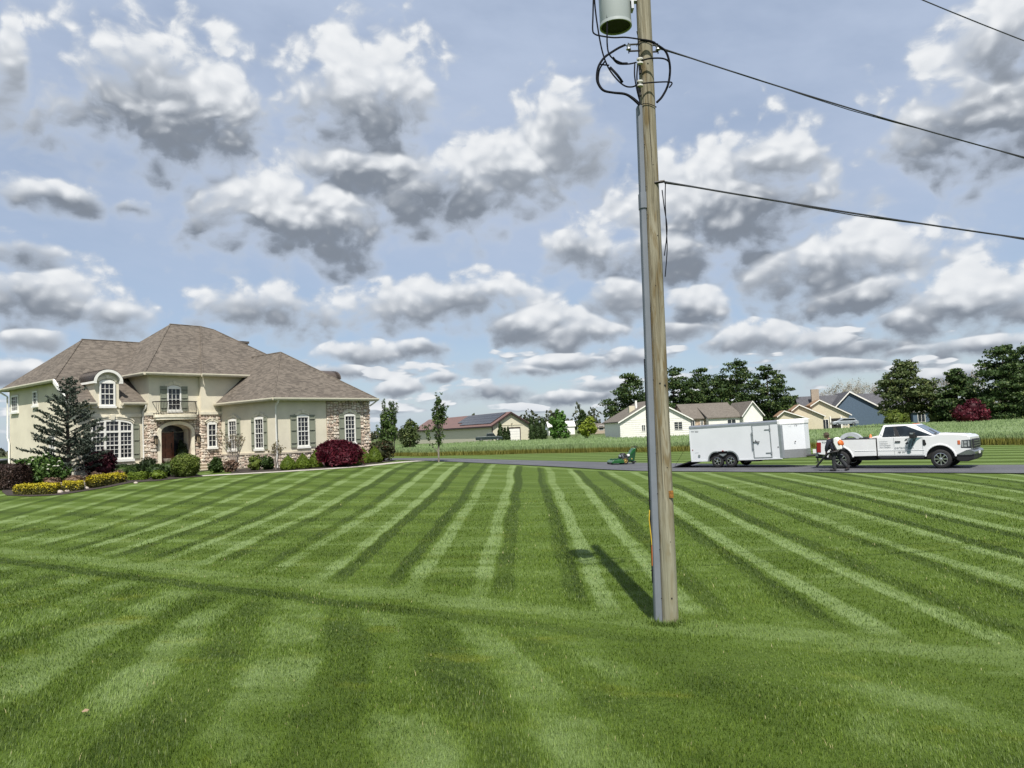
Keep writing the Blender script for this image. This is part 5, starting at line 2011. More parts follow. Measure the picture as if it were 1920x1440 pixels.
PX, PY = 2.005, 10.61
pz0 = gz(PX, PY)
LEAN = 0.0112
pole = thing('utility_pole', 'weathered wooden utility pole with grey conduit and transformer on the lawn', 'pole', (PX, PY, pz0))
px = lambda z: z * LEAN                     # centre of the pole at height z above the foot
mb = MB()
hs = [-.4, 0, .5, 1.2, 2, 3, 4, 5, 6, 7, 8, 9, 10.2]
mb.tube([(px(h), 0, h) for h in hs], [.113 - .0012 * max(0, h) for h in hs], 28)
shaft = mb.build('pole_shaft', M['polewood'], pole, smooth=True)
# checks and bolt holes
mb = MB()
for (h, a, s) in [(7.75, -1.5, .011), (3.25, -1.75, .012), (3.22, -1.1, .016), (2.1, -1.3, .008), (5.3, -1.2, .008), (.35, -1.45, .012), (6.3, -1.4, .007), (4.6, -1.75, .007), (1.1, -1.3, .007)]:
    r = .112 - .0012 * h
    mb.ball((px(h) + math.cos(a) * r, math.sin(a) * r, h), s, 8, 5)
o = mb.build('bolt_holes', M['dark'], pole)
o['kind'] = 'stuff'

# U-guard conduit up the left front of the pole
def guard(z0, z1, wid0, wid1, lift):
    mb = MB()
    n = 8
    V = []
    zs = np.linspace(z0, z1, 9)
    for h in zs:
        w = wid0 + (wid1 - wid0) * (h - 0) / 7.2
        cx = px(h) - .165 + .010 * h * .55
        prof = [(-w * .5, .06), (-w * .5, -.03), (-w * .38, -.058 - lift), (0, -.072 - lift), (w * .38, -.058 - lift), (w * .5, -.03), (w * .5, .06)]
        V += [(cx + u, v - .025, h) for u, v in prof]
    F = []
    for i in range(len(zs) - 1):
        for k in range(6):
            F.append((i * 7 + k, i * 7 + k + 1, (i + 1) * 7 + k + 1, (i + 1) * 7 + k))
    F += [tuple(range(6, -1, -1)), tuple(range((len(zs) - 1) * 7, len(zs) * 7))]
    mb.add(V, F)
    return mb


con = guard(-.1, 5.80, .104, .080, 0).build('conduit', M['greypvc'], pole)
con2 = guard(5.80, 7.16, .098, .078, .006).build('conduit', M['greypvc'], pole)
guard(5.70, 5.92, .122, .098, .014).build('coupling', M['greypvc'], con2)
for h in (.35, 1.0, 1.75, 2.3, 3.3, 4.3, 5.2, 5.6, 6.0, 6.6):
    cx = px(h) - .165 + .0055 * h + .043
    MB().ball((cx, -.085, h), (.008, .006, .008), 6, 4).build('bolt', M['iron'], con if h < 5.8 else con2)
# wire staples, tag, coloured drops at the foot
mb = MB()
mb.box(px(1.74) + .035, px(1.74) + .097, -.112, -.07, 1.69, 1.785)
mb.build('tag', M['orange'], pole)
lx = lambda h: px(h) - .165 + .0055 * h - .065
MB().tube([(lx(1.5) + .0, -.03, 1.53), (lx(1.4) - .012, -.04, 1.40), (lx(1.2) + .004, -.04, 1.2), (lx(1.1) + .012, -.04, 1.06)], .0065, 6).build('drop_wire', M['yellowc'], pole, smooth=True)
MB().tube([(lx(1.1) + .012, -.04, 1.06), (lx(.9) + .008, -.05, .92), (lx(.8) + .006, -.04, .78)], .006, 6).build('drop_wire', M['orangec'], pole, smooth=True)
MB().tube([(lx(h) + .005, -.02, h) for h in (.55, 1.0, 1.6, 2.2, 2.9, 3.6)], .007, 5).build('drop_wire', M['cable'], pole, smooth=True)
for h in (1.66, .72):
    MB().tube([(lx(h) - .02, -.05, h), (lx(h) + .03, -.05, h)], .006, 5).build('staple', M['iron'], pole)

# transformer hung on the left side
TXc = (1.692 - PX, 0.0)
tz = 8.36
t_ = MB()
R_ = .222
t_.lathe([(R_ - .012, tz + .02), (R_, tz + .05), (R_, tz + .92), (R_ + .014, tz + .93), (R_ + .014, tz + .97), (R_ * .9, tz + 1.03), (0.0, tz + 1.07)], (TXc[0], TXc[1], 0), seg=40)
tx = t_.build('transformer', M['tank'], pole, smooth=True)
MB().lathe([(R_ + .006, tz - .012), (R_ + .006, tz + .03), (R_ - .014, tz + .03), (R_ - .014, tz - .012)], (TXc[0], TXc[1], 0), seg=40, closed=True).build('bottom_rim', M['tank'], tx, smooth=True)
MB().lathe([(0.0, tz + .014), (R_ - .015, tz + .01)], (TXc[0], TXc[1], 0), seg=40).build('bottom_plate', M['tankdark'], tx)
mb = MB()
mb.box(TXc[0] + R_ - .02, px(8.5) - .095, -.045, .045, tz + .34, tz + .42)
mb.box(TXc[0] + R_ + .005, TXc[0] + R_ + .04, -.07, .07, tz + .22, tz + .48)
mb.build('bracket', M['steel'], tx)
for k, (a, h) in enumerate(((2.9, .62), (3.5, .62), (4.1, .62))):
    c = (TXc[0] + math.cos(a) * R_, TXc[1] + math.sin(a) * R_, tz + h)
    b = MB()
    b.tube([c, (c[0] + math.cos(a) * .07, c[1] + math.sin(a) * .07, c[2])], .03, 8)
    b.tube([(c[0] + math.cos(a) * .07, c[1] + math.sin(a) * .07, c[2]), (c[0] + math.cos(a) * .13, c[1] + math.sin(a) * .13, c[2])], .014, 6)
    b.build('terminal', M['porcelain'], tx)
MB().lathe([(.03, 1.06), (.05, 1.1), (.03, 1.14), (.05, 1.18), (.03, 1.22), (.045, 1.26), (.012, 1.3)], (TXc[0], TXc[1], tz), seg=12).build('bushing', M['porcelain'], tx)
# cable loops between tank, spools, conduit head and the span
LOOPS = [
    ('cable', .0125, [(1.788, 8.016), (1.689, 7.968), (1.583, 7.902), (1.476, 7.825), (1.39, 7.699), (1.36, 7.56), (1.372, 7.455), (1.441, 7.358), (1.576, 7.323), (1.745, 7.298), (1.844, 7.236), (1.942, 7.144)]),
    ('cable', .0085, [(1.49, 7.79), (1.415, 7.69), (1.385, 7.56), (1.395, 7.465), (1.455, 7.378), (1.58, 7.342), (1.74, 7.318), (1.85, 7.255), (1.94, 7.17)]),
    ('cable', .0085, [(1.387, 8.90), (1.393, 8.57), (1.423, 8.238), (1.47, 7.93), (1.539, 7.716), (1.644, 7.548), (1.752, 7.438), (1.854, 7.412), (1.934, 7.436)]),
    ('cable', .014, [(1.555, 7.69), (1.644, 7.548), (1.715, 7.47)]),
    ('cable', .0085, [(1.57, 8.90), (1.552, 8.386), (1.535, 8.022), (1.569, 7.867), (1.679, 7.78), (1.802, 7.74), (1.929, 7.758)]),
    ('cable', .014, [(1.60, 7.838), (1.679, 7.78), (1.80, 7.742)]),
    ('cable', .0085, [(1.387, 8.90), (1.353, 8.454), (1.336, 8.23), (1.361, 8.159), (1.445, 8.125), (1.615, 8.094), (1.786, 8.093), (1.99, 8.062), (2.126, 8.042), (2.238, 7.99)]),
    ('cable', .014, [(2.0, 8.062), (2.126, 8.042), (2.20, 8.01)]),
    ('cable', .0125, [(2.238, 7.99), (2.348, 7.915), (2.397, 7.772), (2.399, 7.608), (2.355, 7.423), (2.266, 7.264), (2.182, 7.174)]),
    ('cable', .009, [(1.986, 7.773), (2.112, 7.785), (2.283, 7.771), (2.371, 7.726), (2.392, 7.643)]),
    ('cable', .008, [(1.98, 7.445), (2.163, 7.455), (2.396, 7.445), (2.363, 7.37)]),
    ('cable', .008, [(1.426, 7.739), (1.484, 7.754), (1.539, 7.722)]),
    ('cable', .008, [(1.905, 7.735), (1.886, 7.549), (1.907, 7.349), (1.941, 7.231)]),
    ('cable', .008, [(1.944, 7.722), (1.923, 7.547), (1.931, 7.372), (1.948, 7.149)]),
    ('ground_wire', .004, [(1.954, 8.197), (1.98, 8.072), (1.958, 7.768)]),
]


def spline(P, k=5):
    P = [Vector(p) for p in P]
    out = []
    for i in range(len(P) - 1):
        a, b = P[max(i - 1, 0)], P[i]
        c, d = P[i + 1], P[min(i + 2, len(P) - 1)]
        for q in range(k):
            t = q / k
            out.append(.5 * ((2 * b) + (c - a) * t + (2 * a - 5 * b + 4 * c - d) * t * t + (3 * b - a - 3 * c + d) * t ** 3))
    out.append(P[-1])
    return out


rgp = random.Random(4)
for k, (nm, r, pts) in enumerate(LOOPS):
    depth = -.16 - .008 * (k % 4)
    pl = []
    for i, (x, z) in enumerate(pts):
        f = i / (len(pts) - 1)
        pl.append((x - PX, depth + .05 * math.sin(f * math.pi) * ((k % 3) - 1), z - pz0))
    MB().tube(spline(pl), r * 1.3, 7).build(nm, M['cable'], pole, smooth=True)
# loop wrapped round behind the shaft where the thick cable disappears
for h in (8.07, 7.16):
    mb = MB()
    n = 16
    mb.tube([(px(h) + .118 * math.cos(a), .118 * math.sin(a), h + .02 * math.sin(a * 2)) for a in np.linspace(-math.pi * 1.05, .3, n)], .005, 5)
    mb.build('tie_wire', M['cable'], pole, smooth=True)
for (x, z, side) in ((1.978, 7.771, 0), (1.961, 7.45, 0), (1.842, 8.012, -1), (2.253, 7.988, 1)):
    if side == 0:
        c = (x - PX, -.16, z - pz0)
        b = MB()
        b.box(c[0] - .012, c[0] + .012, -.15, -.09, c[2] - .16, c[2] + .06)
        br = b.build('spool_bracket', M['iron'], pole)
        MB().lathe([(.028, .045), (.045, .04), (.045, .02), (.024, .01), (.024, -.01), (.045, -.02), (.045, -.04), (.028, -.045)], c, seg=14).build('insulator', M['porcelain'], br, smooth=True)
    else:
        c = (x - PX, -.10, z - pz0)
        b = MB()
        b.box(min(c[0], px(8) + .09 * side), max(c[0], px(8) + .09 * side), -.10, -.075, c[2] + .035, c[2] + .05)
        b.box(min(c[0], px(8) + .09 * side), max(c[0], px(8) + .09 * side), -.10, -.075, c[2] - .06, c[2] - .045)
        b.tube([(c[0], -.09, c[2] - .085), (c[0], -.09, c[2] + .065)], .008, 6)
        br = b.build('clevis', M['iron'], pole)
        MB().lathe([(.02, .035), (.036, .03), (.022, .0), (.036, -.03), (.02, -.035)], (c[0], -.09, c[2]), seg=12).build('insulator', M['steel'], br, smooth=True)
# dead-end of the telephone drop and its slack loops
b = MB()
b.tube([(2.10 - PX, -.09, 6.06 - pz0), (2.24 - PX, -.11, 6.07 - pz0)], .02, 8)
b.build('dead_end', M['iron'], pole)
for pts in ([(2.252, 6.045), (2.235, 5.85), (2.228, 5.692), (2.222, 5.392), (2.215, 5.1), (2.165, 4.723)], [(2.20, 5.95), (2.215, 5.693), (2.235, 5.392), (2.175, 5.021)]):
    MB().tube(spline([(x - PX, -.10 - .01 * i, z - pz0) for i, (x, z) in enumerate(pts)]), .0075, 6).build('slack_cable', M['cable'], pole, smooth=True)


# spans leaving the pole to the right
def span(name, label, A_, B_, sag, r, n=40, twin=None, mt='wire'):
    mb = MB()
    A_, B_ = Vector(A_), Vector(B_)
    pts = []
    for k in range(n + 1):
        t = k / n
        p = A_.lerp(B_, t)
        p.z -= sag * 4 * t * (1 - t)
        pts.append(p)
    mb.tube(pts, r, 6)
    o = mb.build(name, M[mt], None, smooth=True)
    if twin:
        p2 = []
        for k, p in enumerate(pts):
            ph = k * 1.3
            p2.append(p + Vector((0, math.cos(ph) * twin, math.sin(ph) * twin - twin * .6)))
        MB().tube(p2, r * .6, 5).build('messenger_strand', M[mt], o, smooth=True)
    return tag(o, label, 'overhead wire')


def far_end(P, Q, t):
    return tuple(P[i] + (Q[i] - P[i]) * t for i in range(3))


# the far ends lie well outside the frame, where the next pole would stand
span('power_line', 'upper power service line running down to the right from the pole clamp', (2.26, 10.5, 7.985), (31.0, 16.0, 5.0), 1.30, .0115, twin=.016)
span('telephone_line', 'lower black telephone cable leaving the pole below the power line', (2.24, 10.5, 6.06), (31.0, 16.0, 4.2), .64, .0135, twin=.018)
span('primary_line', 'single high wire crossing the upper right corner of the sky', (3.0, 12.2, 11.57), (31.0, 17.5, 6.57), 1.6, .011)


# ================================================================== vehicles on the drive
M['carwhite'] = mat('white_car_paint', (0.74, 0.745, 0.75), 0.22, var=.02, coat=.6)
M['trailerwhite'] = mat('white_trailer_skin', (0.66, 0.68, 0.70), 0.32, var=.03, scale=1.0)
M['capwhite'] = mat('white_moulded_cap', (0.78, 0.78, 0.77), 0.35, var=.03)
M['alu'] = mat('aluminium_trim', (0.42, 0.44, 0.46), 0.35, .75, .06)
M['diamond'] = mat('diamond_plate', (0.36, 0.37, 0.37), 0.4, .7, .15, 60.0, bump=.6, bscale=90)
M['blackp'] = mat('black_plastic', (0.012, 0.012, 0.013), 0.55, var=.15)
M['rubber'] = mat('tyre_rubber', (0.017, 0.017, 0.018), 0.85, var=.2, scale=20)
M['chrome'] = mat('bright_rim', (0.62, 0.63, 0.64), 0.18, .9, .05)
M['rimdark'] = mat('rim_pocket', (0.02, 0.02, 0.021), 0.5, .3)
M['carglass'] = glass_mat('car_glass', (0.010, 0.014, 0.017), .05)
M['windscreen'] = glass_mat('windscreen_glass', (0.055, 0.070, 0.085), .05)
M['redlamp'] = mat('tail_lamp', (0.22, 0.012, 0.012), .25, var=.1)
M['lampclear'] = mat('headlamp_lens', (0.42, 0.44, 0.46), .12, .3, .15, 14.0)
M['lampdark'] = mat('headlamp_body', (0.05, 0.055, 0.065), .12, .2)
M['amber'] = mat('amber_lens', (0.50, 0.14, 0.06), .25)
M['greyprint'] = mat('grey_print', (0.20, 0.22, 0.235), .6)
M['darkprint'] = mat('dark_print', (0.045, 0.055, 0.065), .6)
M['tealprint'] = mat('teal_print', (0.13, 0.20, 0.22), .5, var=.4, scale=9.0)
M['palegrey'] = mat('pale_grey_print', (0.46, 0.49, 0.50), .5)
M['bumper'] = mat('chrome_bumper', (0.30, 0.31, 0.32), .25, .85)


def arc(cx, cz, r, a0, a1, n=12):
    return [(cx + r * math.cos(R(a0 + (a1 - a0) * k / n)), cz + r * math.sin(R(a0 + (a1 - a0) * k / n))) for k in range(n + 1)]


def wheel(parent, x, y, r, w, spokes=8, rim=.62, out=-1, rim_mat='chrome', face=.6):
    """wheel about the y axis; out = side that shows the rim"""
    wh = bpy.data.objects.new('wheel', None)
    link(wh, parent)
    wh.location = (x, y, r)
    h = w / 2
    MB().lathe([(r * .60, -h * .9), (r * .88, -h), (r * .97, -h * .8), (r, -h * .45), (r, h * .45), (r * .97, h * .8), (r * .88, h), (r * .60, h * .9)], (0, 0, 0), 'y', 36, closed=True).build('tyre', M['rubber'], wh, smooth=True)
    o = out * h
    rr = r * rim
    mb = MB()
    mb.lathe([(rr, o * .98), (rr * .94, o * 1.0), (rr * .90, o * .72), (rr * .9, -o * .7), (rr, -o * .7)], (0, 0, 0), 'y', 32, closed=True)
    for k in range(spokes):
        a = 2 * math.pi * k / spokes
        ca, sa = math.cos(a), math.sin(a)
        t = rr * .13
        p = [(.12, .8), (.93, 1.6)]
        v = []
        for f, tw in p:
            for s in (-1, 1):
                for d in (o * .96, o * .55):
                    v.append((ca * rr * f - sa * s * t * tw * .5, d, sa * rr * f + ca * s * t * tw * .5))
        mb.add(v, [(0, 2, 6, 4), (1, 5, 7, 3), (0, 4, 5, 1), (2, 3, 7, 6), (0, 1, 3, 2), (4, 6, 7, 5)])
    mb.lathe([(rr * .24, o * .5), (rr * .24, o * 1.0), (rr * .16, o * 1.08), (0, o * 1.1)], (0, 0, 0), 'y', 16)
    mb.build('rim', M[rim_mat], wh, smooth=False)
    MB().lathe([(0, o * .35), (rr * .9, o * .35)], (0, 0, 0), 'y', 24).build('brake_disc', M['rimdark'], wh)
    return wh


def glyphs(parent, name, words_, x0, z, h, y, m, seed, lean=0.0, slant=0):
    """a line of small print too fine to read in the photograph: strokes of letters, joined"""
    rg_ = random.Random(seed)
    mb = MB()
    x = x0
    for n_ in words_:
        for q in range(n_):
            w = h * rg_.choice((.5, .62, .7))
            kind = rg_.randrange(4)
            s = h * .17
            if kind == 0:
                mb.box(x, x + s, y, y + .002, z, z + h)
                mb.box(x + s, x + w, y, y + .002, z + h - s, z + h)
            elif kind == 1:
                mb.box(x, x + w, y, y + .002, z, z + s)
                mb.box(x, x + s, y, y + .002, z + s, z + h)
                mb.box(x + w - s, x + w, y, y + .002, z + s, z + h)
            elif kind == 2:
                mb.box(x, x + s, y, y + .002, z, z + h)
                mb.box(x + s, x + w, y, y + .002, z + h * .42, z + h * .42 + s)
                mb.box(x + w - s, x + w, y, y + .002, z + h * .42 + s, z + h)
            else:
                mb.box(x, x + w, y, y + .002, z + h - s, z + h)
                mb.box(x + w / 2 - s / 2, x + w / 2 + s / 2, y, y + .002, z, z + h - s)
            x += w + h * .16
        x += h * .5
    o = mb.build(name, m, parent)
    o['kind'] = 'stuff'
    return o


def text(parent, name, body, x, z, size, y, m, rx=0):
    """flat lettering on the right-hand side of a vehicle"""
    cu = bpy.data.curves.new(name, 'FONT')
    cu.body = body
    cu.size = size
    cu.extrude = .001
    cu.space_character = 1.08
    cu.materials.append(m)
    tmp = bpy.data.objects.new('tmp', cu)
    COL.objects.link(tmp)
    bpy.context.view_layer.update()
    me = bpy.data.meshes.new_from_object(tmp.evaluated_get(bpy.context.evaluated_depsgraph_get()))
    bpy.data.objects.remove(tmp)
    o = bpy.data.objects.new(name, me)
    link(o, parent)
    o.location = (x, y, z)
    o.rotation_euler = (R(90), 0, rx)
    return o


VR = math.atan2(-.655, .756)              # heading of truck and trailer along the drive
VD = np.array([.756, -.655])
VL = np.array([.655, .756])


def vpos(p, dx=0, dy=0):
    return (p[0] + VD[0] * dx + VL[0] * dy, p[1] + VD[1] * dx + VL[1] * dy)


# ---------------------------------------------------------------- pickup truck
def truck():
    ax, ay = vpos((15.23, 36.2), 0, .95)
    z0 = gz(ax, ay) + .035
    t = thing('pickup_truck', 'white crew pickup truck with long bed hitched to the trailer', 'truck', (ax, ay, z0), VR)
    Y = 1.0
    # bed: two side panels with wheel arch, tailgate, floor, front wall
    side = [(-1.02, .74), (-1.02, 1.34), (1.60, 1.36), (1.60, .58), (.56, .56)] + arc(0, .44, .56, 12, 168, 14) + [(-.56, .64), (-.98, .68)]
    for s, (ya, yb) in (('near', (-Y, -Y + .09)), ('far', (Y - .09, Y))):
        MB().prism(side, 'y', ya, yb).build('bed_side', M['carwhite'], t, bevel=.025)
    b = MB()
    b.box(-1.0, 1.58, -.91, .91, .72, .78)
    b.box(1.52, 1.6, -.91, .91, .78, 1.36)
    b.build('bed_floor', M['blackp'], t)
    MB().box(-1.05, -.98, -.90, .90, .74, 1.34).build('tailgate', M['carwhite'], t, bevel=.02)
    for ya, yb in ((-Y - .005, -Y + .10), (Y - .10, Y + .005)):
        MB().box(-1.03, 1.60, ya, yb, 1.335, 1.372).build('bed_rail', M['blackp'], t, bevel=.01)
    # flared arch lips
    for (c, r) in ((0, .56), (4.2, .57)):
        for sg in (-1, 1):
            mb = MB()
            o = arc(c, .44, r + .055, 8, 172, 16)
            i_ = arc(c, .44, r - .005, 8, 172, 16)
            for k in range(16):
                mb.prism([i_[k], i_[k + 1], o[k + 1], o[k]], 'y', sg * (Y - .06), sg * (Y + .028))
            mb.build('arch_lip', M['carwhite'], t, bevel=.012)
    # cab and front body below the glass line
    body = [(1.65, .56), (1.65, 1.40), (3.98, 1.42), (4.12, 1.475), (4.75, 1.465), (5.22, 1.42), (5.35, 1.34), (5.37, .80), (5.18, .76), (4.78, .56)] + arc(4.2, .44, .57, 12, 168, 14) + [(3.62, .56)]
    MB().prism(body, 'y', -Y, Y).build('body', M['carwhite'], t, bevel=.05)
    # bonnet bulge
    MB().hexa([(4.05, -.66, 1.44), (5.24, -.64, 1.38), (5.24, .64, 1.38), (4.05, .66, 1.44)], [(4.12, -.54, 1.53), (5.14, -.54, 1.465), (5.14, .54, 1.465), (4.12, .54, 1.53)]).build('bonnet', M['carwhite'], t, bevel=.03)
    # cab upper
    b4 = [(1.68, -.965, 1.395), (4.02, -.955, 1.42), (4.02, .955, 1.42), (1.68, .965, 1.395)]
    t4 = [(1.90, -.76, 1.955), (3.16, -.76, 1.945), (3.16, .76, 1.945), (1.90, .76, 1.955)]
    MB().hexa(b4, t4).build('cab', M['carwhite'], t, bevel=.055)

    def on_side(u, v, off=.012, sg=-1):
        """u = fraction from rear to front, v from belt to roof"""
        lo = Vector(b4[0]).lerp(Vector(b4[1]), u)
        hi = Vector(t4[0]).lerp(Vector(t4[1]), u)
        p = lo.lerp(hi, v)
        return (p.x, sg * (abs(p.y) + off), p.z)

    def side_poly(name, uv, m, off=.012):
        for sg in (-1, 1):
            a = [on_side(u, v, off, sg) for u, v in uv]
            c = [on_side(u, v, off - .02, sg) for u, v in uv]
            n = len(a)
            mb = MB()
            mb.add(a + c, [tuple(range(n)), tuple(range(2 * n - 1, n - 1, -1))] + [(k, (k + 1) % n, (k + 1) % n + n, k + n) for k in range(n)])
            mb.build(name, m, t)

    side_poly('rear_quarter_window', [(.085, .07), (.085, .80), (.11, .86), (.315, .87), (.315, .05), (.12, .03)], M['carglass'])
    side_poly('door_pillar', [(.32, .05), (.32, .875), (.405, .875), (.405, .05)], M['blackp'], .010)
    side_poly('door_window', [(.41, .06), (.41, .88), (.70, .90), (.90, .38), (.965, .06), (.945, -.03), (.72, -.03), (.64, .05)], M['carglass'])
    # windscreen
    def ws(u, v, off):
        lo = Vector(b4[1]).lerp(Vector(b4[2]), u)
        hi = Vector(t4[1]).lerp(Vector(t4[2]), u)
        p = lo.lerp(hi, v)
        return (p.x + off * .6, p.y, p.z + off * .6)
    q = [(.06, .10), (.94, .10), (.92, .90), (.08, .90)]
    mb = MB()
    mb.add([ws(u, v, .02) for u, v in q] + [ws(u, v, -.02) for u, v in q], [(0, 1, 2, 3), (7, 6, 5, 4), (0, 4, 5, 1), (1, 5, 6, 2), (2, 6, 7, 3), (3, 7, 4, 0)])
    mb.build('windscreen', M['windscreen'], t)
    MB().tube([ws(.15, .12, .035), ws(.5, .16, .04), ws(.52, .5, .04)], .012, 5).build('wiper', M['blackp'], t)
    MB().box(4.0, 4.14, -.85, .85, 1.455, 1.482).build('cowl', M['blackp'], t)
    # roof marker lamps
    for k in range(5):
        MB().ball((3.10, -.5 + .25 * k, 1.965), (.05, .035, .018), 8, 4).build('marker_lamp', M['amber'], t)
    # doors: seams, handle, mirror, vent
    s = -Y - .002
    for name, (xa, za, xb, zb) in dict(a=(1.63, .58, 1.645, 1.36)).items():
        pass
    MB().box(1.605, 1.645, -Y + .02, Y - .02, .56, 1.38).build('cab_gap', M['dark'], t)
    for xa in (2.36, 3.52):
        MB().box(xa, xa + .012, s - .001, s + .02, .62, 1.38).build('door_seam', M['greyprint'], t)
    MB().box(1.72, 3.52, s - .001, s + .02, .60, .612).build('door_seam', M['greyprint'], t)
    for sg in (-1, 1):
        y = sg * Y
        MB().box(2.42, 2.64, min(y, y + sg * .035), max(y, y + sg * .035), 1.165, 1.225).build('door_handle', M['blackp'], t, bevel=.01)
        mb = MB()
        mb.box(3.08, 3.30, min(y + sg * .1, y + sg * .30), max(y + sg * .1, y + sg * .30), 1.34, 1.60)
        m1 = mb.build('mirror', M['blackp'], t, bevel=.03)
        MB().box(3.26, 3.34, min(y - sg * .1, y + sg * .14), max(y - sg * .1, y + sg * .14), 1.40, 1.45).build('mirror_arm', M['blackp'], m1)
        MB().box(3.12, 3.26, min(y + sg * .302, y + sg * .31), max(y + sg * .302, y + sg * .31), 1.52, 1.58).build('mirror_glint', M['alu'], m1)
        mb = MB()
        mb.prism([(3.54, 1.02), (3.62, 1.0), (3.68, 1.06), (3.66, 1.14), (3.63, 1.26), (3.55, 1.27)], 'y', sg * (Y - .01), sg * (Y + .02))
        mb.build('fender_vent', M['blackp'], t, bevel=.008)
        # step board
        MB().box(1.75, 3.55, min(y - sg * .08, y + sg * .04), max(y - sg * .08, y + sg * .04), .44, .52).build('running_board', M['blackp'], t, bevel=.015)
        MB().box(1.66, 3.60, min(y - sg * .06, y - sg * .01), max(y - sg * .06, y - sg * .01), .50, .57).build('sill_panel', M['blackp'], t)
        # lower body crease
        MB().box(1.68, 3.58, min(y, y + sg * .012), max(y, y + sg * .012), .80, .83).build('body_crease', M['carwhite'], t, bevel=.006)
        MB().box(.66, 1.56, min(y, y + sg * .012), max(y, y + sg * .012), .80, .83).build('body_crease', M['carwhite'], t, bevel=.006)
        # lamps
        mb = MB()
        mb.prism([(-1.055, .76), (-1.06, 1.24), (-.84, 1.24), (-.87, .76)], 'y', sg * (Y - .10), sg * (Y + .015))
        mb.build('tail_lamp', M['redlamp'], t, bevel=.015)
        ya, yb = sorted((sg * (Y + .014), sg * .70))
        mb = MB()
        mb.hexa([(4.99, ya, .88), (5.40, ya, .86), (5.40, yb, .86), (4.99, yb, .88)], [(5.03, ya, 1.20), (5.385, ya, 1.235), (5.385, yb, 1.235), (5.03, yb, 1.20)])
        hl = mb.build('headlamp', M['lampdark'], t, bevel=.02)
        for (xa, wd, za, zb_) in ((5.03, .07, .92, 1.16), (5.13, .10, .92, 1.02), (5.13, .10, 1.06, 1.17), (5.27, .06, .94, 1.18)):
            MB().box(xa, xa + wd, *sorted((sg * (Y + .010), sg * (Y + .020))), za, zb_).build('lamp_reflector', M['lampclear'], hl)
        MB().box(4.88, 4.985, min(y - sg * .02, y + sg * .012), max(y - sg * .02, y + sg * .012), 1.02, 1.20).build('side_marker', M['amber'], t, bevel=.01)
    # front: grille, bumper, plate
    g = MB()
    g.box(5.30, 5.42, -.66, .66, .84, 1.24)
    gr = g.build('grille', M['blackp'], t, bevel=.03)
    for z in (.93, 1.03, 1.13):
        MB().box(5.41, 5.44, -.62, .62, z, z + .035).build('grille_bar', M['bumper'], gr)
    bb = MB()
    bb.prism([(4.80, .60), (4.80, .80), (5.40, .80), (5.50, .74), (5.50, .62), (5.36, .56), (4.90, .56)], 'y', -.98, .98)
    bb.build('front_bumper', M['bumper'], t, bevel=.03)
    bb = MB()
    bb.prism([(4.78, .38), (4.80, .60), (5.46, .60), (5.42, .40), (5.2, .30), (4.9, .30)], 'y', -.94, .94)
    bb.build('lower_valance', M['blackp'], t, bevel=.03)
    MB().box(5.505, 5.515, -.15, .15, .60, .73).build('number_plate', M['capwhite'], t)
    # rear bumper, hitch
    MB().box(-1.18, -1.02, -.95, .95, .56, .74).build('rear_bumper', M['bumper'], t, bevel=.03)
    MB().box(-1.48, -1.1, -.05, .05, .44, .54).build('hitch', M['blackp'], t)
    # chassis in shadow
    mb = MB()
    mb.box(-.9, 5.0, -.55, .55, .38, .56)
    mb.tube([(0, -.8, .43), (0, .8, .43)], .07, 8)
    mb.tube([(4.2, -.8, .43), (4.2, .8, .43)], .06, 8)
    mb.box(.75, 1.5, -.7, -.3, .36, .60)
    mb.build('chassis', M['blackp'], t)
    for c, r in ((0, .555), (4.2, .565)):
        MB().prism(arc(c, .44, r - .01, 0, 180, 14), 'y', -.90, .90).build('wheel_well', M['dark'], t)
    for x in (0.0, 4.2):
        for sg in (-1, 1):
            wheel(t, x, sg * .86, .41, .28, 8, .64, sg)
    # lettering on the doors and bed
    yl = -Y - .0045
    g_ = M['greyprint']
    for k, (wd, sd) in enumerate([((9,), 1), ((9,), 2), ((12,), 3), ((5, 7), 4)]):
        glyphs(t, 'lettering', wd, 1.76, 1.175 - .086 * k, .05, yl, g_, sd)
    text(t, 'lettering', 'perfect finish', 2.39, .885, .135, yl - .001, g_)
    MB().box(2.39, 3.38, yl, yl + .002, .85, .858).build('underline', M['palegrey'], t)
    glyphs(t, 'lettering', (3, 3, 4), 2.52, .70, .062, yl - .014, M['darkprint'], 9)
    # emblem: a broad pale tree-like brush shape with darker strokes
    mb = MB()
    mb.prism([(2.98, .64), (3.10, .90), (3.30, 1.22), (3.52, 1.36), (3.34, 1.36), (3.12, 1.36), (2.98, 1.20), (2.92, .95), (2.88, .66)], 'y', yl, yl + .002)
    em = mb.build('emblem', M['tealprint'], t)
    mb = MB()
    for q in ([(2.80, 1.22), (2.86, 1.32), (2.96, 1.34), (2.90, 1.24)], [(2.83, 1.12), (2.93, 1.20), (2.97, 1.10), (2.88, 1.06)], [(2.98, .95), (3.03, 1.2), (3.06, 1.3), (3.02, .95)], [(3.06, 1.0), (3.16, 1.22), (3.18, 1.08), (3.10, .96)], [(3.14, 1.26), (3.24, 1.30), (3.22, 1.18)]):
        mb.prism(q, 'y', yl - .002, yl)
    mb.build('emblem_strokes', M['darkprint'], em)
    text(t, 'lettering', 'FX4', -.80, 1.19, .12, yl - .001, M['darkprint'])
    # sticker on the rear quarter glass
    MB().box(1.83, 1.87, -.955, -.945, 1.5, 1.62).build('window_sticker', M['capwhite'], t)
    # ---------------- load in the bed: things of their own
    def load(name, label, cat, x, y, z, build):
        p = vpos((ax, ay), x, y)
        o = build()
        o.location = (p[0], p[1], z0 + z)
        o.rotation_euler = (0, 0, VR)
        tag(o, label, cat)
        return o
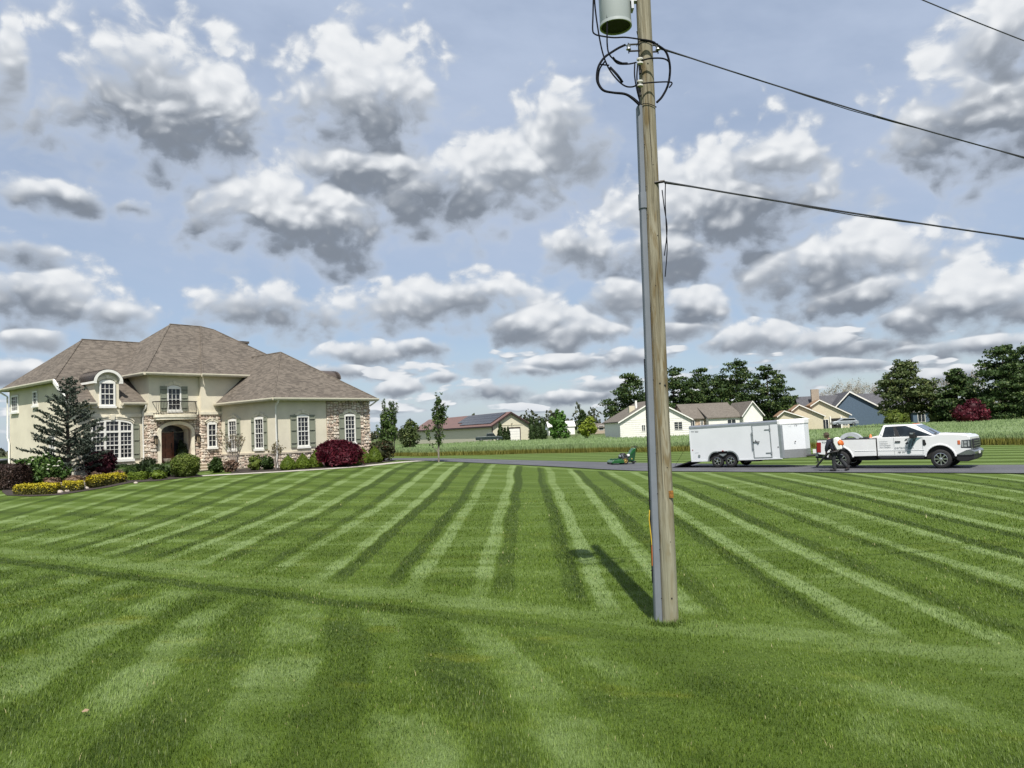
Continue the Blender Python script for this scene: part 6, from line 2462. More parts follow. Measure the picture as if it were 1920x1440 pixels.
    def reel():
        mb = MB()
        for y0, y1 in ((-.16, -.10), (.10, .16)):
            o, i_ = arc(0, 0, .60, 5, 175, 18), arc(0, 0, .42, 5, 175, 18)
            for k in range(18):
                mb.prism([i_[k], i_[k + 1], o[k + 1], o[k]], 'y', y0, y1)
        o, i_ = arc(0, 0, .56, 5, 175, 18), arc(0, 0, .50, 5, 175, 18)
        for k in range(18):
            mb.prism([i_[k], i_[k + 1], o[k + 1], o[k]], 'y', -.10, .10)
        mb.box(-.62, .62, -.16, .16, -.28, .05)
        return mb.build('hose_reel', M['palegrey'], None)
    load('hose_reel', 'pale grey curved hose reel standing in the rear of the truck bed', 'hose reel', .30, -.2, 1.06, reel)
    def sack():
        mb = MB()
        mb.ball((0, 0, .32), (.26, .22, .34), 12, 8)
        mb.ball((.14, .02, .5), (.12, .12, .16), 10, 6)
        mb.ball((-.2, .0, .42), (.14, .14, .22), 10, 6)
        return mb.build('tool_bag', M['blackp'], None, smooth=True)
    load('tool_bag', 'black lumpy tool bag in the middle of the truck bed', 'bag', .98, -.35, .78, sack)
    def cone():
        o = MB().lathe([(.16, 0), (.17, .03), (.11, .04), (.035, .42), (.0, .44)], (0, 0, 0), 'z', 16).build('traffic_cone', M['orangehi'], None, smooth=True)
        MB().lathe([(.092, .14), (.066, .27)], (0, 0, 0), 'z', 16).build('white_band', M['capwhite'], o)
        return o
    M['orangehi'] = mat('safety_orange', (0.62, 0.15, 0.03), .5)
    load('traffic_cone', 'orange and white traffic cone near the cab end of the truck bed', 'cone', 1.26, -.5, 1.12, cone)
    MB().box(-.2, .2, -.2, .2, -.35, 0).build('crate_base', M['blackp'], bpy.data.objects['traffic_cone'])
    def tub():
        return MB().hexa([(-.2, -.18, 0), (.2, -.18, 0), (.2, .18, 0), (-.2, .18, 0)], [(-.24, -.2, .62), (.16, -.2, .70), (.16, .2, .70), (-.24, .2, .62)]).build('plastic_tub', M['capwhite'], None, bevel=.03)
    load('plastic_tub', 'white plastic tub against the cab in the truck bed', 'tub', 1.40, -.15, .78, tub)
    def rake():
        mb = MB()
        mb.tube([(-.9, 0, .3), (.5, .05, .62)], .015, 6)
        mb.tube([(-.4, .1, .3), (.7, .12, .60)], .014, 6)
        return mb.build('rake', M['blackp'], None)
    load('rake', 'black pole tools lying slanted over the truck bed', 'tool', .6, -.55, .78, rake)
    return t


truck()


# ---------------------------------------------------------------- enclosed trailer
def trailer():
    ax, ay = vpos((10.76, 41.18), 0, .95)
    z0 = gz(ax, ay) + .035
    t = thing('cargo_trailer', 'white enclosed tandem axle cargo trailer with side door and wedge nose', 'trailer', (ax, ay, z0), VR)
    t.rotation_euler = (0, R(-1.35), VR)
    Y = 1.02
    x0, x1, xn = -1.48, 3.58, 4.52
    zb, zt = .40, 2.14
    w = .70
    side = [(x0, zb), (x0, zt), (x1, zt), (x1, zb), (1.25, zb)] + arc(.78, .40, .46, 0, 90, 7) + arc(0.02, .40, .46, 90, 180, 7) + [(-.44, zb)]
    for sg in (-1, 1):
        MB().prism(side, 'y', sg * (Y - .05), sg * Y).build('side_panel', M['trailerwhite'], t)
    MB().box(x0, x0 + .05, -Y + .05, Y - .05, zb, zt).build('rear_door', M['trailerwhite'], t)
    MB().box(x0, x1, -Y + .05, Y - .05, zb, zb + .05).build('floor', M['blackp'], t)
    # roof with side rail
    MB().prism([(-Y - .012, zt - .02), (-Y - .012, zt + .10), (-Y + .10, zt + .17), (Y - .10, zt + .17), (Y + .012, zt + .10), (Y + .012, zt - .02)], 'x', x0 - .01, x1).build('roof', M['alu'], t, bevel=.01)
    # wedge nose
    nose = [(x1, -Y), (xn - .10, -.42), (xn, -.30), (xn, .30), (xn - .10, .42), (x1, Y)]
    MB().prism(nose, 'z', zb + .36, zt).build('nose', M['trailerwhite'], t)
    MB().prism([(a + (.012 if a > x1 else 0), b * 1.012) for a, b in nose], 'z', zb - .02, zb + .40).build('stone_guard', M['diamond'], t)
    cap = [(x1 - .16, -Y - .02), (x1, -Y - .02), (xn - .06, -.44), (xn + .03, -.30), (xn + .03, .30), (xn - .06, .44), (x1, Y + .02), (x1 - .16, Y + .02)]
    MB().prism(cap, 'z', zt - .10, zt + .175).build('nose_cap', M['capwhite'], t, bevel=.05)
    # corner post in dull aluminium
    for sg in (-1, 1):
        MB().prism([(x1 - .11, sg * (Y + .014)), (x1 + .02, sg * (Y + .014)), (x1 + .10, sg * (Y - .045)), (x1 + .08, sg * (Y - .11)), (x1 - .11, sg * (Y - .04))], 'z', zb, zt - .10).build('corner_post', M['alu'], t)
    # bottom and top trims
    for sg in (-1, 1):
        a, b = sorted((sg * (Y - .01), sg * (Y + .012)))
        MB().box(x0, -.44, a, b, zb - .05, zb + .03).build('bottom_trim', M['trailerwhite'], t)
        MB().box(1.26, x1, a, b, zb - .05, zb + .03).build('bottom_trim', M['trailerwhite'], t)
        MB().box(x0 - .012, x0 + .06, a, b, zb - .02, zt - .02).build('rear_post', M['trailerwhite'], t)
    # twin mudguard
    for sg in (-1, 1):
        mb = MB()
        for c, a0, a1 in ((0.02, 75, 185), (.78, -5, 105)):
            o = arc(c, .38, .50, a0, a1, 12)
            i_ = arc(c, .38, .44, a0, a1, 12)
            for k in range(12):
                mb.prism([i_[k], i_[k + 1], o[k + 1], o[k]], 'y', sg * (Y - .22), sg * (Y + .05))
        mb.build('mudguard', M['alu'], t)
        MB().prism([(.17, .72), (.63, .72), (.40, .58)], 'y', sg * Y, sg * (Y + .03)).build('mudguard_gusset', M['alu'], t)
        MB().box(.36, .44, *sorted((sg * Y, sg * (Y + .05))), .86, .90).build('marker_lamp', M['redlamp'], t)
    MB().prism(arc(.78, .40, .455, 0, 90, 7) + arc(0.02, .40, .455, 90, 180, 7), 'y', -Y + .06, Y - .06).build('wheel_well', M['dark'], t)
    for x in (0.02, .78):
        for sg in (-1, 1):
            wheel(t, x, sg * (Y - .14), .335, .21, 5, .60, sg, 'chrome')
    # side door with frame, hinges, bar lock
    y = -Y
    dx0, dx1, dz0, dz1 = 2.13, 3.02, zb + .06, zt - .06
    f = MB()
    f.box(dx0 - .045, dx0, y - .018, y, dz0 - .045, dz1 + .045)
    f.box(dx1, dx1 + .045, y - .018, y, dz0 - .045, dz1 + .045)
    f.box(dx0, dx1, y - .018, y, dz0 - .045, dz0)
    f.box(dx0, dx1, y - .018, y, dz1, dz1 + .045)
    MB().box(dx0 + .01, dx1 - .01, y - .022, y - .001, dz0 + .01, dz1 - .01).build('door', M['trailerwhite'], t)
    dr = f.build('door_frame', M['alu'], t)
    for z in (dz0 + .22, dz1 - .22):
        MB().box(dx1 - .26, dx1 + .06, y - .045, y - .02, z - .02, z + .02).build('strap_hinge', M['alu'], dr)
        MB().box(dx1 + .0, dx1 + .06, y - .055, y - .02, z - .07, z + .07).build('hinge_knuckle', M['greyprint'], dr)
    for z in (dz0 + .48, dz1 - .38):
        MB().box(dx0 - .09, dx0 + .0, y - .045, y - .018, z - .05, z + .05).build('latch_keeper', M['greyprint'], dr)
    MB().tube([(dx0 - .06, y - .05, dz0 + .40), (dx0 - .06, y - .05, dz1 - .32)], .014, 6).build('lock_bar', M['alu'], dr)
    lk = MB()
    lk.tube([(dx0 - .02, y - .05, 1.26), (dx0 + .34, y - .06, 1.27)], .018, 6)
    lk.tube([(dx0 + .13, y - .05, 1.37), (dx0 + .17, y - .055, 1.27), (dx0 + .28, y - .05, 1.16)], .016, 6)
    lk.build('door_handle', M['blackp'], dr)
    # small lamps, vents, print
    for x, z in ((-1.36, .98), (3.40, .95), (4.16, 1.18)):
        yy = y if x < 3.5 else y + .34
        MB().ball((x, yy - .0, z), (.035, .02, .035), 8, 5).build('marker_lamp', M['blackp'] if x > 0 else M['redlamp'], t)
    MB().lathe([(.07, 0), (.05, .03), (0, .03)], (-.98, y - .03, .66), 'y', 12).build('vent', M['alu'], t)
    glyphs(t, 'lettering', (3, 3), -1.38, 1.93, .085, y - .004, M['darkprint'], 21)
    glyphs(t, 'lettering', (6,), -1.22, .80, .05, y - .004, M['palegrey'], 22)
    # nose print, set on the slanted panel
    sl = math.atan2(-.42 + Y, xn - .10 - x1)
    npan = bpy.data.objects.new('nose_panel', None)
    link(npan, t)
    npan.location = (x1, -Y, 0)
    npan.rotation_euler = (0, 0, sl)
    glyphs(npan, 'lettering', (2,), .72, 1.92, .095, -.004, M['darkprint'], 23)
    glyphs(npan, 'lettering', (4,), .38, 1.93, .06, -.004, M['palegrey'], 24)
    # rail between nose skin and stone guard
    # tongue, jack, coupler
    mb = MB()
    for sg in (-1, 1):
        mb.tube([(3.4, sg * .62, .42), (5.35, sg * .04, .45)], .055, 4)
    mb.build('tongue', M['blackp'], t)
    mb = MB()
    mb.tube([(4.95, .0, .12), (4.95, .0, .86)], .035, 8)
    mb.tube([(4.95, .0, .86), (5.06, -.05, .92)], .014, 6)
    mb.box(4.86, 5.04, -.09, .09, .08, .12)
    mb.build('jack', M['blackp'], t)
    MB().box(5.28, 5.52, -.07, .07, .42, .56).build('coupler', M['blackp'], t, bevel=.02)
    MB().box(4.78, 4.92, -.10, .04, .54, .74).build('brake_box', M['capwhite'], t)
    # rear ramp door let down onto the drive
    rp = MB()
    rp.hexa([(x0 - 1.38, -Y + .06, .0), (x0, -Y + .06, zb - .04), (x0, Y - .06, zb - .04), (x0 - 1.38, Y - .06, .0)], [(x0 - 1.38, -Y + .06, .04), (x0, -Y + .06, zb + .03), (x0, Y - .06, zb + .03), (x0 - 1.38, Y - .06, .04)])
    rd = rp.build('ramp_door', M['blackp'], t)
    for sg in (-1, 1):
        MB().tube([(x0 - 1.05, sg * (Y - .03), .15), (x0 - .02, sg * (Y - .02), 1.5)], .008, 5).build('ramp_cable', M['iron'], rd)
    # axle beams and low gear
    mb = MB()
    mb.box(-.4, 3.3, -.55, -.45, .30, .40)
    mb.box(-.4, 3.3, .45, .55, .30, .40)
    mb.box(1.55, 2.3, -.9, -.5, .26, .36)
    mb.build('frame', M['blackp'], t)
    return t


trailer()


# ---------------------------------------------------------------- stand-on mower
M['deere'] = mat('mower_green', (0.010, 0.085, 0.018), .3, var=.12, coat=.4)
M['deeredark'] = mat('mower_dark_green', (0.010, 0.055, 0.020), .4, var=.2)
M['rimyellow'] = mat('mower_yellow', (0.55, 0.40, 0.12), .4, var=.06)


def mower():
    x, y = 6.72, 48.6
    t = thing('stand_on_mower', 'green walk behind mower with yellow wheels parked on the driveway', 'mower', (x, y, gz(x, y) + .035), R(10))
    t.scale = (.86, .86, .86)
    # deck forward (-x), handle tower at the rear (+x)
    mb = MB()
    mb.prism([(-.98, .10), (-.98, .22), (-.86, .34), (-.15, .36), (-.05, .30), (-.05, .10)], 'y', -.66, .66)
    d = mb.build('deck', M['deere'], t, bevel=.04)
    for cx, cyy in ((-.72, -.32), (-.72, .32), (-.38, 0)):
        MB().lathe([(.12, .35), (.12, .40), (.05, .43), (0, .43)], (cx, cyy, 0), seg=14).build('spindle_cover', M['deeredark'], d)
    MB().prism([(-.5, .34), (-.5, .42), (-.2, .42), (-.1, .34)], 'y', -.5, .5).build('belt_guard', M['deere'], d)
    for sg in (-1, 1):
        w = wheel(t, -.92, sg * .40, .11, .08, 4, .5, sg, 'rimdark')
        MB().tube([(-.92, sg * .40, .11), (-.92, sg * .32, .26), (-.78, sg * .32, .34)], .022, 6).build('caster_fork', M['deeredark'], w, loc=(.92, -sg * .40, -.11))
        wheel(t, .05, sg * .50, .27, .20, 5, .56, sg, 'rimyellow')
    mb = MB()
    mb.box(-.16, .62, -.34, .34, .24, .44)
    mb.build('engine_frame', M['deeredark'], t, bevel=.03)
    e = MB()
    e.box(-.20, .28, -.28, .28, .44, .66)
    e.lathe([(.24, .66), (.24, .72), (.18, .80), (0, .82)], (.06, 0, 0), seg=16)
    en = e.build('engine', M['blackp'], t, bevel=.03)
    MB().lathe([(.08, -.1), (.08, .1)], (-.22, -.18, .62), 'y', 12).build('air_filter', M['greyprint'], en)
    MB().tube([(-.12, -.29, .72), (-.04, -.32, .60), (-.02, -.33, .45)], .03, 8).build('exhaust', M['alu'], en)
    MB().box(.30, .48, -.36, -.14, .56, .72).build('fuel_cap', M['capwhite'], t, bevel=.03)
    tw = MB()
    tw.prism([(.34, .30), (.46, .66), (.72, 1.0), (.98, 1.02), (.98, .84), (.84, .20), (.4, .16)], 'y', -.30, .30)
    tow = tw.build('control_tower', M['deeredark'], t, bevel=.05)
    MB().prism([(.44, .62), (.68, .98), (.84, 1.14), (1.02, 1.14), (.96, .94), (.64, .66)], 'y', -.32, .32).build('cowl', M['deere'], t, bevel=.04)
    for sg in (-1, 1):
        MB().tube([(.84, sg * .26, 1.0), (.90, sg * .28, 1.24), (1.06, sg * .28, 1.27), (1.20, sg * .22, 1.10)], .02, 6).build('handlebar', M['blackp'], t)
    MB().tube([(1.06, -.28, 1.27), (1.06, .28, 1.27)], .018, 6).build('cross_bar', M['blackp'], t)
    MB().box(.72, .98, -.28, .28, .10, .20).build('foot_platform', M['blackp'], t, bevel=.02)
    MB().lathe([(.09, -.05), (.09, .05)], (.78, -.2, .09), 'y', 12).build('rear_roller', M['rubber'], t)
    MB().box(.50, .66, -.335, -.325, .34, .42).build('decal', M['rimyellow'], t)


mower()


# ---------------------------------------------------------------- worker with a backpack blower
def skin_body(name, verts, edges, radii, m, parent, sub=2, root=0):
    me = bpy.data.meshes.new(name)
    me.from_pydata(verts, edges, [])
    o = bpy.data.objects.new(name, me)
    link(o, parent)
    sk = o.modifiers.new('skin', 'SKIN')
    sk.use_smooth_shade = True
    layer = me.skin_vertices[0] if len(me.skin_vertices) else None
    if layer is None:
        bm = bmesh.new()
        bm.from_mesh(me)
        bm.verts.layers.skin.verify()
        bm.to_mesh(me)
        bm.free()
        layer = me.skin_vertices[0]
    for i, r in enumerate(radii):
        layer.data[i].radius = r if isinstance(r, tuple) else (r, r)
        layer.data[i].use_root = (i == root)
    ss = o.modifiers.new('sub', 'SUBSURF')
    ss.levels = sub
    ss.render_levels = sub
    me.materials.append(m)
    return o


M['skin'] = mat('skin', (0.36, 0.21, 0.15), .6, var=.06)
M['navy'] = mat('navy_shirt', (0.012, 0.014, 0.026), .85, var=.25, scale=9)
M['trouser'] = mat('dark_trousers', (0.022, 0.024, 0.028), .9, var=.25, scale=9)
M['hat'] = mat('brown_hat', (0.060, 0.042, 0.026), .85)
M['boot'] = mat('dark_boots', (0.028, 0.028, 0.030), .8)
M['hair'] = mat('dark_hair', (0.02, 0.015, 0.012), .8)


def worker():
    x, y = 14.45, 34.62
    p = thing('person', 'worker in dark clothes and brown hat bent forward carrying a backpack blower', 'person', (x, y, gz(x, y) + .035), math.atan2(-.655, .756))
    # pelvis, spine, neck, head; the figure walks towards -x and leans that way
    # feet stand on z = 0; left = away from the camera (+y)
    V = [(-.10, 0, .86), (-.17, 0, 1.06), (-.27, 0, 1.26), (-.33, 0, 1.38), (-.37, 0, 1.45), (-.42, 0, 1.58),      # 0-5
         (-.29, -.19, 1.33), (-.40, -.24, 1.08), (-.46, -.16, .84), (-.47, -.14, .76),                              # 6-9 right arm
         (-.29, .19, 1.33), (-.36, .25, 1.10), (-.50, .17, .93), (-.53, .15, .87),                                  # 10-13 left arm
         (-.12, -.10, .82), (-.17, -.11, .46), (-.15, -.11, .09), (-.30, -.11, .045),                               # 14-17 right leg
         (-.06, .10, .82), (.10, .11, .47), (.36, .11, .16), (.27, .11, .045)]                                     # 18-21 left leg trailing
    E = [(0, 1), (1, 2), (2, 3), (3, 4), (4, 5), (3, 6), (6, 7), (7, 8), (8, 9), (3, 10), (10, 11), (11, 12), (12, 13),
         (0, 14), (14, 15), (15, 16), (16, 17), (0, 18), (18, 19), (19, 20), (20, 21)]
    Rr = [(.15, .12), (.14, .11), (.16, .12), (.10, .09), .055, (.075, .09), .065, .048, .034, .03, .065, .048, .034, .03,
          .085, .062, .042, .035, .085, .062, .042, .035]
    body = skin_body('body', V, E, Rr, M['skin'], p)
    # head with face, ears, hair and hat
    hc = Vector((-.445, 0, 1.60))
    h = MB()
    h.ball(tuple(hc), (.10, .078, .12), 16, 10)
    h.ball((hc.x - .102, 0, hc.z - .02), (.022, .016, .026), 8, 5)
    for sg in (-1, 1):
        h.ball((hc.x + .005, sg * .08, hc.z - .01), (.02, .012, .03), 8, 5)
    h.ball((hc.x - .07, 0, hc.z - .09), (.045, .045, .035), 8, 5)
    hd = h.build('head', M['skin'], p, smooth=True)
    for sg in (-1, 1):
        MB().ball((hc.x - .085, sg * .032, hc.z + .015), (.012, .014, .008), 6, 4).build('eye', M['dark'], hd)
    MB().ball((hc.x - .098, 0, hc.z - .068), (.012, .028, .007), 6, 4).build('mouth', M['redlamp'], hd)
    MB().ball((hc.x + .022, 0, hc.z + .022), (.095, .085, .105), 12, 8).build('hair', M['hair'], hd, smooth=True)
    ht = MB()
    ht.lathe([(.0, .145), (.07, .14), (.10, .10), (.112, .04), (.20, .02), (.20, .008), (.105, .02)], tuple(hc + Vector((0, 0, .0))), seg=20)
    ht.build('hat', M['hat'], p, smooth=True)
    # clothes follow the body
    sv = [V[i] for i in (0, 1, 2, 3, 6, 7, 10, 11)] + [(-.45, -.175, .86), (-.49, .18, .95), (-.355, 0, 1.425)]
    skin_body('shirt', sv, [(0, 1), (1, 2), (2, 3), (3, 4), (4, 5), (3, 6), (6, 7), (5, 8), (7, 9), (3, 10)],
              [(.175, .15), (.19, .155), (.205, .165), (.12, .11), .105, .08, .105, .08, .056, .056, .085], M['navy'], p)
    tv = [V[0], V[14], V[15], (-.15, -.11, .07), V[18], V[19], (.375, .11, .13)]
    skin_body('trousers', tv, [(0, 1), (1, 2), (2, 3), (0, 4), (4, 5), (5, 6)], [(.165, .14), .11, .085, .075, .11, .085, .075], M['trouser'], p)
    # hands with fingers closed on the blower tube
    for (wr, sg) in ((V[9], -1), (V[13], 1)):
        hb = MB()
        hb.ball((wr[0] - .02, wr[1], wr[2] - .035), (.04, .022, .05), 8, 6)
        for k in range(4):
            b0 = Vector((wr[0] - .05 + .022 * k, wr[1] - sg * .01, wr[2] - .06))
            hb.tube([b0, b0 + Vector((0, sg * .02, -.035)), b0 + Vector((0, sg * .0, -.06)), b0 + Vector((0, -sg * .022, -.05 + .003 * k))], [.010, .010, .009, .007], 6)
        b0 = Vector((wr[0] + .01, wr[1], wr[2] - .03))
        hb.tube([b0, b0 + Vector((.02, -sg * .02, -.03)), b0 + Vector((.0, -sg * .03, -.05))], [.012, .011, .008], 6)
        hb.build('hand', M['skin'], p, smooth=True)
    for (an, toe) in ((V[16], (-.33, -.11, .05)), (V[20], (.245, .11, .05))):
        b = MB()
        b.tube([(an[0] + .015, an[1], an[2] + .10), (an[0] + .02, an[1], an[2] - .01 if an[2] > .12 else .05)], [.062, .058], 10)
        a2 = (an[0] + .05, an[1], max(.05, an[2] - .06))
        b.tube([a2, ((a2[0] + toe[0]) / 2, an[1], (a2[2] + toe[2]) / 2), toe, (toe[0] - .03, toe[1], toe[2])], [.05, .052, .048, .03], 10)
        b.build('boot', M['boot'], p, smooth=True)
    # the blower on the back is a thing of its own
    lb = thing('leaf_blower', 'orange and white backpack leaf blower on the worker with its black tube', 'leaf blower', p.location, p.rotation_euler.z)
    tilt = Matrix.Translation((.02, 0, 1.18)) @ Matrix.Rotation(R(-16), 4, 'Y')
    w = MB(tilt)
    w.prism([(-.06, -.24), (-.10, .10), (-.04, .30), (.08, .33), (.16, .22), (.20, -.10), (.16, -.27)], 'y', -.20, .20)
    hs_ = w.build('housing', M['capwhite'], lb, bevel=.04)
    w = MB(tilt)
    w.ball((.15, -.07, .03), (.12, .17, .16), 14, 9)
    w.prism([(.24, -.10), (.285, -.06), (.285, .08), (.24, .12)], 'y', -.14, -.02)
    w.build('engine_cover', M['orangehi'], lb, smooth=True)
    w = MB(tilt)
    w.ball((.12, -.02, -.26), (.13, .19, .09), 12, 7)
    w.build('fan_case', M['blackp'], lb, smooth=True)
    w = MB(tilt)
    w.tube([(-.08, -.18, -.36), (-.13, -.18, .0), (-.10, -.18, .30)], .018, 6)
    w.tube([(-.08, .18, -.36), (-.13, .18, .0), (-.10, .18, .30)], .018, 6)
    w.build('back_frame', M['blackp'], lb)
    for sg in (-1, 1):
        MB().tube([(-.12, sg * .12, 1.42), (-.30, sg * .13, 1.44), (-.40, sg * .15, 1.32), (-.34, sg * .17, 1.14), (-.12, sg * .17, .96)], .018, 5).build('strap', M['blackp'], lb)
    MB().tube(spline([(.10, -.14, .90), (-.10, -.27, .86), (-.32, -.25, .80), (-.47, -.15, .70), (-.66, -.13, .52), (-.86, -.12, .30), (-.95, -.12, .20)], 4), .045, 10).build('blower_tube', M['blackp'], lb, smooth=True)


worker()


# ================================================================== background
M['vinylw'] = mat('pale_siding', (0.74, 0.73, 0.67), .6, var=.06)
M['roofbrown'] = shingle_mat('far_brown_roof', (0.11, 0.095, 0.08), (0.185, 0.165, 0.14))
M['rooftan'] = shingle_mat('far_tan_roof', (0.20, 0.125, 0.075), (0.33, 0.215, 0.135))
M['roofgrey'] = shingle_mat('far_grey_roof', (0.060, 0.060, 0.068), (0.125, 0.125, 0.135))
M['tanwall'] = mat('tan_siding', (0.55, 0.50, 0.37), .7, var=.06)
M['bluewall'] = mat('blue_grey_siding', (0.075, 0.115, 0.165), .6, var=.08)
M['barnwall'] = mat('cream_barn_siding', (0.58, 0.545, 0.42), .65, var=.05)
M['barnroof'] = mat('rust_red_metal_roof', (0.175, 0.098, 0.080), .5, .1, .12, 1.2)
M['darkbrown'] = mat('dark_brown_trim', (0.028, 0.016, 0.014), .6)
M['solar'] = mat('solar_glass', (0.012, 0.014, 0.024), .18, var=.2)
M['winglass'] = glass_mat('far_window_glass', (0.02, 0.024, 0.028), .15)


def gable(parent, x0, x1, y0, y1, h, rise, wm, rm, axis='x', over=.35, z0=-.3, siding=.0, ridge=.5):
    """a gabled block: ridge along axis; returns the wall and roof parts"""
    if axis == 'x':
        c = y0 + (y1 - y0) * ridge
        w = MB().prism([(y0, z0), (y1, z0), (y1, h), (c, h + rise), (y0, h)], 'x', x0, x1).build('wall', wm, parent)
        mb = MB()
        for ya, yb in ((y0, c), (y1, c)):
            s = -1 if ya < yb else 1
            zo = h - rise * over / abs(yb - ya)
            ye = ya + s * over
            mb.hexa([(x0 - over, ye, zo), (x1 + over, ye, zo), (x1 + over, yb, h + rise), (x0 - over, yb, h + rise)],
                    [(x0 - over, ye, zo + .18), (x1 + over, ye, zo + .18), (x1 + over, yb, h + rise + .18), (x0 - over, yb, h + rise + .18)])
    else:
        c = x0 + (x1 - x0) * ridge
        w = MB().prism([(x0, z0), (x1, z0), (x1, h), (c, h + rise), (x0, h)], 'y', y0, y1).build('wall', wm, parent)
        mb = MB()
        for xa, xb in ((x0, c), (x1, c)):
            s = -1 if xa < xb else 1
            zo = h - rise * over / abs(xb - xa)
            xe = xa + s * over
            mb.hexa([(xe, y0 - over, zo), (xb, y0 - over, h + rise), (xb, y1 + over, h + rise), (xe, y1 + over, zo)],
                    [(xe, y0 - over, zo + .18), (xb, y0 - over, h + rise + .18), (xb, y1 + over, h + rise + .18), (xe, y1 + over, zo + .18)])
    r = mb.build('roof', rm, parent)
    return w, r


def rake(parent, pts, m, y, t=.28):
    """barge boards along a gable on the front face"""
    for i in range(len(pts) - 1):
        (xa, za), (xb, zb) = pts[i], pts[i + 1]
        MB().prism([(xa, za - t), (xb, zb - t), (xb, zb), (xa, za)], 'y', y - .06, y + .02).build('barge_board', m, parent)


def far_window(parent, x, z, w, h, y, fm=None, bars=1):
    mb = MB()
    f = .09
    fm = fm or M['white']
    mb.box(x - w / 2 - f, x - w / 2, y - .06, y + .02, z - f, z + h + f)
    mb.box(x + w / 2, x + w / 2 + f, y - .06, y + .02, z - f, z + h + f)
    mb.box(x - w / 2, x + w / 2, y - .06, y + .02, z - f, z)
    mb.box(x - w / 2, x + w / 2, y - .06, y + .02, z + h, z + h + f)
    for k in range(bars):
        xx = x - w / 2 + w * (k + 1) / (bars + 1)
        mb.box(xx - .03, xx + .03, y - .05, y + .02, z, z + h)
    wn = mb.build('window', fm, parent)
    MB().box(x - w / 2, x + w / 2, y - .015, y + .015, z, z + h).build('pane', M['winglass'], wn)
    return wn


# ---- the barn with solar panels
def barn():
    rz = math.atan2(.415, .91)
    t = thing('barn', 'long cream barn with rust red roof, dark solar panels and white garage door', 'barn', (-.6, 150.0, gz(-.6, 150) + .25), rz)
    # local: x across the gable, y away along the ridge
    W, L, h, rise = 3.95, 50.0, 3.25, 2.35
    gable(t, -W, W, 0, L, h, rise, M['barnwall'], M['barnroof'], 'y', .45)
    rake(t, [(-W - .45, h - .27 + .1), (0, h + rise + .1)], M['darkbrown'], -.45, .34)
    rake(t, [(0, h + rise + .1), (W + .45, h - .27 + .1)], M['darkbrown'], -.45, .34)
    MB().box(-W - .5, -W - .38, -.4, L + .4, h - .42, h - .12).build('gutter', M['darkbrown'], t)
    MB().box(-W, W, -.06, .0, 3.12, 3.26).build('belt_board', M['tanwall'], t)
    for x in (-W,):
        MB().box(x - .06, x + .10, -.06, .1, 0, h).build('corner_board', M['darkbrown'], t)
        MB().box(x - .06, x + .10, L - .1, L + .06, 0, h).build('corner_board', M['darkbrown'], t)
    # garage door
    MB().box(-.55, 2.05, -.05, .02, -.2, 2.72).build('door_frame', M['darkbrown'], t)
    d = MB().box(-.35, 1.85, -.10, -.04, -.2, 2.42).build('garage_door', M['white'], t)
    for k in range(1, 5):
        MB().box(-.35, 1.85, -.115, -.09, -.2 + .52 * k, -.2 + .52 * k + .03).build('door_panel_rib', M['palegrey'], d)
    MB().tube([(.1, -.1, 3.3), (.1, -.5, 3.5), (.1, -.5, 3.2)], .05, 6).build('barn_lamp', M['iron'], t)
    # solar array on the slope to the left: panels laid in rows
    n = Vector((-rise, 0, W)).normalized()
    s = Vector((-W - .0, 0, -rise)).normalized()
    for r_ in range(4):
        for c_ in range(12):
            if r_ == 3 and c_ > 9:
                continue
            o = Vector((0, 1.2 + c_ * 1.72, h + rise + .18)) + s * (.30 + r_ * 1.02) + n * .08
            a = o
            b = o + Vector((0, 1.66, 0))
            c = b + s * .97
            d_ = a + s * .97
            mb = MB()
            mb.add([tuple(p) for p in (a, b, c, d_)] + [tuple(p + n * .05) for p in (a, b, c, d_)], [(0, 1, 2, 3), (7, 6, 5, 4), (0, 4, 5, 1), (1, 5, 6, 2), (2, 6, 7, 3), (3, 7, 4, 0)])
            mb.build('solar_panel', M['solar'], t)
    return t


barn()


